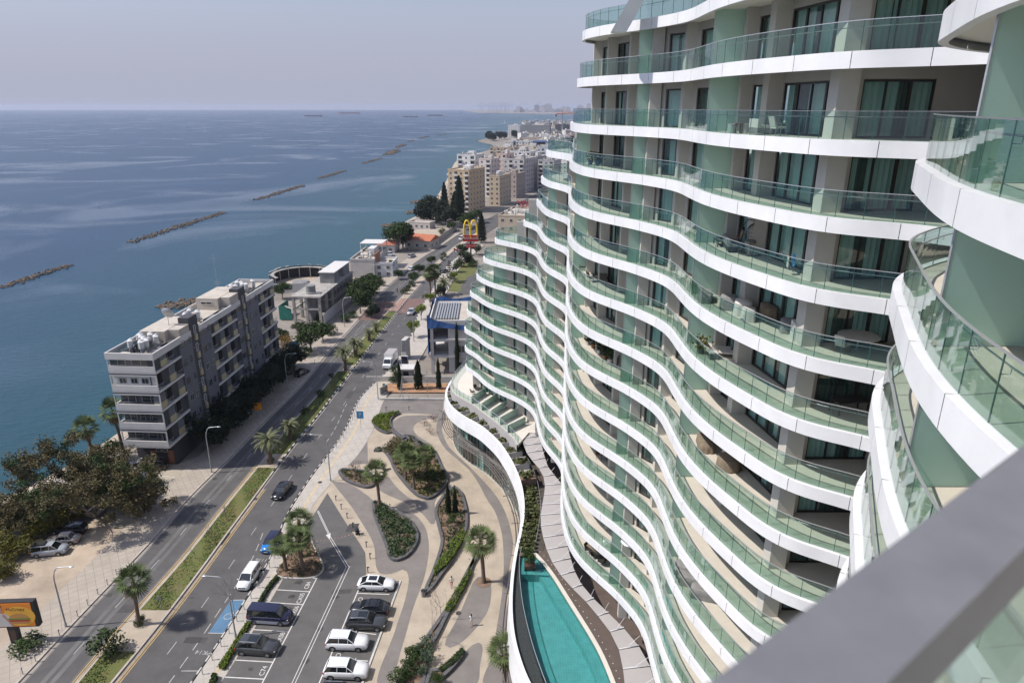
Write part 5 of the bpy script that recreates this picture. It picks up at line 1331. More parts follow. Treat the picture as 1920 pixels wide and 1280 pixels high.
fan(569,1070,(566,1004),'front right fan palm of the three on the car park island',2,1.1)
fan(564,1044,(556,972),'rear fan palm of the three on the car park island',0,1.05)
fan(712,950,(708,877),'fan palm at the tip of the heart shaped planter',1,1.05,.3)
fan(777,916,(772,858),'front fan palm in the large central planter',2,1,.3)
fan(761,898,(751,842),'left fan palm in the large central planter, beside the brown tree',0,1,.3)
fan(758,893,(757,848),'shortest fan palm in the middle of the large central planter',1,.9,.3)
fan(802,893,(803,844),'right fan palm in the large central planter above the dark bush',1,1,.3)
fan(907,1091,(903,1006),'fan palm standing alone in a ring of soil on the paved square',2,1.15)
fan(945,1303,(944,1214),'fan palm by the white pool wall at the bottom of the square',0,1.1)
fan(178,868,(161,795),'fan palm rising behind the big brown green tree by the sea',1,1.2,0)
fan(232,848,(203,762),'slender fan palm leaning at the seaward corner of the flats',2,1.1,0)
fan(735,516,(733,492),'small palm by the white two level house',1,.8,0)
dt = FP[0]
sk = fan_palm_meshes(7.5, 9, R=1.7, dry=60, nf=34); sk2 = fan_palm_meshes(8.0, 11, R=1.8, dry=70, nf=30)
for (px, py, me, lb) in ((808,566,sk,'left of the pair of tall palms with brown dead skirts past the netted building'),(817,564,sk2,'right of the pair of tall palms with brown dead skirts past the netted building')):
    x, y = P(px, py); plant_from(me, 'palm_tree', lb, 'palm tree', (x,y,0), 0, 1.25)
DP = [date_palm_meshes(4.2, 1), date_palm_meshes(2.6, 2, 2.3, 36)]
for (px, py, v, s, lb) in ((508,868,0,1.0,'large date palm on the median node beside the shaded road'),(545,822,1,1.0,'short date palm just beyond the large one on the median'),(648,694,0,1.02,'tall date palm on the median across from the white truck'),(667,667,1,1.25,'stocky date palm just beyond the tall one on the median'),(692,638,1,.85,'small feathery palm on the far lawn of the median'),(705,622,1,.75,'smallest feathery palm near the end of the median lawn'),(832,552,1,1.5,'bushy low palm beside the two palms with dead skirts')):
    x, y = P(px, py, .15); plant_from(DP[v], 'date_palm', lb, 'palm tree', (x,y,.15), px*.1, s)
# broad trees: (base px, height, radius, material)
TM = {
 'g': [tree_mesh('g', 6, 3.2, s, .22, 'lf_green', 3000) for s in (1,2)],
 'd': [tree_mesh('d', 6, 3.0, s, .22, 'lf_dark', 3200, crown0=.15, flat=.95) for s in (3,4)],
 'b': [tree_mesh('b', 4, 1.7, s, .13, 'lf_bright', 1800, 7, .09, .9) for s in (5,)],
 'o': [tree_mesh('o', 5, 2.2, s, .14, 'lf_olive', 2000, 8, .12) for s in (6,)],
 'y': [tree_mesh('y', 4, 2.6, s, .16, 'lf_yellow', 2400, 9, .1, .8, crown0=.05) for s in (7,8)],
 'a': [tree_mesh('a', 4, 2.4, 9, .15, 'lf_orange', 1600, 7, .1, .8, crown0=.1)],
 's': [tree_mesh('s', 1.0, .75, s, .075, 'lf_grey', 420, 5, .03, .8, crown0=.02) for s in (10,11)],
 'r': [tree_mesh('r', 3, 1.2, 12, .07, 'lf_red', 420, 7, .06)],
 'n': [tree_mesh('n', 1.6, 1.0, 13, .09, 'lf_green', 800, 6, .05, .9, crown0=.02)],
}
def tr(k, px, py, s, lb, v=0, z=0.0, nm='tree', cat='tree', group=None, rz=None, sc=None):
    x, y = P(px, py, z); return plant_from(TM[k][v % len(TM[k])], nm, lb, cat, (x,y,z), rz if rz is not None else px*.3, sc or s, group)
tr('d',402,842,1.25,'dark clipped tree nearest the front corner of the flats',0)
tr('d',430,812,1.2,'dark tree under the yellow panels of the flats near the orange sign',1)
tr('d',456,790,1.2,'dense dark tree directly behind the orange sign',0)
tr('d',486,762,1.25,'wide dark tree in the middle of the row along the flats',1)
tr('d',512,735,1.2,'dark tree fourth along the flats in their shadow',0)
tr('d',534,712,1.15,'dark tree near the far corner of the flats',1)
tr('d',552,690,1.1,'dark hedge tree past the far end of the flats',0)
tr('a',536,655,1.0,'orange leaved tree behind the far end of the flats')
tr('g',584,660,1.3,'round bright green tree in front of the concrete frame',0)
for i, (px, py, s) in enumerate(((676,588,1.35),(686,574,1.5),(692,562,1.35),(700,552,1.1))): tr('g',px,py,s,['dark green tree nearest the hoarding of the concrete frame','full green tree second along the footpath past the hoarding','full green tree third along the footpath past the hoarding','last green tree of the footpath row before the lamp'][i],i)
# big sparse tree in the lower left with pale bare limbs
def big_tree():
    r = random.Random(31); trk = MB(); crn = MB(); x0, y0 = P(178,968)
    t = thing('large_tree', 'huge sprawling brown green tree with pale bare limbs above the car park', 'tree', (x0,y0,0))
    base = Vector((0,0,0)); tips = []
    def grow(p, d, L_, rad, dep):
        pts = [p]; rr = [rad]; q = p.copy(); dd = d.copy()
        for i in range(4):
            dd = (dd+Vector((r.gauss(0,.18), r.gauss(0,.18), r.gauss(0,.10)+.03))).normalized(); q = q+dd*L_/4; pts.append(q.copy()); rr.append(rad*(1-.16*(i+1)))
        trk.tube(pts, rr, 6)
        if dep == 0: tips.append(q); return
        if dep <= 2: tips.append(q.copy())
        for _ in range(3 if dep > 1 else 3):
            nd = (dd+Vector((r.gauss(0,.75), r.gauss(0,.75), r.gauss(0,.4)))).normalized(); grow(q, nd, L_*.72, rr[-1]*.68, dep-1)
    for a in (0.3,1.5,2.7,3.9,5.2):
        grow(base, Vector((cos(a)*.75, sin(a)*.75, .85)).normalized(), 4.6, .30, 3)
    for q in tips:
        q.z = max(q.z, 1.6)
        if q.z > 12: q.z = 12
        for _ in range(2):
            c = q+Vector((r.gauss(0,.9), r.gauss(0,.9), r.gauss(0,.5))); rr = r.uniform(.7,1.35); crn.cur = 0 if r.random() < .8 else 1
            clump(crn, c, (rr,rr,rr*.8), 165, .15, r, .35)
    trk.obj('trunk', ['barkg'], t); crn.obj('crown', ['lf_olive','lf_green'], t); return t
bt = big_tree(); bt.scale = (1.08,1.0,1.14)
for i, (px, py, s, k) in enumerate(((20,1000,1.0,'y'),(60,985,1.05,'y'),(105,965,1.0,'y'),(15,1045,1.0,'y'),(50,1040,.85,'y'),(5,1085,.8,'y'),(75,1010,.8,'y'),(120,985,.9,'y'),(150,965,.85,'y'),(215,945,.7,'d'),(240,955,.7,'d'),(190,950,.75,'d'))):
    tr(k,px,py,s,['yellow flowered bush nearest the water on the left edge','yellow green bush behind the parked cars near the shore','tall yellow green bush left of the huge tree','yellow green bush on the left edge above the silver estate','broad bush just above the silver estate car','lowest bush at the left edge of the earth lot','bush between the silver estate and the shore bushes','yellow bush beside the black parked car','yellow bush under the left limbs of the huge tree','dark bush by the low white wall under the huge tree','dark bush nearest the pavement under the huge tree','dark bush in the shade behind the low white wall'][i], i, nm='bush', cat='bush')
tr('g',215,862,.55,'small green bush at the seaward foot of the flats',1,nm='bush',cat='bush'); tr('d',228,890,.6,'dark clipped bush left of the cars parked by the flats',0,nm='bush',cat='bush')
tr('n',206,1224,1.0,'big round bush on the median lawn below the fan palm',0,.15,'bush','bush',sc=(2.1,2.0,2.1))
for i, (px, py, s) in enumerate(((262,1170,.85),(508,866,.7),(572,775,1.1),(600,742,1.0),(622,708,.8),(643,715,.6))): tr('n',px,py,s,['low shrub round the foot of the fan palm in the median','low shrub round the foot of the large date palm','shrub on the median lawn past the short date palm','shrub halfway along the shaded median lawn','shrub near the foot of the tall date palm','little shrub in the lawn by the second earth node'][i],0,.15,'bush','bush')
# far median and verge trees
for i, (k, px, py, s) in enumerate((('n',758,551,1.5),('n',765,545,1.4),('n',773,537,1.5),('g',776,530,.62),('g',786,516,.7),('g',809,497,.62),('n',833,482,1.5),('n',829,488,1.2),('b',790,600,1.15),('b',776,632,1.15),('b',807,575,1.1),('n',747,706,2.1),('n',741,716,1.7),('g',868,478,.8),('g',856,510,.55),('n',886,500,2.2),('b',851,530,1.0))):
    tr(k,px,py,s,['nearest clipped shrub on the far median past the crossing','second clipped shrub on the far median','third clipped shrub on the far median','nearer small tree on the far median','farther of the two small trees beside the brown skirted palms','round headed tree alone on the far median','clipped shrub at the tip of the far median','smaller shrub before the tip of the far median','round bright tree on the verge beside the netted building','round bright tree at the left corner of the netted building','bright shrub beyond the roof of the netted building','clipped round shrub by the kiosk and the cypress','lower clipped shrub beside the pavement near the kiosk','green tree behind the flagpole near the arches sign','small tree beside the arches drive','dark shrub at the foot of the arches sign','bright shrub on the lawn by the drive'][i],0,.1,'tree' if k in 'gb' else 'bush','tree' if k in 'gb' else 'bush')
def cypress_mesh(Hh, R, seed, n=1500, lm='lf_dark'):
    r = random.Random(seed); a = MB(); b = MB(); a.tube([(0,0,-.2),(0,0,Hh*.9)], [.14,.03], 6)
    for _ in range(n):
        t_ = r.random()**.9; z = .05*Hh+t_*Hh*.95; rr = R*min(1,(1-t_)**.6*1.25)*(.55+.45*r.random())*(1+.15*sin(z*3)); an = r.uniform(0,2*pi); c = Vector((rr*cos(an), rr*sin(an), z)); ls = .22*max(1,(Hh/6)**.75); u_ = Vector((cos(an)*.2, sin(an)*.2, 1)).normalized()*ls; v_ = Vector((-sin(an), cos(an), 0))*ls*.45; b.quad(c-u_, c+v_, c+u_, c-v_)
    return a.mesh('trunk', ['barkg']), b.mesh('crown', [lm])
CY = [cypress_mesh(6, .62, 1), cypress_mesh(6, .7, 2)]
def cyp(px, py, top, lb, w_=1.0, z=0.15, v=0):
    x, y = P(px, py, z); zt = PY(top[0], top[1], y)[2]; k = (zt-z)/6; plant_from(CY[v % 2], 'cypress', lb, 'cypress', (x,y,z), px, (w_,w_,k))
cyp(750,730,(748,679),'leftmost of the three cypresses on the red earth strip'); cyp(785,729,(785,676),'middle and thickest cypress on the red earth strip',1.45,v=1); cyp(823,729,(825,671),'rightmost cypress on the red earth strip beside the podium',.95)
cyp(858,700,(857,606),'very tall thin cypress against the white netted building',.95); cyp(841,962,(841,909),'left of the two cypresses in the leaf shaped planter',.75,.3); cyp(854,962,(854,916),'right of the two cypresses in the leaf shaped planter',.7,.3)
BC = [cypress_mesh(20, 2.9, 3, 2600), cypress_mesh(18, 2.6, 4, 2200)]
for px, py, z_, me, lb, s in ((862,412,0,BC[0],'tallest dark cypress in front of the beige tower',(1.25,1.25,1.15)),(853,410,0,BC[1],'dark cypress touching the tallest one on its left',(1.1,1.1,.8)),(834,398,0,BC[1],'dark cypress at the left corner of the beige tower',(1,1,.95)),(903,455,0,BC[1],'dark conifer right of the yellow arches sign',(.9,.9,.75)),(996,352,0,BC[0],'dark conifer in front of the big grey block',(1.2,1.2,.9))):
    x, y = P(px, py); plant_from(me, 'cypress', lb, 'cypress', (x,y,0), px, s)
def conifer_mesh(Hh, R, seed):
    r = random.Random(seed); a = MB(); b = MB(); a.tube([(0,0,-.2),(0,0,Hh)], [.16,.03], 6); tiers = 9
    for i in range(tiers):
        z = Hh*(.15+.83*i/tiers); rr = R*(1-.88*i/tiers)
        for j in range(7):
            an = 2*pi*j/7+i*.5; tip = Vector((rr*cos(an), rr*sin(an), z+.1*rr)); a.tube([(0,0,z),tuple(tip)], [.04,.012], 3)
            for q in range(12): c = Vector((0,0,z)).lerp(tip, .2+.8*r.random()); leafq(b, c+Vector((r.gauss(0,.12),r.gauss(0,.12),r.gauss(0,.06))), .2, r)
    return a.mesh('trunk', ['barkg']), b.mesh('crown', ['lf_dark'])
CN = conifer_mesh(8.5, 2.3, 3)
for px, py, s, lb in ((866,500,1,'tiered conifer right of the flagpole near the arches sign'),(844,528,.95,'tiered conifer left of the flagpole near the drive')):
    x, y = P(px, py); plant_from(CN, 'conifer', lb, 'conifer', (x,y,0), px, s)
for i, (px, py, k, s) in enumerate(((748,470,'g',2.1),(756,466,'d',1.8),(795,418,'d',2.0),(806,414,'d',2.3),(818,412,'d',2.3),(828,420,'d',2.1),(845,425,'d',1.9),(880,425,'g',1.3),(893,418,'g',1.2),(870,430,'g',1.1))):
    tr(k,px,py,s,['tall leafy tree on the beach by the red roofed hut','second leafy tree merging with the tall one on the beach','leftmost dark pine of the grove by the rocky groynes','second dark pine of the grove by the groynes','third dark pine of the grove by the groynes','dark pine at the foot of the left cypress','dark pine below the pair of cypresses','olive tree below the right side of the beige tower','olive tree by the roadside lamp below the beige tower','olive tree at the roadside before the beige tower'][i],i)
rh = random.Random(8)
for i in range(9):
    px = 914+rh.random()*50; tr('d',px,262+rh.uniform(-2,4)-.05*(px-914),2.6,'dark tree of the headland grove beside the white hotel',i,group='trees of the headland grove')
for i in range(34):
    px = rh.uniform(1000,1095); Y = rh.uniform(600,2600)
    if Y < 1000: px = rh.uniform(1030,1095)
    X = (px-960)/F*(Y*CP+H*SP); plant_from(TM['d'][i % 2], 'tree', 'dark tree between the distant rooftops', 'tree', (X,Y,0), i, rh.uniform(1.3,2.2), 'trees in the distant town')
for i in range(5):
    tr('d',960+i*14,300-i*3,1.5,'dark tree between the shore cluster and the sandy blocks',i,group='trees in the shore cluster')
# planters
planters = [
 ('small triangular planter with dark kerb near the pavement edge', [(634,886),(640,880),(662,881),(692,885),(703,897),(702,910),(690,915),(670,911),(645,900)], 'grass'),
 ('large central planter with dark kerb under four fan palms', [(705,846),(711,842),(722,850),(730,862),(738,880),(750,897),(770,920),(786,932),(804,936),(820,928),(836,912),(841,893),(830,876),(812,842),(790,830),(768,824),(745,832),(725,838)], 'mix'),
 ('curved hedge planter at the top of the paved square', [(697,792),(705,782),(720,776),(740,773),(751,775),(740,781),(733,790),(736,800),(746,811),(760,822),(754,824),(735,812),(725,813),(708,806)], 'hedge'),
 ('narrow planter inside the loop of the driveway', [(755,817),(772,817),(790,830),(800,840),(795,843),(775,830)], 'mix'),
 ('heart shaped planter with grey green shrubs', [(697,943),(704,940),(720,946),(740,957),(765,972),(780,990),(785,1006),(780,1025),(762,1045),(742,1052),(730,1046),(723,1025),(710,992),(699,962)], 'grey'),
 ('long leaf shaped planter with two cypresses and a clipped hedge', [(852,912),(865,922),(872,940),(877,965),(875,995),(865,1015),(850,1052),(832,1075),(810,1105),(797,1115),(795,1110),(810,1072),(825,1025),(826,1010),(820,985),(815,960),(820,945),(835,925)], 'leafp'),
 ('long narrow planter slanting down to the bottom of the square', [(896,1036),(886,1065),(875,1095),(860,1121),(842,1152),(826,1185),(812,1212),(804,1240),(800,1262),(790,1290),(744,1290),(762,1242),(798,1195),(833,1145),(857,1105),(877,1067)], 'strip'),
 ('hooked side arm of the slanting planter', [(806,1256),(825,1254),(850,1235),(866,1222),(871,1226),(856,1248),(836,1268),(806,1290),(796,1290)], 'strip'),
]
def inpoly(x, y, poly):
    c = False; j = len(poly)-1
    for i in range(len(poly)):
        xi, yi = poly[i]; xj, yj = poly[j]
        if (yi > y) != (yj > y) and x < (xj-xi)*(y-yi)/(yj-yi)+xi: c = not c
        j = i
    return c
rp = random.Random(77)
def scatter(poly, n, hh, s, mi, mb, tuft=9):
    xs = [p[0] for p in poly]; ys = [p[1] for p in poly]; k = 0
    while k < n:
        x = rp.uniform(min(xs), max(xs)); y = rp.uniform(min(ys), max(ys)); k += 1
        if not inpoly(x, y, poly): continue
        c = Vector((x,y,.32)); h2 = hh*rp.uniform(.5,1.2); mb.cur = mi if not callable(mi) else mi(x, y)
        for _ in range(tuft):
            leafq(mb, c+Vector((rp.gauss(0,h2*.5), rp.gauss(0,h2*.5), rp.random()*h2)), s*rp.uniform(.7,1.3), rp)
PW = []
for lb, px_, kind in planters:
    pw = PP(px_, .2); s = resample([tuple(p) for p in pw]+[tuple(pw[0])], .5)[:-1]; PW.append([tuple(p) for p in s])
    n = len(s); ar = sum(s[i].x*s[(i+1) % n].y-s[(i+1) % n].x*s[i].y for i in range(n)); sg = 1 if ar > 0 else -1
    t = thing('planter', lb, 'planter', (s[0].x,s[0].y,0.1)); ox, oy = s[0].x, s[0].y
    inn_ = []
    for i in range(n):
        d = (s[(i+1) % n]-s[i-1]).normalized(); inn_.append(s[i]+Vector((-d.y, d.x))*sg*.42)
    mb = MB()
    for i in range(n):
        j = (i+1) % n; a, b, c, d = s[i], s[j], inn_[j], inn_[i]
        for q in (((a.x,a.y,.0),(b.x,b.y,.0),(b.x,b.y,.42),(a.x,a.y,.42)),((a.x,a.y,.42),(b.x,b.y,.42),(c.x,c.y,.42),(d.x,d.y,.42)),((c.x,c.y,.42),(c.x,c.y,.1),(d.x,d.y,.1),(d.x,d.y,.42))): mb.quad(*[(v[0]-ox,v[1]-oy,v[2]) for v in q])
    mb.obj('edge_kerb', ['curb'], t)
    mb = MB(); tv = [Vector((p.x-ox,p.y-oy,0)) for p in s]; mb.add([(v.x,v.y,.22) for v in tv], [tuple(q) for q in tessellate_polygon([tv])]); mb.obj('soil', ['soil'], t)
    poly = [(p.x,p.y) for p in inn_]; g = MB(); A_ = abs(ar)/2
    if kind == 'grey': scatter(poly, int(A_*17), .45, .15, lambda x, y: 0 if rp.random() < .6 else 1, g, 10)
    elif kind == 'mix': scatter(poly, int(A_*11), .32, .14, lambda x, y: rp.choice((1,1,2,3)), g, 8)
    elif kind == 'hedge': scatter(poly, int(A_*9), .5, .11, lambda x, y: 2 if rp.random() < .8 else 1, g, 14)
    elif kind == 'grass': scatter([p for p in poly if p[0] > 0] if False else poly, int(A_*9), .2, .11, lambda x, y: 1, g, 7)
    elif kind == 'leafp': scatter(poly, int(A_*9), .3, .13, lambda x, y: rp.choice((0,1,1,3)), g, 7)
    else: scatter(poly, int(A_*9), .38, .14, lambda x, y: rp.choice((0,1,3,3)), g, 7)
    g.v = [(x-ox,y-oy,z) for x,y,z in g.v]; o = g.obj('planting', ['lf_grey','lf_green','lf_bright','lf_olive'], t); o['kind'] = 'stuff'
def hedge(px_, hh, lb, lm='lf_bright', z=.2, dens=150):
    poly = PP(px_, z); poly = [tuple(p) for p in poly]; cx = sum(p[0] for p in poly)/len(poly); cy_ = sum(p[1] for p in poly)/len(poly)
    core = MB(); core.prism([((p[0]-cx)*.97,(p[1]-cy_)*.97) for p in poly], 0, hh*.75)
    g = MB(); xs = [p[0] for p in poly]; ys = [p[1] for p in poly]; A_ = abs(sum(poly[i][0]*poly[(i+1)%len(poly)][1]-poly[(i+1)%len(poly)][0]*poly[i][1] for i in range(len(poly))))/2
    n = 0; N_ = int(A_*dens)+200
    while n < N_:
        x = rp.uniform(min(xs), max(xs)); y = rp.uniform(min(ys), max(ys)); n += 1
        if not inpoly(x, y, poly): continue
        for zz in (hh*rp.uniform(.85,1.1), hh*rp.random()): leafq(g, Vector((x-cx,y-cy_,zz)), .11, rp)
    for i in range(len(poly)):
        a = poly[i]; b = poly[(i+1) % len(poly)]
        for q in range(int(hypot(a[0]-b[0], a[1]-b[1])*40)): u_ = rp.random(); leafq(g, Vector((a[0]+(b[0]-a[0])*u_-cx+rp.gauss(0,.05), a[1]+(b[1]-a[1])*u_-cy_+rp.gauss(0,.05), rp.random()*hh)), .1, rp)
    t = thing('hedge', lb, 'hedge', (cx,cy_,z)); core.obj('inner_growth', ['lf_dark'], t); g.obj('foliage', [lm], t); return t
hedge([(868,1000),(872,1003),(866,1020),(850,1048),(833,1068),(815,1080),(814,1072),(825,1055),(842,1035),(850,1015)], .75, 'bright clipped hedge filling the lower half of the leaf shaped planter')
hedge([(882,1070),(884,1074),(868,1108),(850,1142),(840,1151),(834,1148),(838,1138),(858,1105)], .6, 'bright narrow hedge in the slanting planter by the walking child')
hedge([(519,1082),(523,1084),(501,1112),(488,1138),(482,1136),(500,1104)], .5, 'upper strip of hedge between the pavement and the numbered bays', 'lf_green', .12)
hedge([(464,1168),(470,1172),(446,1212),(421,1256),(410,1252),(430,1222)], .5, 'lower strip of hedge between the pavement and the parked cars', 'lf_bright', .12)
hedge([(400,1268),(409,1270),(402,1290),(392,1290)], .6, 'last piece of hedge at the bottom edge beside the car park', 'lf_green', .12)
hedge([(866,1218),(872,1224),(856,1244),(830,1262),(822,1258),(845,1240)], .55, 'ragged green hedge along the hooked end of the slanting planter', 'lf_green', .2, 90)
hedge([(697,792),(703,783),(716,777),(722,780),(712,788),(711,798),(722,806),(728,812),(712,806)], .55, 'outer curved hedge at the top of the paved square')
hedge([(722,786),(730,777),(748,774),(742,779),(730,785),(728,795),(723,793)], .6, 'inner curved hedge at the top of the paved square')
# island bed
isl = PP([(517,1072),(525,1081),(587,1082),(600,1076),(606,1066),(603,1052),(587,1020),(578,996),(570,994),(548,1030)], .12)
t = thing('planter', 'kerbed soil island with three fan palms at the head of the numbered bays', 'planter', (isl[0][0],isl[0][1],.12)); ox, oy = isl[0]
s = resample([tuple(p) for p in isl]+[tuple(isl[0])], .5)[:-1]; mb = MB(); [mb.tube([(a.x-ox,a.y-oy,.05),(b.x-ox,b.y-oy,.05)],.13,4) for a, b in zip(s, s[1:]+s[:1])]; mb.obj('edge_kerb', ['kerbw'], t)
mb = MB(); mb.sheet([(p.x-ox,p.y-oy) for p in s], .06); mb.obj('soil', ['soil'], t)
g = MB(); scatter([(p.x,p.y) for p in s], 260, .4, .12, lambda x, y: rp.choice((3,3,1)), g, 9); g.v = [(x-ox,y-oy,z-.3) for x,y,z in g.v]; o = g.obj('planting', ['lf_grey','lf_green','lf_bright','lf_olive'], t); o['kind'] = 'stuff'
mb = MB(); x, y = P(907,1091,.11); mb.cyl(0,0,0,.04,1.0,n=14); tag(mb.obj('soil_ring', ['soil'], None, (x,y,.105)), kind='structure')
# small trees and shrubs in the planters
tr('o',742,868,.95,'round brown leaved tree at the upper edge of the central planter',0,.3); tr('r',667,893,1.0,'small reddish bare looking tree in the triangular planter',0,.3)
tr('n',811,900,1.3,'dark bush at the right end of the central planter',0,.3,'bush','bush'); tr('n',848,978,.9,'round clipped topiary in the leaf shaped planter',0,.9,'bush','bush')
for i, (px, py) in enumerate(((813,788),(796,797),(807,813))): tr('r',px,py,.6,['reddish tussock nearest the podium on the sandy oval','reddish tussock on the left of the sandy oval','reddish tussock at the lower edge of the sandy oval'][i],0,.1,'shrub','shrub',sc=(1.0,1.0,.42))
for i, (px, py, s_, k) in enumerate(((800,1213,1.3,'s'),(785,1225,1.4,'s'),(800,1240,1.5,'s'),(775,1235,1.2,'n'),(765,1262,1.2,'n'),(790,1262,1.2,'s'),(820,1278,.9,'n'),(750,1278,1.2,'n'))):
    tr(k,px,py,s_,['grey green shrub at the top of the lower shrub group','grey green shrub left of the lower shrub group','large grey green shrub in the middle of the lower shrub group','green shrub spilling over the planter kerb','green shrub near the bottom left of the planter','grey green shrub near the bottom of the planter','green shrub by the hooked end at the bottom edge','green shrub at the bottom edge of the picture'][i],i,.25,'shrub','shrub')
tr('n',50,1215,1.3,'loose grey green bush behind the billboard post',0,0,'bush','bush',sc=(2.4,1.9,1.0))
# bare young trees
def bare(px, py, hh, lb, seed):
    r = random.Random(seed); mb = MB()
    def g_(p, d, L_, rad, dep):
        q = p+d*L_; mb.tube([tuple(p), tuple(q)], [rad, rad*.6], 4)
        if dep: [g_(q, (d+Vector((r.gauss(0,.45), r.gauss(0,.45), r.gauss(.1,.2)))).normalized(), L_*.68, rad*.6, dep-1) for _ in range(3)]
    g_(Vector((0,0,0)), Vector((0,0,1)), hh*.42, .05, 4); x, y = P(px, py, .2); tag(mb.obj('bare_tree', ['barkg'], None, (x,y,.2)), lb, 'tree')
bare(811,1195,4.2,'left leafless young tree in the slanting planter',1); bare(827,1160,4.0,'right leafless young tree in the slanting planter',2); bare(440,1150,4.5,'leafless thin tree beside the blue parking bay',3); bare(849,1002,1.5,'thin stem under the clipped topiary',4)
for i, (px, py) in enumerate(((330,1120-.0),(396,1008),(423,972),(366,1048))): bare(px,py-2,1.7,['thin sapling on the median lawn above the traffic sign','thin sapling on the lawn near the stone kerb break','thin sapling farther up the sunlit median lawn','thin sapling midway on the sunlit median lawn'][i],i+5)
# rocks : breakwaters and groynes
M['rock'] = mat('sea_rock', (0.13,0.10,0.075), 0.95, var=0.4, vs=.5)
def rocks(px_a, px_b, wd, n, s, lb, seed, z=-1.5, sub=0):
    r = random.Random(seed); a = Vector(P(*px_a, z)); b = Vector(P(*px_b, z)); d = (b-a).normalized(); nn = Vector((-d.y, d.x)); mb = MB(); c0 = a.lerp(b, .5)
    for i in range(n):
        t_ = r.random(); p = a.lerp(b, t_)+nn*r.gauss(0,wd/5)-c0; sz = s*.58*r.uniform(.5,1.3); vs = []
        R3 = Matrix.Rotation(r.uniform(0,6), 4, Vector((r.random(),r.random(),r.random())).normalized()); k = 1-.6*abs(2*t_-1)
        mb.ball((0,0,0),(sz,sz*.8,sz*.55),5,3,Matrix.Translation((p.x,p.y,.25*k-.1)) @ R3)
    mb.smooth = set(); tag(mb.obj('breakwater', ['rock'], None, (c0.x,c0.y,z)), lb, 'breakwater')
rocks((0,540),(130,497),6,260,1.0,'rock breakwater at the left edge of the picture',1)
rocks((243,455),(420,398),7,420,1.2,'long rock breakwater out beyond the flats',2)
rocks((480,375),(570,347),7,340,1.3,'rock breakwater in the middle of the line',3)
rocks((598,335),(648,320),7,260,1.4,'rock breakwater with reddish tint farther along the line',4)
rocks((680,307),(715,297),7,200,1.5,'thin low rock breakwater before the tallest pile',5)
rocks((727,291),(744,281),16,300,2.2,'tallest and darkest heap of breakwater rocks',6)
rocks((745,277),(757,271),14,160,2.2,'small dark heap just past the tallest rocks',7)
rocks((765,266),(775,263),9,90,2,'short breakwater far out near the ships',8); rocks((786,260),(802,256),10,160,2,'dark short breakwater second from the far end',9); rocks((818,254),(840,251),8,160,1.8,'farthest and faintest of the breakwaters',10)
rocks((300,578),(372,564),9,230,1.3,'pale rocky outcrop in the water behind the flats',11,-1.5)
rocks((717,424),(742,423),9,120,1.6,'pale groyne nearest the beach tree',12); rocks((762,399),(786,398),9,120,1.6,'pale groyne by the dark pine grove',13); rocks((770,380),(820,376),10,160,1.8,'pale groyne left of the beige tower',14); rocks((897,265),(915,264),20,120,3,'pale spit of rock at the headland',15)

# lawn blades
gb = MB(); rg = random.Random(5)
for i in range(26000):
    y = 40+(rg.random()**1.6)*150
    if y > ym or any(a < y < b for a, b in nodes): continue
    a, b = fM1(y)+.3, fM2(y)-.3; x = rg.uniform(a, b)
    if sin(x*1.1+y*.35)+sin(y*.9+1.7*x)*.7+rg.uniform(-1,1) < -.2: continue
    gb.cur = 1 if rg.random() < .85 else 0; leafq(gb, Vector((x,y,.19)), rg.uniform(.06,.13), rg)
tag(gb.obj('grass', ['lf_bright','lf_green']), kind='stuff')

mb = MB(); mb.sheet(PP([(838,545),(846,512),(856,494),(872,478),(884,486),(896,500),(880,530),(868,548)]), .05); struct('lawn', mb, ['grass'])
mb = MB(); mb.sheet(PP([(862,552),(866,535),(876,520),(896,512),(920,520),(900,552)]), .06); struct('drive', mb, ['asphalt'])
for i, (px, py, k, s) in enumerate(((862,500,'n',2.4),(872,492,'g',.8),(880,498,'d',.8),(846,524,'n',1.6),(826,556,'d',.75),(893,478,'g',.8),(700,596,'d',.8),(716,470,'n',1.5),(736,505,'n',1.6),(815,452,'n',2.0),(830,441,'n',2.4),(846,434,'g',.8))):
    tr(k,px,py,s,['wide shrub beside the flagpole','green tree between flagpole and arches sign','dark tree at the foot of the arches sign','low shrub at the edge of the drive lawn','dark bushy tree behind the netted building','green tree to the right of the arches sign pole','dark tree overhanging the footpath by the crossing','shrub by the parked delivery van','shrub in front of the white two level house','shrub by the long grey wall, nearer','shrub by the long grey wall, farther','green tree at the far end of the grey wall'][i],i,0,'tree' if k in 'gd' else 'bush','tree' if k in 'gd' else 'bush')

for i, (px, py, k, s) in enumerate(((528,645,'g',.7),(560,622,'n',2.0),(606,640,'g',.8),(620,628,'n',2.2),(596,600,'n',1.5),(530,560,'g',.9),(648,604,'n',1.8),(661,596,'n',1.6),(716,536,'n',1.6),(748,524,'g',.6),(706,500,'n',1.8),(552,668,'n',2.2),(575,668,'n',1.8))):
    tr(k,px,py,s,['green tree at the far foot of the flats','bush at the foot of the concrete columns','tree at the near end of the site hoarding','bush under the hoarding near the lamp','scrub inside the concrete frame plot','tree below the white wall of the beach club','first bush along the hoarding footpath','second bush along the hoarding footpath','bush before the white two level house steps','small tree between footpath and white house','scrub beside the building with the brick end wall','bush beside the blue cabin','bush beneath the round bright green tree'][i],i,0,'tree' if k == 'g' else 'bush','tree' if k == 'g' else 'bush')
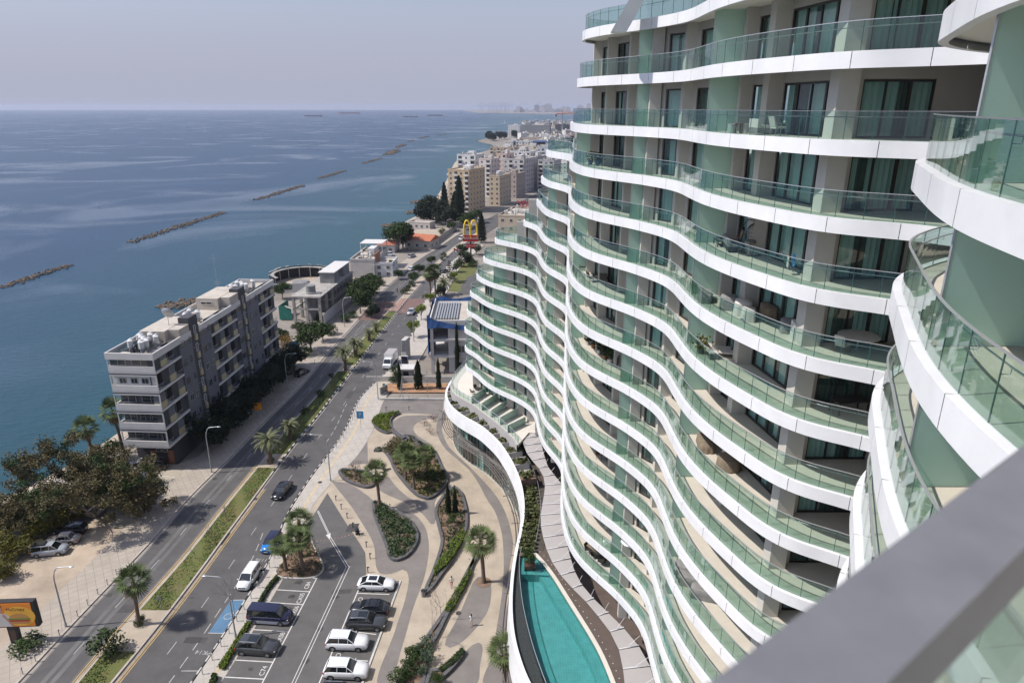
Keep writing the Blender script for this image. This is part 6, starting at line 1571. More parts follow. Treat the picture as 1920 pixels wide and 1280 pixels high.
# ================================================================ VEHICLES, STREET FURNITURE, PEOPLE, BALCONY THINGS
def paint(nm, c, metal=0.0, r=0.22): M[nm] = mat(nm, c, r, metal=metal, coat=0.6)
for nm, c in (('car_white',(0.72,0.72,0.72)),('car_black',(0.012,0.012,0.014)),('car_grey',(0.045,0.047,0.05)),('car_navy',(0.012,0.014,0.04)),('car_silver',(0.34,0.36,0.39)),('car_beige',(0.38,0.34,0.30)),('car_blue',(0.01,0.16,0.48)),('car_steel',(0.16,0.17,0.18))): paint(nm, c)
M['carglass'] = mat('car_window', (0.012,0.015,0.017), 0.06, spec=0.9); M['tyre'] = mat('tyre_rubber', (0.015,0.015,0.015), 0.8); M['rim'] = mat('alloy_rim', (0.35,0.35,0.36), 0.35, metal=0.7)
M['lampg'] = mat('headlamp_glass', (0.6,0.62,0.64), 0.1); M['lampr'] = mat('tail_lamp_glass', (0.35,0.01,0.01), 0.2); M['plate'] = mat('number_plate', (0.6,0.6,0.55), 0.5); M['trimb'] = mat('black_trim', (0.02,0.02,0.02), 0.5)
TYPES = {
 # L, W, H, bonnet height, profile of glass: (rear base, rear roof, front roof, front base) as fractions from rear, belt
 'suv': (4.75,1.92,1.68,1.02,(.02,.12,.54,.71),1.06),
 'sedan': (4.8,1.85,1.44,0.90,(.10,.26,.58,.76),0.93),
 'coupe': (4.7,1.83,1.38,0.90,(.06,.26,.55,.74),0.92),
 'van': (5.2,1.95,1.92,1.10,(.01,.04,.70,.86),1.12),
 'mpv': (4.4,1.76,1.62,0.98,(.02,.07,.62,.80),0.98),
 'hatch': (4.1,1.74,1.48,0.92,(.02,.12,.60,.78),0.95),
 'old': (4.4,1.68,1.38,0.88,(.16,.26,.56,.68),0.90),
}
def car(typ, col, label, loc, rz, group=None, roofcol=None, lower=None, rack=False, sunroof=False, z=0.0):
    L_, W_, Hh, hb, (r0,r1,f1,f0), belt = TYPES[typ]
    t = thing('car' if typ not in ('van',) else 'van', label, 'car' if typ != 'van' else 'van', (loc[0],loc[1],z), rz, group)
    X = lambda f: -L_/2+f*L_
    # body: stations from rear to front
    st = [(0,.80,.30,.84),(.02,.90,.22,.97),(.10,.97,.18,1.0),(.25,1.0,.17,1.0),(.5,1.0,.17,1.0),(.75,1.0,.17,.99),(.90,.94,.18,.93),(.97,.84,.22,.82),(1.0,.66,.32,.62)]
    def top(f):
        if f < r0: return (belt-.02)*(.9+.1*min(1,f/.05))
        if f < f0: return belt
        k = (f-f0)/(1-f0); return belt-(belt-hb*.92)*k**1.2-(.28*hb if f >= 1 else (.10*hb if f > .96 else 0))
    mb = MB(); rings = []
    for f, wf, zb, _ in st:
        w_ = W_/2*wf; zt = top(f) if f > 0 else belt*.86; zm = zb+(zt-zb)*.55
        rings.append([(X(f),-w_*.86,zb),(X(f),-w_*.99,zb+.10),(X(f),-w_,zm),(X(f),-w_*.965,zt-.10),(X(f),-w_*.90,zt),(X(f),0,zt+.035),(X(f),w_*.90,zt),(X(f),w_*.965,zt-.10),(X(f),w_,zm),(X(f),w_*.99,zb+.10),(X(f),w_*.86,zb)])
    vs = [v for q in rings for v in q]; m_ = 11; fs = []
    for i in range(len(rings)-1):
        for j in range(m_): fs.append((i*m_+j, i*m_+(j+1) % m_, (i+1)*m_+(j+1) % m_, (i+1)*m_+j))
    mb.add(vs, fs, True); mb.add(vs, [tuple(range(m_)), tuple(range((len(rings)-1)*m_+m_-1, (len(rings)-1)*m_-1, -1))])
    mb.mi(1).box(X(.03),X(.97),-W_/2*.985,W_/2*.985,.20,.30)
    if lower:
        for i in range(len(rings)-1):
            for s_ in (1,-1):
                a, b = rings[i], rings[i+1]; g_ = [(a[1][0],s_*(abs(a[1][1])+.012),a[1][2]),(b[1][0],s_*(abs(b[1][1])+.012),b[1][2]),(b[2][0],s_*(abs(b[2][1])+.012),b[2][2]),(a[2][0],s_*(abs(a[2][1])+.012),a[2][2])]; mb.mi(2).quad(*g_)
    mb.obj('body', [col,'trimb',lower or col], t)
    # glasshouse
    wb, wr = W_/2*.90, W_/2*.72; zr = Hh-.05
    P4 = [(X(r0)+.04,belt),(X(r1),zr),(X(f1),zr),(X(f0)-.02,belt+.0)]
    g = MB(); vs = []
    for s_ in (-1,1): vs += [(P4[0][0],s_*wb,P4[0][1]-.03),(P4[1][0],s_*wr,P4[1][1]),(P4[2][0],s_*wr,P4[2][1]),(P4[3][0],s_*wb*.98,P4[3][1]-.03)]
    g.add(vs, [(0,1,2,3),(7,6,5,4),(0,4,5,1),(1,5,6,2),(2,6,7,3)]); g.obj('window_glass', ['carglass'], t)
    rf = MB(); n = 5; vs = []; nx = 6
    for i in range(nx+1):
        k = i/nx; x = P4[1][0]-.06+(P4[2][0]-P4[1][0]+.12)*k; zz = zr+.05*sin(pi*k)
        for j in range(n+1):
            q = -1+2*j/n; vs.append((x, q*wr*1.03, zz+.035*(1-q*q)))
    rf.add(vs, [(i*(n+1)+j,(i+1)*(n+1)+j,(i+1)*(n+1)+j+1,i*(n+1)+j+1) for i in range(nx) for j in range(n)], True)
    for s_ in (-1,1):
        rf.tube([(P4[0][0],s_*wb*.99,belt-.02),(P4[1][0],s_*wr*1.01,zr+.01),(P4[2][0],s_*wr*1.01,zr+.01),(P4[3][0]+.02,s_*wb*.97,belt-.02)], .042, 5)
        for f in (.34,.56) if typ != 'coupe' else (.42,): 
            k = (X(f)-P4[1][0])/(P4[2][0]-P4[1][0])
            if 0 < k < 1.1: rf.tube([(X(f)-.02,s_*wb*1.0,belt),(X(f),s_*wr*1.015,zr)], .03, 4)
    rf.obj('roof', [roofcol or col], t)
    if sunroof: s2 = MB(); s2.box(X(.30),X(.52),-.42,.42,Hh+.015,Hh+.035); s2.obj('sunroof', ['carglass'], t)
    if typ in ('suv','mpv') or rack:
        for s_ in (-1,1): rr = MB(); rr.tube([(P4[1][0]+.1,s_*wr*.93,zr+.05),(P4[1][0]+.25,s_*wr*.93,zr+.11),(P4[2][0]-.25,s_*wr*.93,zr+.11),(P4[2][0]-.1,s_*wr*.93,zr+.05)], .02, 4); rr.obj('roof_rail', ['trimb' if rack else 'rail'], t)
    if rack == 2: bx_ = MB(); bx_.box(X(.08),X(.42),-.5,.5,Hh+.05,Hh+.22); bx_.obj('roof_rack', ['trimb'], t)
    if rack == 1:
        for f in (.32,.5): bb = MB(); bb.tube([(X(f),-wr,Hh+.06),(X(f),wr,Hh+.06)], .03, 4); bb.obj('roof_bar', ['trimb'], t)
    R = .34 if typ in ('suv','van') else .315
    for f in (.185,.80):
        for s_ in (-1,1):
            w = MB(); y0 = s_*(W_/2-.20); y1 = s_*(W_/2+.012); n = 14
            v1 = [(X(f)+R*cos(2*pi*i/n), y0, R+R*sin(2*pi*i/n)) for i in range(n)]+[(X(f)+R*cos(2*pi*i/n), y1, R+R*sin(2*pi*i/n)) for i in range(n)]
            w.add(v1, [(i,(i+1)%n,n+(i+1)%n,n+i) for i in range(n)], True); w.add(v1, [tuple(range(n)), tuple(range(2*n-1,n-1,-1))]); wo = w.obj('wheel', ['tyre'], t)
            r = MB(); y2 = y1+s_*.012; r.add([(X(f)+R*.66*cos(2*pi*i/10), y2, R+R*.66*sin(2*pi*i/10)) for i in range(10)], [tuple(range(10))])
            r.mi(1)
            for q in range(5):
                a = 2*pi*(q+.5)/5; a1 = a-.2; a2 = a+.2; r.add([(X(f)+R*.2*cos(a), y2+s_*.004, R+R*.2*sin(a)),(X(f)+R*.6*cos(a1), y2+s_*.004, R+R*.6*sin(a1)),(X(f)+R*.6*cos(a2), y2+s_*.004, R+R*.6*sin(a2))], [(0,1,2)])
            r.obj('rim', ['rim','trimb'], wo)
            ar = MB(); k = 9; ar.add([(X(f)+(R+.07)*cos(pi*i/k), s_*(W_/2*.995+.004), R+(R+.05)*sin(pi*i/k)) for i in range(k+1)], [tuple(range(k+1))]); ar.obj('wheel_arch', ['trimb'], t)
    for s_ in (-1,1):
        h = MB(); h.ball((X(.965),s_*W_*.345,hb*.72),(.10,.20,.085),8,5); h.obj('headlight', ['lampg'], t)
        h = MB(); h.box(X(.004),X(.03),s_*W_*.40-.13,s_*W_*.40+.13,belt-.30,belt-.14); h.obj('tail_light', ['lampr'], t)
        h = MB(); h.ball((X(f0)-.25,s_*(W_/2+.08),belt+.06),(.07,.11,.08),7,5); h.obj('wing_mirror', [col], t)
    h = MB(); h.box(X(1)-.03,X(1)+.012,-.26,.26,.36,.48); h.box(X(0)-.012,X(0)+.03,-.26,.26,.52,.64); h.obj('number_plate', ['plate'], t)
    h = MB(); h.box(X(1)-.12,X(1)+.006,-.45,.45,.50,.66); h.obj('grille', ['trimb'], t)
    return t
def az(a, b, z=0): a = P(*a, z); b = P(*b, z); return atan2(b[1]-a[1], b[0]-a[0])
rowL = az((514,1106),(580,1110)); rowR = az((670,1113),(730,1115))
def parked(typ, col, px, py, rz, label, z=.115, **k): x, y = P(px, py, z+.6); return car(typ, col, label, (x,y), rz, z=z, **k)
parked('van','car_navy',507,1154,rowL,'two tone navy over silver people carrier in the left row of numbered bays',lower='car_silver')
parked('suv','car_grey',484,1211,rowL,'dark grey off road car with sunroof below the navy people carrier',sunroof=True)
parked('coupe','car_white',706,1093,rowR,'white coupe with black glass roof in the top bay of the right row',sunroof=True)
parked('sedan','car_black',694,1139,rowR+pi,'black saloon with roof bars below the white coupe',rack=1)
parked('suv','car_grey',688,1165,rowR,'dark grey sport utility car between the black saloon and the white ones',sunroof=True)
parked('suv','car_white',652,1202,rowR,'upper of the two white sport utility cars in the right row')
parked('suv','car_white',650,1255,rowR,'lower of the two white sport utility cars, near the bottom edge')
parked('suv','car_black',640,1302,rowR,'black car cut off by the bottom edge below the white ones')
rd = az((466,1084),(528,985)); 
parked('sedan','car_black',529,918,az((500,960),(560,885))+pi,'black saloon driving towards the viewer beside the sunlit median lawn',z=.008)
parked('hatch','car_blue',509,1016,az((480,1060),(530,985))+pi,'bright blue hatchback parked at the kerb behind the island palms',z=.008,roofcol='car_navy')
parked('mpv','car_white',467,1081,az((440,1125),(495,1040))+pi,'white estate parked at the kerb above the blue bay',z=.008)
parked('sedan','car_silver',771,584,az((750,612),(790,558))+pi,'silver saloon coming past the brick crossing',z=.01)
parked('mpv','car_silver',94,1030,.12+az((60,1035),(130,1033)),'silver estate with roof box on the earth lot',rack=2,z=.01)
parked('old','car_beige',117,1010,pi+az((90,1012),(140,1008)),'old beige saloon parked next to the silver estate',z=.01)
parked('hatch','car_black',133,992,pi+az((100,995),(160,990)),'black hatchback half under the yellow bushes',z=.01)
parked('suv','car_black',287,872,pi+.1,'black car parked against the end wall of the flats',z=.02)
parked('suv','car_grey',262,873,pi+.1,'dark car mostly hidden by the black one at the end wall of the flats',z=.02)
parked('mpv','car_silver',248,890,.1,'pale car under the right limbs of the huge tree',z=.02)
for i, (px, py, ty, co_, lb, dr) in enumerate(((867,447,'van','car_white','white van on the far carriageway left of the arches sign',1),(772,503,'hatch','car_white','small white car on the left carriageway by the far median trees',0),(712,489,'mpv','car_white','white pickup parked on the lot above the white house',2),(729,478,'van','car_white','white delivery van parked near the red roofed hut',2),(772,480,'mpv','car_silver','silver car by the wall on the lot left of the orange roof',3),(833,508,'hatch','car_black','dark scooter sized car near the flagpole',0),(566,698,'hatch','car_black','dark car in the shade between the last two hedge trees',0))):
    x, y = P(px, py, .6); car(ty, co_, lb, (x,y), (1.25,1.25,0.15,1.2)[dr], z=.1 if dr else .01)
# box truck
x, y = P(731,676,1.2); rzt = az((712,702),(752,650))+pi; tk = thing('box_truck', 'white box truck coming towards the viewer past the tall date palm', 'truck', (x,y,0), rzt)
mb = MB(); mb.box(-3.2,1.0,-1.08,1.08,.95,3.15); mb.mi(1).box(-3.18,.98,-1.05,1.05,3.151,3.18); mb.obj('cargo_box', ['car_white','car_beige'], tk)
mb = MB(); vs = [(1.05,-1,.45),(3.1,-1,.45),(3.1,-.95,1.15),(2.45,-.9,1.35),(1.85,-.85,2.3),(1.05,-.85,2.35)]; mb.add(vs+[(a,-b,c) for a,b,c in vs],[(0,1,2,3,4,5),(11,10,9,8,7,6)]+[(i,(i+1)%6+0,(i+1)%6+6,i+6) for i in range(6)]); mb.obj('cab', ['car_white'], tk)
mb = MB(); mb.add([(2.47,-.82,1.40),(2.47,.82,1.40),(1.90,.76,2.24),(1.90,-.76,2.24)],[(0,1,2,3)]); 
for s_ in (-1,1): mb.add([(1.2,s_*.93,1.35),(2.2,s_*.95,1.35),(1.8,s_*.88,2.15),(1.2,s_*.88,2.2)],[(0,1,2,3)])
mb.obj('window_glass', ['carglass'], tk)
for f in (-2.2,2.35):
    for s_ in (-1,1): mb = MB(); mb.tube([(f,s_*.78,.38),(f,s_*1.04,.38)],.38,12); mb.obj('wheel', ['tyre'], tk)
for s_ in (-1,1): mb = MB(); mb.ball((3.08,s_*.72,.9),(.07,.18,.12),7,5); mb.obj('headlight', ['lampg'], tk)
mb = MB(); mb.box(-3.0,2.0,-.8,.8,.5,.94); mb.obj('chassis', ['trimb'], tk)
# ---------------- street lamps
def lamp_meshes():
    a = MB(); k = 10; pts = [(0,0,0),(0,0,6.2)]+[(.9*(1-cos(pi/2*i/k)) , 0, 6.2+2.1*sin(pi/2*i/k)) for i in range(1,k+1)]+[(2.1,0,8.42)]
    a.tube(pts, [.10,.085]+[.07]*k+[.05], 7); a.cyl(0,0,0,.5,.14,n=8)
    b = MB(); b.ball((2.35,0,8.42),(.36,.13,.07),8,5)
    return a.mesh('pole', ['steel']), b.mesh('lamp_head', ['rail'])
LM = lamp_meshes()
for px, py, fl_, lb in ((124,1174,0,'street lamp on the left pavement beside the earth lot'),(397,885,0,'street lamp in front of the near corner of the flats'),(540,731,0,'street lamp by the far end of the dark hedge trees'),(646,612,0,'street lamp in front of the unfinished concrete frame'),(700,542,0,'street lamp past the green footpath trees'),(442,1193,1,'street lamp at the edge of the blue parking bay'),(620,901,1,'street lamp at the tip of the car park beside the square'),(709,748,1,'street lamp at the corner of the square facing the white truck'),(776,640,1,'street lamp beside the round tree left of the netted building')):
    x, y = P(px, py, .13); plant_from(LM, 'street_lamp', lb, 'street lamp', (x,y,.12), pi if fl_ else 0, 1, 'curved street lamps along the road', ('pole','lamp_head'))
x, y = P(838,445); plant_from(LM, 'street_lamp', 'street lamp in front of the dark pine grove', 'street lamp', (x,y,0), 0, 1, 'curved street lamps along the road', ('pole','lamp_head'))
# ---------------- bollards
bm = MB(); bm.cyl(0,0,0,.75,.05,n=8); bm.mi(1).cyl(0,0,.75,.95,.10,.07,n=8); BOL = bm.mesh('bollard', ['steel','kerbw'])
nb_ = 0
def bol(x, y, lb, g_): o = link('bollard', BOL, None, (x,y,.13)); tag(o, lb, 'bollard', g_)
for ax, ay in ((43,1263),(37,1237),(67,1239),(90,1214),(112,1191),(146,1155),(165,1134),(184,1114),(202,1096),(219,1077)): x, y = P(ax, ay, .13); bol(x, y, 'white topped steel bollard on the left pavement edge', 'bollards along the left pavement')
y = 56.0
while y < 82: bol(fR(y)+.75, y, 'white topped steel bollard between the kerb and the car park hedge', 'bollards along the right kerb'); y += 2.0
y = 104.0
while y < 130: bol(fR(y)+.8, y, 'white topped steel bollard along the far kerb by the light pavement', 'bollards along the far right kerb'); y += 1.9
y = 118.0
while y < 160: bol(fL(y)-.9, y, 'white topped steel bollard in the shade of the flats', 'bollards in front of the flats'); y += 3.4
bm = MB(); bm.cyl(0,0,0,.8,.06,n=7); bm.box(-.10,.22,-.07,.07,.8,.88); BL2 = bm.mesh('path_light', ['black'])
for px, py in ((630,938),(640,954),(651,971),(662,989),(674,1004),(687,1025),(694,1047),(690,1073),(724,770),(767,769)):
    x, y = P(px, py, .1); o = link('path_light', BL2, None, (x,y,.1)); tag(o, 'low black path light on the paved square', 'path light', 'black path lights on the square')
for px, py, c, lb in ((670,1001,'black','dark litter bin beside the barrier rope'),(794,1117,'concd','grey round litter bin at the tip of the leaf shaped planter'),(720,727,'netgreen','green litter bin by the blue panel at the far kerb')):
    x, y = P(px, py, .1); t = thing('litter_bin', lb, 'litter bin', (x,y,.1)); mb = MB(); mb.cyl(0,0,0,.85,.27,.30,n=12); mb.obj('drum', [c], t); mb = MB(); mb.cyl(0,0,.853,.93,.32,.26,n=12); mb.obj('lid', ['trimb'], t)
# barrier rope
a = Vector((*P(590,1014,.9), .9)); b = Vector((*P(668,998,.9), .9)); mb = MB(); M['ropew'] = M['kerbw']; n = 24
for i in range(n):
    p = a.lerp(b, i/n); q = a.lerp(b, (i+1)/n); s0 = -.25*sin(pi*i/n); s1 = -.25*sin(pi*(i+1)/n); mb.mi(i % 2).tube([(p.x-a.x,p.y-a.y,s0),(q.x-a.x,q.y-a.y,s1)], .03, 4)
tag(mb.obj('barrier_rope', ['red','kerbw'], None, tuple(a)), 'red and white rope strung across the car park entrance', 'rope')
mb = MB(); mb.cyl(0,0,0,1.0,.06,n=7); x, y = P(590,1018,.1); tag(mb.obj('rope_post', ['steel'], None, (x,y,.1)), 'thin post holding the rope beside the palm island', 'post')
# kerb panel, traffic signs, signals
def sign(px, py, hh, w_, h_, col, lb, rz=0, z=.13, glyph=None, gm='kerbw'):
    x, y = P(px, py, z); t = thing('road_sign', lb, 'sign', (x,y,z), rz); mb = MB(); mb.cyl(0,.03,0,hh,.035,n=6); mb.obj('post', ['steel'], t)
    mb = MB(); mb.box(-w_/2,w_/2,-.03,0,hh-h_,hh); mb.obj('sign_panel', [col], t)
    if glyph: me = letters(glyph, h_*.75, gm, 'lettering', .004); o = link('lettering', me, t, (0,-.036,hh-h_/2)); o.rotation_euler = (pi/2,0,0)
    return t
sign(677,803,3.6,1.3,1.5,'blue','tall parking sign board by the far kerb recess',0,glyph='P'); sign(302,1142,1.9,.5,.45,'concd','small grey meter sign on the median lawn',0)
s_ = sign(486,785,3.4,1.6,1.5,'orange','orange advertising sign with yellow arches under the dark trees',-.1)
def arches(w_, h_, th, n=18):
    mb = MB()
    for s in (-1,1):
        pts = []
        for i in range(n+1):
            a = pi*i/n; pts.append((s*w_/4-w_/4*cos(a)*.98, 0, h_*(sin(a)**.62)))
        mb.tube(pts, [th*(1.25 if i in (0,n) else 1) for i in range(n+1)], 7)
    return mb
o = arches(1.0,.8,.07).obj('arches', ['arch'], s_, (0,-.06,2.1))
def signal(px, py, lb, rz=0, dbl=False):
    x, y = P(px, py, .15); t = thing('traffic_light', lb, 'traffic light', (x,y,.15), rz); mb = MB(); mb.cyl(0,0,0,3.0,.055,n=7); mb.obj('post', ['steel'], t); mb = MB(); mb.box(-.2,.2,-.28,-.05,2.3,3.3); mb.obj('signal_head', ['black'], t)
    for i, c in enumerate(('lampr','arch','netgreen')): q = MB(); q.ball((0,-.29,3.12-.31*i),(.10,.03,.10),8,5); q.obj('lens', [c], t)
for px, py, lb in ((724,585,'traffic light at the near left corner of the brick island'),(737,588,'traffic light at the near right corner of the brick island'),(746,560,'traffic light at the far left corner of the brick island'),(759,557,'traffic light at the far right corner of the brick island'),(794,572,'traffic light on the verge opposite the brick island'),(702,563,'traffic light on the left pavement by the crossing')): signal(px, py, lb)
mb = MB()
for (a_, b_) in (((722,600),(742,575)),((742,592),(757,566))):
    a = Vector(P(*a_)); b = Vector(P(*b_))
    for i in range(9): p = a.lerp(b, i/8); mb.tube([(p.x,p.y,.17),(p.x,p.y,1.1)],.03,4)
    mb.tube([(a.x,a.y,1.1),(b.x,b.y,1.1)],.03,4).tube([(a.x,a.y,.6),(b.x,b.y,.6)],.025,4)
    c = a.lerp(b,.5); mb.v = [(x-c.x,y-c.y,z) for x,y,z in mb.v]; tag(mb.obj('guard_rail', ['steel'], None, (c.x,c.y,0)), 'metal guard rail on the %s side of the brick island' % ('left' if a_[0] == 722 else 'right'), 'railing'); mb = MB()
# big arches pylon
x, y = P(883,482); z0_ = PY(883,446,y)[2]; z1_ = PY(883,418,y)[2]; wA = 25.5/F*(y*CP+48*SP)
t = thing('pylon_sign', 'tall roadside pylon with big yellow arches over a red name board', 'sign', (x,y,0), 0)
mb = MB(); mb.cyl(0,0,0,z0_+.5,.32,.28,n=10); mb.obj('pole', ['black'], t)
arches(wA, z1_-z0_+1.2, .34, 22).obj('arches', ['arch'], t, (0,-.1,z0_-.2))
bh = 9.5/F*(y*CP+48*SP)*1.12; mb = MB(); mb.box(-wA*.56,wA*.56,-.45,-.02,z0_-bh*.62,z0_+bh*.5); mb.obj('name_board', ['red'], t)
me = letters("McDonald's", bh*.62, 'kerbw', 'lettering', .03); o = link('lettering', me, t, (0,-.5,z0_-.05)); o.rotation_euler = (pi/2,0,0)
mb = MB(); mb.box(-wA*.38,wA*.38,-.3,-.02,z0_-bh*1.75,z0_-bh*1.05); b_ = mb.obj('lower_board', ['red'], t); me = letters('OPEN 24 HOURS', bh*.36, 'kerbw', 'lettering', .02); o = link('lettering', me, b_, (0,-.34,z0_-bh*1.4)); o.rotation_euler = (pi/2,0,0)
x, y = P(852,512); t = thing('flagpole', 'flagpole with a red and white flag by the drive', 'flagpole', (x,y,0)); mb = MB(); mb.cyl(0,0,0,9.5,.06,n=6); mb.obj('pole', ['steel'], t)
mb = MB(); 
for i in range(8):
    for q, c in ((0,0),(1,1)): mb.mi(c).quad((i*.2+q*0,.15*sin(i*.9),8.2-.12*i+ (0 if q else .6)),((i+1)*.2,.15*sin((i+1)*.9),8.08-.12*i+(0 if q else .6)),((i+1)*.2,.15*sin((i+1)*.9),8.7-.12*i+(0 if q else .6)),(i*.2,.15*sin(i*.9),8.82-.12*i+(0 if q else .6)))
mb.obj('flag', ['red','kerbw'], t)
# billboard
x, y = P(33,1205); t = thing('billboard', 'orange burger billboard on a black pylon beside the earth lot', 'billboard', (x,y,0), 0.05)
zt_ = PY(40,1127,y)[2]; zb_ = PY(40,1170,y)[2]; xr = PY(62,1150,y)[0]-x; wB = 4.5
mb = MB(); mb.box(-.55,.55,-.2,.2,0,zb_+.1); mb.obj('pylon', ['black'], t); mb = MB(); mb.box(-.32,.32,-.23,-.203,.5,zb_-.6); mb.obj('pylon_panel', ['rust'], t)
mb = MB(); mb.box(xr-wB,xr+.45,-.32,.32,zb_-.12,zt_+.12); mb.obj('cabinet', ['black'], t)
face = MB(); face.box(xr-wB+.1,xr+.12,-.36,-.322,zb_+.02,zt_-.02); pf = face.obj('poster', ['orange'], t)
M['skin'] = mat('skin', (0.42,0.24,0.16), 0.6); M['hair'] = mat('dark_hair', (0.02,0.014,0.01), 0.7); M['posterlite'] = mat('poster_yellow', (0.80,0.42,0.05), 0.6); M['bun'] = mat('bun_print', (0.50,0.24,0.07), 0.6); M['lettuce'] = mat('lettuce_print', (0.12,0.25,0.03), 0.6)
def disc(mb, cx, cz, rx, rz_, y_, n=18, a0=0, a1=2*pi): mb.add([(cx+rx*cos(a0+(a1-a0)*i/n), y_, cz+rz_*sin(a0+(a1-a0)*i/n)) for i in range(n+1)], [tuple(range(n+1))])
hB = zt_-zb_; pc = xr-wB*.74
q = MB(); q.mi(0); disc(q, xr-wB*.30, zb_+hB*.45, wB*.38, hB*.42, -.364)
q.mi(1); q.add([(pc-1.0,-.37,zb_+.04),(pc+1.0,-.37,zb_+.04),(pc+.85,-.37,zb_+hB*.46),(pc+.45,-.37,zb_+hB*.58),(pc-.45,-.37,zb_+hB*.58),(pc-.9,-.37,zb_+hB*.46)],[(0,1,2,3,4,5)])
q.mi(2); disc(q, pc, zb_+hB*.74, .30, .42, -.374); q.add([(pc+.9,-.376,zb_+.1),(pc+1.15,-.376,zb_+.15),(pc+.35,-.376,zb_+hB*.55),(pc+.1,-.376,zb_+hB*.5)],[(0,1,2,3)]); q.mi(3); disc(q, pc, zb_+hB*.86, .32, .30, -.378, 12, 0, pi)
q.mi(4); disc(q, xr-1.45, zb_+hB*.36, 1.1, .62, -.370, 14, 0, pi); q.box(xr-2.5,xr-.4,-.372,-.368,zb_+hB*.12,zb_+hB*.22); q.mi(5).box(xr-2.65,xr-.25,-.376,-.372,zb_+hB*.29,zb_+hB*.36); q.mi(6).box(xr-2.55,xr-.35,-.380,-.376,zb_+hB*.22,zb_+hB*.29)
q.obj('printed_picture', ['posterlite','wpaint','skin','hair','bun','lettuce','red'], pf)
me = letters('McCrispy', .52, 'black', 'lettering', .004); o = link('lettering', me, pf, (xr-1.6,-.39,zb_+hB*.74)); o.rotation_euler = (pi/2,0,0)
# totems and kiosk by the netted building
def totem(px, py, w_, d_, hh, cf, label, txt=None): 
    x, y = P(px, py); t = thing('sign_totem', label, 'sign', (x,y,0), -.2); mb = MB(); mb.box(-w_/2,w_/2,-d_/2,d_/2,0,hh); mb.obj('cabinet', ['kerbw'], t); mb = MB(); mb.box(-w_/2+.08,w_/2-.08,-d_/2-.03,-d_/2-.003,hh*.45,hh-.1); mb.obj('sign_panel', [cf], t)
    if txt: me = letters(txt, 1.1, 'red', 'lettering', .004); o = link('lettering', me, t, (0,-d_/2-.04,hh*.25)); o.rotation_euler = (pi/2,0,0)
totem(762,672,1.1,3.0,5.2,'car_steel','tall blue grey sign totem by the entrance of the netted building'); totem(760,694,1.6,.5,3.6,'car_navy','white sign totem with dark panel and red letter by the kiosk','G')
x, y = P(761,712); t = thing('kiosk', 'small flat roofed concrete kiosk between cypresses and sign totem', 'kiosk', (x,y,0)); mb = MB(); mb.box(-1.6,1.6,0,2.6,0,2.4); mb.mi(1).box(-1.9,1.9,-.3,2.9,2.403,2.7); mb.obj('wall', ['conc','wpaint'], t); mb = MB(); mb.box(-.5,.7,-.04,-.003,.1,2.0); mb.obj('door', ['black'], t)
mb = MB(); mb.box(-.15,.15,-2.2,0,.2,1.7); x, y = P(726,735); tag(mb.obj('blue_panel', ['car_steel'], None, (x,y,.1), -.5), 'slanting blue grey panel at the left end of the red earth strip', 'panel')
mb = MB(); mb.box(-14,12,0,.25,.0,1.3); x, y = P(805,716); tag(mb.obj('garden_wall', ['kerbw'], None, (x,y,0)), 'long pale garden wall behind the cypresses', 'wall')
# portable tripod frame at the far wall
x, y = P(756,752); mb = MB()
for a in (0,2.1,4.2): mb.tube([(0,0,5.2),(1.5*cos(a),1.5*sin(a),0)],.04,4)
mb.cyl(0,0,0,5.6,.06,n=6); tag(mb.obj('mast_tripod', ['steel'], None, (x,y,.1)), 'thin mast on tripod legs by the low white wall', 'mast')
x, y = P(802,748); mb = MB(); mb.cyl(0,0,0,6.5,.06,n=6); mb.box(-.4,.4,-.1,.1,4.2,4.5); tag(mb.obj('camera_post', ['steel'], None, (x,y,.1)), 'slim post with cameras near the podium corner', 'post')
t = thing('portable_toilet', 'bright blue cabin beside the orange tree by the flats', 'cabin', (*P(551,656),0)); mb = MB(); mb.box(-.9,.9,0,1.8,0,2.3); mb.obj('cabin_wall', ['blue'], t); mb = MB(); mb.box(-1,1,-.1,1.9,2.303,2.5); mb.obj('roof', ['kerbw'], t)
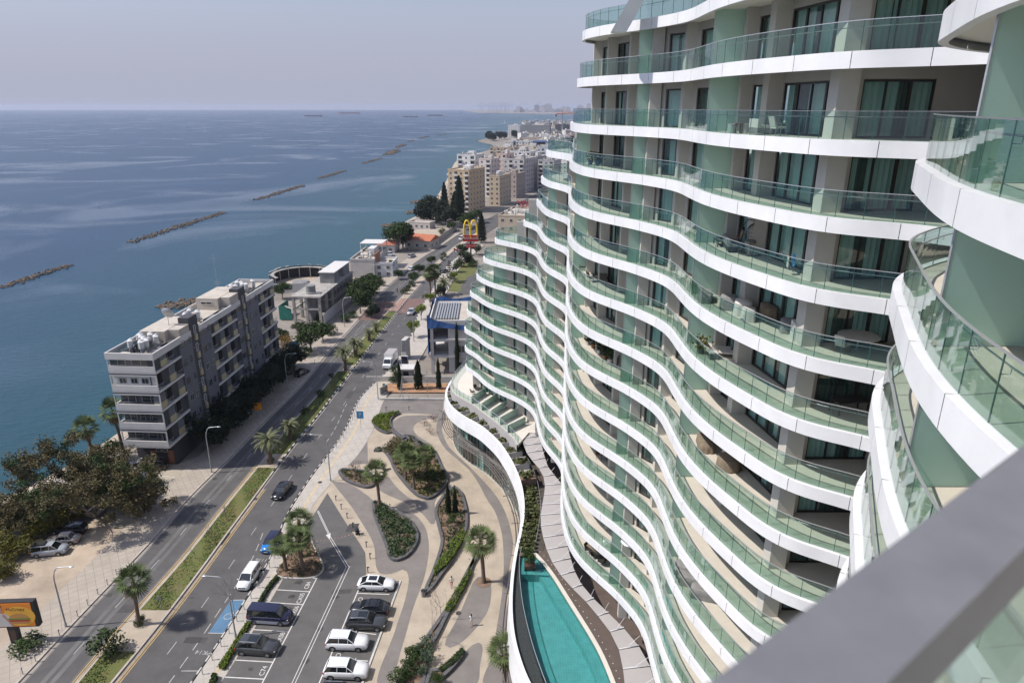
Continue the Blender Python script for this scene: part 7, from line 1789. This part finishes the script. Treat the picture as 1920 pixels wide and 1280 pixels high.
# ---------------- people
def person(loc, rz, label, top, bottom, hair='hair', s=1.0, pose='walk', shorts=True):
    me = bpy.data.meshes.new('person'); 
    if pose == 'walk': J = {'pel':(0,0,.95),'wa':(0,0,1.12),'ch':(0,.01,1.36),'ne':(0,.01,1.50),'hd':(0,.03,1.62),'ht':(0,.02,1.74),
        'hl':(.10,0,.92),'kl':(.11,.14,.52),'al':(.10,.05,.09),'tl':(.11,.20,.04),'hr':(-.10,0,.92),'kr':(-.11,.03,.50),'ar':(-.10,-.24,.14),'tr':(-.11,-.12,.05),
        'sl':(.18,.01,1.43),'el':(.25,-.10,1.16),'wl':(.24,.02,.93),'fl':(.23,.06,.84),'sr':(-.18,.01,1.43),'er':(-.25,.05,1.16),'wr':(-.22,.22,1.0),'fr':(-.21,.28,.93)}
    else: J = {'pel':(0,0,.48),'wa':(0,-.04,.64),'ch':(0,-.10,.88),'ne':(0,-.10,1.02),'hd':(0,-.08,1.14),'ht':(0,-.09,1.26),
        'hl':(.10,.05,.48),'kl':(.14,.46,.52),'al':(.14,.50,.10),'tl':(.15,.62,.05),'hr':(-.10,.05,.48),'kr':(-.14,.46,.52),'ar':(-.14,.50,.10),'tr':(-.15,.62,.05),
        'sl':(.19,-.10,.95),'el':(.28,.02,.72),'wl':(.2,.24,.64),'fl':(.17,.32,.62),'sr':(-.19,-.10,.95),'er':(-.28,.02,.72),'wr':(-.2,.24,.64),'fr':(-.17,.32,.62)}
    E = [('pel','wa'),('wa','ch'),('ch','ne'),('ne','hd'),('hd','ht'),('pel','hl'),('hl','kl'),('kl','al'),('al','tl'),('pel','hr'),('hr','kr'),('kr','ar'),('ar','tr'),('ch','sl'),('sl','el'),('el','wl'),('wl','fl'),('ch','sr'),('sr','er'),('er','wr'),('wr','fr')]
    RAD = {'pel':.125,'wa':.115,'ch':.135,'ne':.055,'hd':.095,'ht':.07,'hl':.09,'kl':.055,'al':.04,'tl':.035,'sl':.06,'el':.042,'wl':.03,'fl':.022}
    ks = list(J); me.from_pydata([J[k] for k in ks], [(ks.index(a), ks.index(b)) for a, b in E], [])
    o = bpy.data.objects.new('person', me); COL.objects.link(o); md = o.modifiers.new('s','SKIN'); o.modifiers.new('u','SUBSURF').levels = 1
    for i, k in enumerate(ks):
        r = RAD.get(k) or RAD[k[0]+'l']; o.data.skin_vertices[0].data[i].radius = (r, r*.8)
    o.data.skin_vertices[0].data[0].use_root = True
    dg = bpy.context.evaluated_depsgraph_get(); m2 = bpy.data.meshes.new_from_object(o.evaluated_get(dg)); bpy.data.objects.remove(o)
    m2.materials.clear(); 
    for c in ('skin', top, bottom, 'trimb'): m2.materials.append(M[c])
    zh = J['ch'][2]; zp = J['pel'][2]
    for p in m2.polygons:
        c = p.center; p.use_smooth = True
        if pose == 'walk': p.material_index = 3 if c.z < .09 else (2 if (.58 if shorts else .1) < c.z < zp+.05 and abs(c.x) < .21 else (1 if zp+.05 <= c.z < 1.47 and (abs(c.x) < .2 or c.z > 1.25) else 0))
        else: p.material_index = 2 if c.z < .60 and c.y < .38 and c.z > .36 and abs(c.x) < .25 else 0
    t = link('person', m2, None, loc, rz); tag(t, label, 'person'); t.scale = (s,s,s)
    h = MB(); hd = J['hd']; h.ball((0,hd[1]-.025,hd[2]+.055),(.105,.105,.115),10,7); h.ball((0,hd[1]-.09,hd[2]-.06),(.075,.05,.16 if pose == 'walk' else .06),8,6); h.obj('hair', [hair], t)
    f = MB(); f.ball((0,hd[1]+.105,hd[2]+.02),(.014,.02,.02),5,4); f.obj('nose', ['skin'], t)
    for sx_ in (-1,1): e = MB(); e.ball((sx_*.035,hd[1]+.088,hd[2]+.045),(.012,.008,.008),5,4); e.obj('eye', ['black'], t)
    return t
M['wcloth'] = mat('white_cloth', (0.66,0.65,0.64), 0.9); M['rcloth'] = mat('red_cloth', (0.38,0.06,0.06), 0.9); M['brownhair'] = mat('brown_hair', (0.06,0.028,0.015), 0.7); M['gcloth'] = mat('grey_cloth', (0.25,0.25,0.27), 0.9)
x, y = P(847,1101,.1); person((x,y,.1), pi+.4, 'person in white top and red trousers walking beside the narrow hedge', 'wcloth', 'rcloth', shorts=False)
x, y = P(884,1173,.1); person((x,y,.1), .2, 'person with long brown hair in white shorts crossing the grey inlay', 'wcloth', 'wcloth', 'brownhair')
# ---------------- balcony furniture
M['cush'] = mat('pale_cushion', (0.55,0.52,0.48), 0.9); M['cushg'] = mat('grey_cover_cloth', (0.22,0.215,0.21), 0.9, var=.2, vs=3); M['coverb'] = mat('brown_cover_cloth', (0.20,0.155,0.11), 0.9, var=.2, vs=3); M['wickerd'] = mat('dark_wicker', (0.03,0.028,0.027), 0.7); M['timber'] = mat('warm_timber', (0.26,0.12,0.05), 0.6); M['teal'] = mat('teal_pot', (0.01,0.07,0.13), 0.3); M['bluecl'] = mat('blue_towel', (0.04,0.30,0.62), 0.9)
def at(k, px, py): return P(px, py, ZL(k) if k < 13 else 12.38)
def bt_(k, px, py, nm, lb, cat, rz=0, group=None): x, y = at(k, px, py); return thing(nm, lb, cat, (x,y,(ZL(k) if k < 13 else 12.38)+.003), rz, group)
def chair(t, frame, seat, w_=.6, arm=True):
    mb = MB(); mb.box(-w_/2,w_/2,-.3,.3,.36,.46); mb.obj('seat', [seat], t)
    mb = MB(); mb.add([(-w_/2,.24,.46),(w_/2,.24,.46),(w_/2,.40,.95),(-w_/2,.40,.95),(-w_/2,.32,.44),(w_/2,.32,.44),(w_/2,.48,.95),(-w_/2,.48,.95)],[(0,1,2,3),(7,6,5,4),(0,4,5,1),(1,5,6,2),(2,6,7,3),(3,7,4,0)]); mb.obj('backrest', [seat], t)
    for sx_ in (-1,1):
        for sy in (-1,1): mb = MB(); mb.tube([(sx_*w_/2,sy*.28,0),(sx_*w_/2,sy*.28,.6 if arm else .4)],.018,5); mb.obj('leg', [frame], t)
        if arm: mb = MB(); mb.box(sx_*w_/2-.03,sx_*w_/2+.03,-.3,.3,.6,.63); mb.obj('armrest', [frame], t)
def table(t, top, leg, w_=1.6, d_=.8, h_=.74, rnd_=False):
    mb = MB()
    if rnd_: mb.cyl(0,0,h_-.04,h_,w_/2,n=20)
    else: mb.box(-w_/2,w_/2,-d_/2,d_/2,h_-.04,h_)
    mb.obj('table_top', [top], t)
    if rnd_: mb = MB(); mb.cyl(0,0,0,h_-.041,.05,n=8); mb.cyl(0,0,0,.03,.25,n=12); mb.obj('pedestal', [leg], t)
    else:
        for sx_ in (-1,1):
            for sy in (-1,1): mb = MB(); mb.box(sx_*(w_/2-.08)-.03,sx_*(w_/2-.08)+.03,sy*(d_/2-.08)-.03,sy*(d_/2-.08)+.03,0,h_-.041); mb.obj('leg', [leg], t)
def sofa(t, frame, cush, L_=1.9):
    mb = MB(); mb.box(-L_/2,L_/2,-.4,.4,.08,.34); mb.obj('base', [frame], t); n = 3 if L_ > 1.6 else 2
    for i in range(n): mb = MB(); mb.box(-L_/2+L_/n*i+.02,-L_/2+L_/n*(i+1)-.02,-.38,.28,.343,.48); mb.obj('seat_cushion', [cush], t)
    mb = MB(); mb.box(-L_/2,L_/2,.285,.42,.343,.8); mb.obj('backrest', [cush], t)
def lounger(t, frame, cush):
    mb = MB(); mb.box(-.33,.33,-.9,.35,.28,.36); mb.obj('seat', [cush], t); mb = MB(); mb.add([(-.33,.35,.30),(.33,.35,.30),(.33,.85,.75),(-.33,.85,.75),(-.33,.38,.24),(.33,.38,.24),(.33,.90,.70),(-.33,.90,.70)],[(0,1,2,3),(7,6,5,4),(0,4,5,1),(1,5,6,2),(2,6,7,3),(3,7,4,0)]); mb.obj('backrest', [cush], t)
    mb = MB(); [mb.tube([(sx_*.3,sy,0),(sx_*.3,sy,.28)],.025,4) for sx_ in (-1,1) for sy in (-.8,.3)]; mb.obj('frame', [frame], t)
def pot(t, pm, lm, r_=.24, h_=.42, ph=.7, seed=1):
    mb = MB(); mb.cyl(0,0,0,h_,r_*.7,r_,n=14); mb.obj('pot', [pm], t); r = random.Random(seed); mb = MB(); [leafq(mb, Vector((r.gauss(0,r_),r.gauss(0,r_),h_+ph*r.random())), .12, r) for _ in range(110)]; mb.obj('foliage', [lm], t)
def cover(t, m_, L_, W_, h_, seed=1, rnd_=False):
    r = random.Random(seed); mb = MB(); n = 26; vs = []
    for lev, (k, zz) in enumerate(((1.06,0),(1.0,h_*.5),(.97,h_*.93),(.88,h_),(0.02,h_*1.02))):
        for i in range(n):
            a = 2*pi*i/n; c_, s2 = cos(a), sin(a); e = 1 if rnd_ else 1/max(abs(c_), abs(s2))**.8; q = 1+(.05*sin(i*2.3+seed)*(1-lev/4) if lev < 3 else 0); vs.append((L_/2*c_*e*k*q, W_/2*s2*e*k*q, zz))
    mb.add(vs, [(l*n+i, l*n+(i+1)%n, (l+1)*n+(i+1)%n, (l+1)*n+i) for l in range(4) for i in range(n)], True); mb.obj('cloth_cover', [m_], t)
t = bt_(0,1425,252,'sofa','grey outdoor sofa with pale cushions on the balcony level with the viewer','sofa',1.6); sofa(t,'cushg','cush',1.3)
t = bt_(0,1458,255,'armchair','pale armchair nearest the corner column on the balcony level with the viewer','armchair',1.7); chair(t,'alu','cush')
for px, lb in ((1371,'left pale cylinder stool beside the small orange table'),(1395,'right pale cylinder stool beside the small orange table')): t = bt_(0,px,250,'stool',lb,'stool'); mb = MB(); mb.cyl(0,0,0,.5,.22,n=14); mb.obj('drum', ['cush'], t)
t = bt_(0,1383,250,'side_table','small orange timber table between two pale stools','table'); table(t,'timber','timber',.5,.5,.55)
for px, py, pm, lm, lb, sd_ in ((1107,309,'teal','lf_yellow','left blue pot with plant near the left end of a high balcony',3),(1120,311,'teal','lf_green','right blue pot on the same high balcony',4)): t = bt_(1,px,py,'plant_pot',lb,'plant pot'); pot(t,pm,lm,seed=sd_)
t = bt_(2,1372,468,'sofa','dark outdoor sofa under the seated bather','sofa',1.45); sofa(t,'wickerd','cushg',2.0)
x, y = at(2,1386,464); person((x,y,ZL(2)), 1.45, 'bare chested person sitting on the dark balcony sofa', 'skin', 'gcloth', pose='sit')
t = bt_(2,1350,460,'coffee_table','dark low table beside the green partition and the dark sofa','table',1.5); table(t,'wickerd','wickerd',1.3,.7,.4)
t = bt_(2,1408,478,'hanging_chair','black egg shaped hanging chair on a curved stand','hanging chair',1.2)
mb = MB(); k = 12; mb.tube([(.5*cos(a),-.05,0.05) for a in (0,1,2,3)],.02,4); mb.tube([(0,.65,0),(0,.8,.8),(0,.7,1.6),(0,.35,2.05),(0,0,2.0)],.03,6); mb.tube([(-.55,.1,.02),(0,.65,.02),(.55,.1,.02),(0,-.55,.02),(-.55,.1,.02)],.025,5); mb.obj('stand', ['black'], t)
mb = MB()
for i in range(12): a = pi*i/12; mb.tube([(.48*cos(a)*sin(b),.42*sin(a)*sin(b)*1.0,1.15+.68*cos(b)) for b in [pi*j/10 for j in range(11)]],.012,3)
for j in range(1,10): b = pi*j/10; mb.tube([(.48*cos(a)*sin(b),.42*sin(a)*sin(b),1.15+.68*cos(b)) for a in [pi*i/12 for i in range(13)]],.010,3)
mb.obj('egg_basket', ['black'], t); mb = MB(); mb.ball((0,.1,.75),(.36,.34,.16),10,6); mb.obj('cushion', ['cushg'], t)
t = bt_(2,1475,512,'drying_rack','laundry rack with a blue towel on the balcony','laundry rack',1.4); mb = MB(); [mb.tube([(x_,-.25,0),(x_,.25,.95)],.012,4) or mb.tube([(x_,.25,0),(x_,-.25,.95)],.012,4) for x_ in (-.7,.7)]; [mb.tube([(-.7,y_,.95),(.7,y_,.95)],.008,3) for y_ in (-.3,-.1,.1,.3)]; mb.obj('frame', ['alu'], t)
mb = MB(); mb.box(-.1,.5,-.32,-.29,.35,.97); mb.obj('towel', ['bluecl'], t); mb = MB(); mb.box(-.55,-.2,.08,.11,.4,.97); mb.obj('cloth', ['cush'], t)
for i, (px, py, mtl, L_, W_, h_, lb) in enumerate(((1322,562,'cushg',1.9,.9,.5,'patterned lounger cover left of the bean bags'),(1365,578,'cushg',1.1,1.0,.8,'grey bean bag next to the patterned lounger'),(1392,588,'cush',1.2,1.0,.8,'pale covered armchair in the middle of the bean bags'),(1402,600,'cush',.9,.8,.7,'folded cream chair near the balcony glass'),(1440,596,'coverb',1.4,1.0,.8,'brownish covered armchair by the column'),(1478,622,'cushg',.9,.9,.7,'round grey covered chair left of the white cabinet'))):
    t = bt_(3,px,py,'covered_armchair',lb,'covered furniture',1.3); cover(t,mtl,L_,W_,h_,i)
t = bt_(3,1494,636,'cabinet','white cabinet against the corner column','cabinet',1.4); mb = MB(); mb.box(-.4,.4,-.3,.3,0,.95); mb.obj('body', ['wpaint'], t); mb = MB(); mb.box(-.41,.41,-.31,.31,.953,.98); mb.obj('top', ['wpaint'], t)
t = bt_(3,1606,655,'dining_table','round pale dining table before the triple window','table'); table(t,'cush','wpaint',2.0,2,.75,True)
t = bt_(3,1578,660,'dining_chair','wooden chair left of the round dining table','chair',2.2); chair(t,'timber','cush',.5)
for px, py, lb, rz in ((1342,660,'left folding recliner with pale sling on timber frame','-'),(1358,668,'right folding recliner with pale sling on timber frame','-')): t = bt_(4,px,py,'recliner',lb,'recliner',1.2+px*.0001); lounger(t,'timber','cush')
t = bt_(4,1313,662,'plant_pot','spiky yellow green plant at the green partition left of the recliners','plant pot'); pot(t,'cushg','lf_yellow',.26,.4,.9,7)
t = bt_(4,1336,672,'side_table','blue grey cube table before the folding recliners','table'); mb = MB(); mb.box(-.25,.25,-.25,.25,.0,.42); mb.obj('cube_body', ['car_steel'], t); mb = MB(); mb.box(-.28,.28,-.28,.28,.423,.45); mb.obj('top', ['wpaint'], t)
t = bt_(4,1590,772,'dining_table','dark square table before the triple window one floor below the round one','table',.2); table(t,'wickerd','wickerd',1.8,.9,.72)
for i, (px, py, lb) in enumerate(((1093,507,'dark wicker tub chair at the left end of a middle balcony'),(1112,508,'second dark wicker tub chair beside the first'),(1109,528,'dark wicker chair near the glass facing the tub chairs'),(1133,530,'dark wicker chair at the right of the wicker group'))):
    t = bt_(4,px,py,'wicker_chair',lb,'wicker chair',i*.9); chair(t,'wickerd','wickerd',.7)
t = bt_(4,1122,522,'coffee_table','low dark wicker table in the middle of the wicker chairs','table'); table(t,'wickerd','wickerd',1.1,.6,.4)
for i, (px, py, lb) in enumerate(((1102,646,'white potted plant at the left end of the plant filled balcony'),(1112,652,'leafy plant in a basket next to the white pot'),(1123,663,'yellow green plant on the plant filled balcony'),(1134,673,'bushy plant in the middle of the plant filled balcony'),(1143,680,'plant nearest the dark laundry on the plant filled balcony'))):
    t = bt_(6,px,py,'plant_pot',lb,'plant pot'); pot(t,('wpaint','timber')[i % 2],('lf_green','lf_dark')[i % 2],.25,.4,.9,i+20)
t = bt_(6,1158,690,'drying_rack','dark laundry hung on a rack beside the green partition','laundry rack',1.2); mb = MB(); mb.box(-.5,.5,-.03,.03,.3,1.1); mb.obj('hung_clothes', ['car_navy'], t); mb = MB(); mb.tube([(-.6,0,0),(-.6,0,1.12),(.6,0,1.12),(.6,0,0)],.015,4); mb.obj('frame', ['alu'], t)
t = bt_(6,1322,836,'daybed','long daybed under a brown cover','covered furniture',1.45); cover(t,'coverb',2.2,1.0,.55,4)
t = bt_(6,1366,876,'covered_table','round table wrapped in a pleated brown cover','covered furniture'); cover(t,'coverb',1.5,1.5,.78,2,True)
for i, (px, py, L_, lb) in enumerate(((1279,1072,1.1,'smallest grey shrouded seat at the green partition low on the tower'),(1291,1092,1.8,'middle grey shrouded sofa low on the tower'),(1322,1118,2.0,'longest grey shrouded sofa low on the tower'))):
    t = bt_(9,px,py,'covered_sofa',lb,'covered furniture',1.2); cover(t,'cushg',1.0,L_,.75,i)
t = bt_(9,1126,858,'armchair','dark armchair with brown cushions in a shaded lower balcony','armchair',1.0); chair(t,'wickerd','coverb',.8)
t = bt_(9,1134,860,'armchair','brown armchair behind the dark one in the same shaded balcony','armchair',1.2); chair(t,'wickerd','cushg',.8)
t = bt_(11,1181,1047,'parasol','white parasol standing on a low balcony above the awnings','parasol'); mb = MB(); mb.cyl(0,0,0,2.1,.03,n=6); mb.obj('pole', ['alu'], t); mb = MB(); mb.cyl(0,0,1.85,2.2,.95,.05,n=8,sm=False); mb.obj('canopy', ['wcloth'], t)
for i, (px, py) in enumerate(((1104,1035),(1112,1044),(1122,1050),(1128,1058))): t = bt_(12,px,py,'garden_chair',['first dark slatted chair on the lowest balcony','second dark slatted chair on the lowest balcony','third dark slatted chair on the lowest balcony, by the table','fourth dark slatted chair on the lowest balcony'][i],'chair',.9+i); chair(t,'wickerd','wickerd',.55)
t = bt_(12,1114,1038,'garden_table','long pale table between the dark slatted chairs','table',2.2); table(t,'coverb','wickerd',2.0,.8)
t = bt_(5,1042,492,'pod_chair','dark cocoon daybed with round opening on a rear balcony','daybed',1.0); mb = MB(); n = 16
for i in range(n): a = pi*i/n; b = pi*(i+1)/n; mb.add([(1.1*cos(a),-.6,1.6*sin(a)),(1.1*cos(b),-.6,1.6*sin(b)),(1.0*cos(b),.7,1.45*sin(b)),(1.0*cos(a),.7,1.45*sin(a))],[(0,1,2,3)],True)
mb.obj('hood', ['coverb'], t); mb = MB(); mb.box(-1,1,-.6,.65,.1,.45); mb.obj('seat', ['cush'], t)
# terrace furniture
t = bt_(13,898,736,'dining_table','round dark table on the wide corner terrace','table'); table(t,'wickerd','wickerd',1.4,1.4,.74,True)
for i in range(4): x, y = at(13,898,736); a = i*pi/2+.5; t = thing('dining_chair', ['dark chair left of the terrace table','dark chair in front of the terrace table','dark chair right of the terrace table','dark chair behind the terrace table'][(i+2)%4], 'chair', (x+1.15*cos(a),y+1.15*sin(a),12.383), a-pi/2); chair(t,'wickerd','wickerd',.55)
for i, (px, py) in enumerate(((918,751),(940,767),(957,779),(975,793))): t = bt_(13,px,py,'sun_lounger',['sun lounger on the plot nearest the terrace table','sun lounger on the second glass walled plot','sun lounger on the third glass walled plot','sun lounger on the fourth plot next to the awnings'][i],'sun lounger',-1.25); lounger(t,'cush','cush')
# artificial lawn on one balcony, tree in the pool shelf
t = thing('olive_tree', 'small olive tree in a square brown planter standing in the shallow pool shelf', 'tree', (*P(993,1060,9.0),8.75)); mb = MB(); mb.box(-.6,.6,-.6,.6,0,.55); mb.obj('planter_box', ['rust'], t)
for nm, me in zip(('trunk','crown'), TM['n'][0]): o = link(nm, me, t, (0,0,.5)); o.scale = (1.0,1.0,1.5)
for i, (px, py, w_) in enumerate(((1003,1100,0),)): pass
# ---------------- ships
def ship(px, py, Y, L_, col, lb, rz=0.0, cat='ship'):
    x, _, _ = PY(px, py, Y); yy = Y; x = (px-960)/F*(Y*CP+59*SP); t = thing('cargo_ship', lb, cat, (x,yy,-1.5), rz); h = L_*.055; mb = MB()
    n = [(-.5,-.06),(-.5,.06),(.38,.07),(.5,0),(.38,-.07)]; mb.prism([(a*L_,b*L_) for a, b in n], 0, h); mb.mi(1).prism([(a*L_*1.002,b*L_*1.01) for a, b in n], 0, h*.3); mb.obj('hull', [M2(col),M2((.2,.06,.05))], t)
    mb = MB(); mb.box(-.46*L_,-.34*L_,-.045*L_,.045*L_,h+.01,h+.06*L_); mb.box(-.44*L_,-.37*L_,-.03*L_,.03*L_,h+.0605*L_,h+.085*L_); mb.obj('bridge_house', ['wpaint'], t)
    mb = MB(); mb.cyl(-.42*L_,0,h+.0855*L_,h+.12*L_,.012*L_,n=8); mb.obj('funnel', [M2(col)], t); mb = MB(); [mb.tube([(k*L_,0,h),(k*L_,0,h+.06*L_)],.006*L_,4) for k in (-.15,.1,.32)]; mb.obj('mast', ['steel'], t)
ship(587,217,4600,118,(.10,.09,.11),'dark tanker, leftmost ship on the horizon',pi)
ship(655,211,6400,190,(.22,.12,.10),'long reddish cargo ship second from the left on the horizon',pi)
ship(769,220,4300,92,(.10,.10,.12),'small ship with white bridge nearest the viewer',pi)
ship(815,217,4900,110,(.08,.08,.10),'dark cargo ship right of the white bridged one',pi)
ship(738,210,7600,60,(.3,.3,.34),'tiny faint ship between the large ones',pi); ship(867,210.5,7400,70,(.35,.35,.38),'faint pale ship near the harbour cranes',pi)
x = (946.3-960)/F*(2700*CP+58*SP); t = thing('sailing_boat', 'tiny white sailing boat off the headland', 'boat', (x,2700,-1.5)); mb = MB(); mb.ball((0,0,.3),(5,1.4,1.1),10,6); mb.obj('hull', ['wpaint'], t); mb = MB(); mb.add([(-4,0,1.6),(.4,0.05,1.6),(.4,0,14)],[(0,1,2)]); mb.add([(.7,0,1.6),(4.2,0.05,1.4),(.6,0,12.5)],[(0,1,2)]); mb.obj('sail', ['wcloth'], t)
# ================================================================ SEA, SKYLINE, HAZE
def seamat():
    m = bpy.data.materials.new('sea_water'); m.use_nodes = True; nt = m.node_tree; N = nt.nodes; L = nt.links; b = N['Principled BSDF']
    g = N.new('ShaderNodeNewGeometry'); sep = N.new('ShaderNodeSeparateXYZ'); L.new(g.outputs['Position'], sep.inputs[0])
    # distance from the shore, roughly
    sh = N.new('ShaderNodeMath'); sh.operation = 'MULTIPLY_ADD'; sh.inputs[1].default_value = -1.0; sh.inputs[2].default_value = -75.0; L.new(sep.outputs['X'], sh.inputs[0])
    mr = N.new('ShaderNodeMapRange'); mr.inputs[1].default_value = 0; mr.inputs[2].default_value = 130; L.new(sh.outputs[0], mr.inputs[0])
    cr = N.new('ShaderNodeMix'); cr.data_type = 'RGBA'; cr.inputs[6].default_value = (0.012,0.068,0.09,1); cr.inputs[7].default_value = (0.008,0.045,0.10,1); L.new(mr.outputs[0], cr.inputs[0])
    n0 = N.new('ShaderNodeTexNoise'); n0.inputs['Scale'].default_value = 0.02; n0.inputs['Detail'].default_value = 5; L.new(g.outputs['Position'], n0.inputs[0])
    m2 = N.new('ShaderNodeMix'); m2.data_type = 'RGBA'; m2.blend_type = 'MULTIPLY'; m2.inputs[0].default_value = 0.35; L.new(cr.outputs[2], m2.inputs[6]); L.new(n0.outputs[0], m2.inputs[7])
    L.new(m2.outputs[2], b.inputs['Base Color'])
    b.inputs['IOR'].default_value = 1.33
    # slicks : calmer, lighter streaks
    mp = N.new('ShaderNodeMapping'); mp.inputs['Scale'].default_value = (0.0065,0.0075,1); L.new(g.outputs['Position'], mp.inputs[0])
    n1 = N.new('ShaderNodeTexNoise'); n1.inputs['Scale'].default_value = 1.0; n1.inputs['Detail'].default_value = 3; n1.inputs['Distortion'].default_value = 1.6; L.new(mp.outputs[0], n1.inputs[0])
    r1 = N.new('ShaderNodeMapRange'); r1.inputs[1].default_value = 0.54; r1.inputs[2].default_value = 0.68; L.new(n1.outputs[0], r1.inputs[0])
    rr = N.new('ShaderNodeMapRange'); rr.inputs[3].default_value = 0.34; rr.inputs[4].default_value = 0.17; L.new(r1.outputs[0], rr.inputs[0]); L.new(rr.outputs[0], b.inputs['Roughness'])
    w1 = N.new('ShaderNodeTexNoise'); w1.inputs['Scale'].default_value = 0.55; w1.inputs['Detail'].default_value = 6; w1.inputs['Roughness'].default_value = 0.6
    mpw = N.new('ShaderNodeMapping'); mpw.inputs['Scale'].default_value = (0.55,1.3,1); mpw.inputs['Rotation'].default_value = (0,0,0.35); L.new(g.outputs['Position'], mpw.inputs[0]); L.new(mpw.outputs[0], w1.inputs[0])
    st = N.new('ShaderNodeMapRange'); st.inputs[3].default_value = 0.55; st.inputs[4].default_value = 0.2; L.new(r1.outputs[0], st.inputs[0])
    bp = N.new('ShaderNodeBump'); bp.inputs['Distance'].default_value = 0.5; L.new(st.outputs[0], bp.inputs['Strength']); L.new(w1.outputs[0], bp.inputs['Height']); L.new(bp.outputs[0], b.inputs['Normal'])
    return m
M['sea'] = seamat()
mb = MB(); mb.quad((-14000,-300,-1.5),(9000,-300,-1.5),(9000,13200,-1.5),(-14000,13200,-1.5)); struct('sea', mb, ['sea'])

HZ = bpy.data.materials.new('haze_air'); HZ.use_nodes = True; nt = HZ.node_tree; nt.nodes.clear()
ho = nt.nodes.new('ShaderNodeOutputMaterial'); pv = nt.nodes.new('ShaderNodeVolumePrincipled')
pv.inputs['Color'].default_value = (0.70,0.77,0.96,1); pv.inputs['Density'].default_value = 6.8e-5; pv.inputs['Anisotropy'].default_value = 0.2
nt.links.new(pv.outputs[0], ho.inputs['Volume']); M['haze'] = HZ
mb = MB(); mb.box(-14500, 9500, -500, 13600, -4.5, 82); tag(mb.obj('haze', ['haze']), kind='stuff')
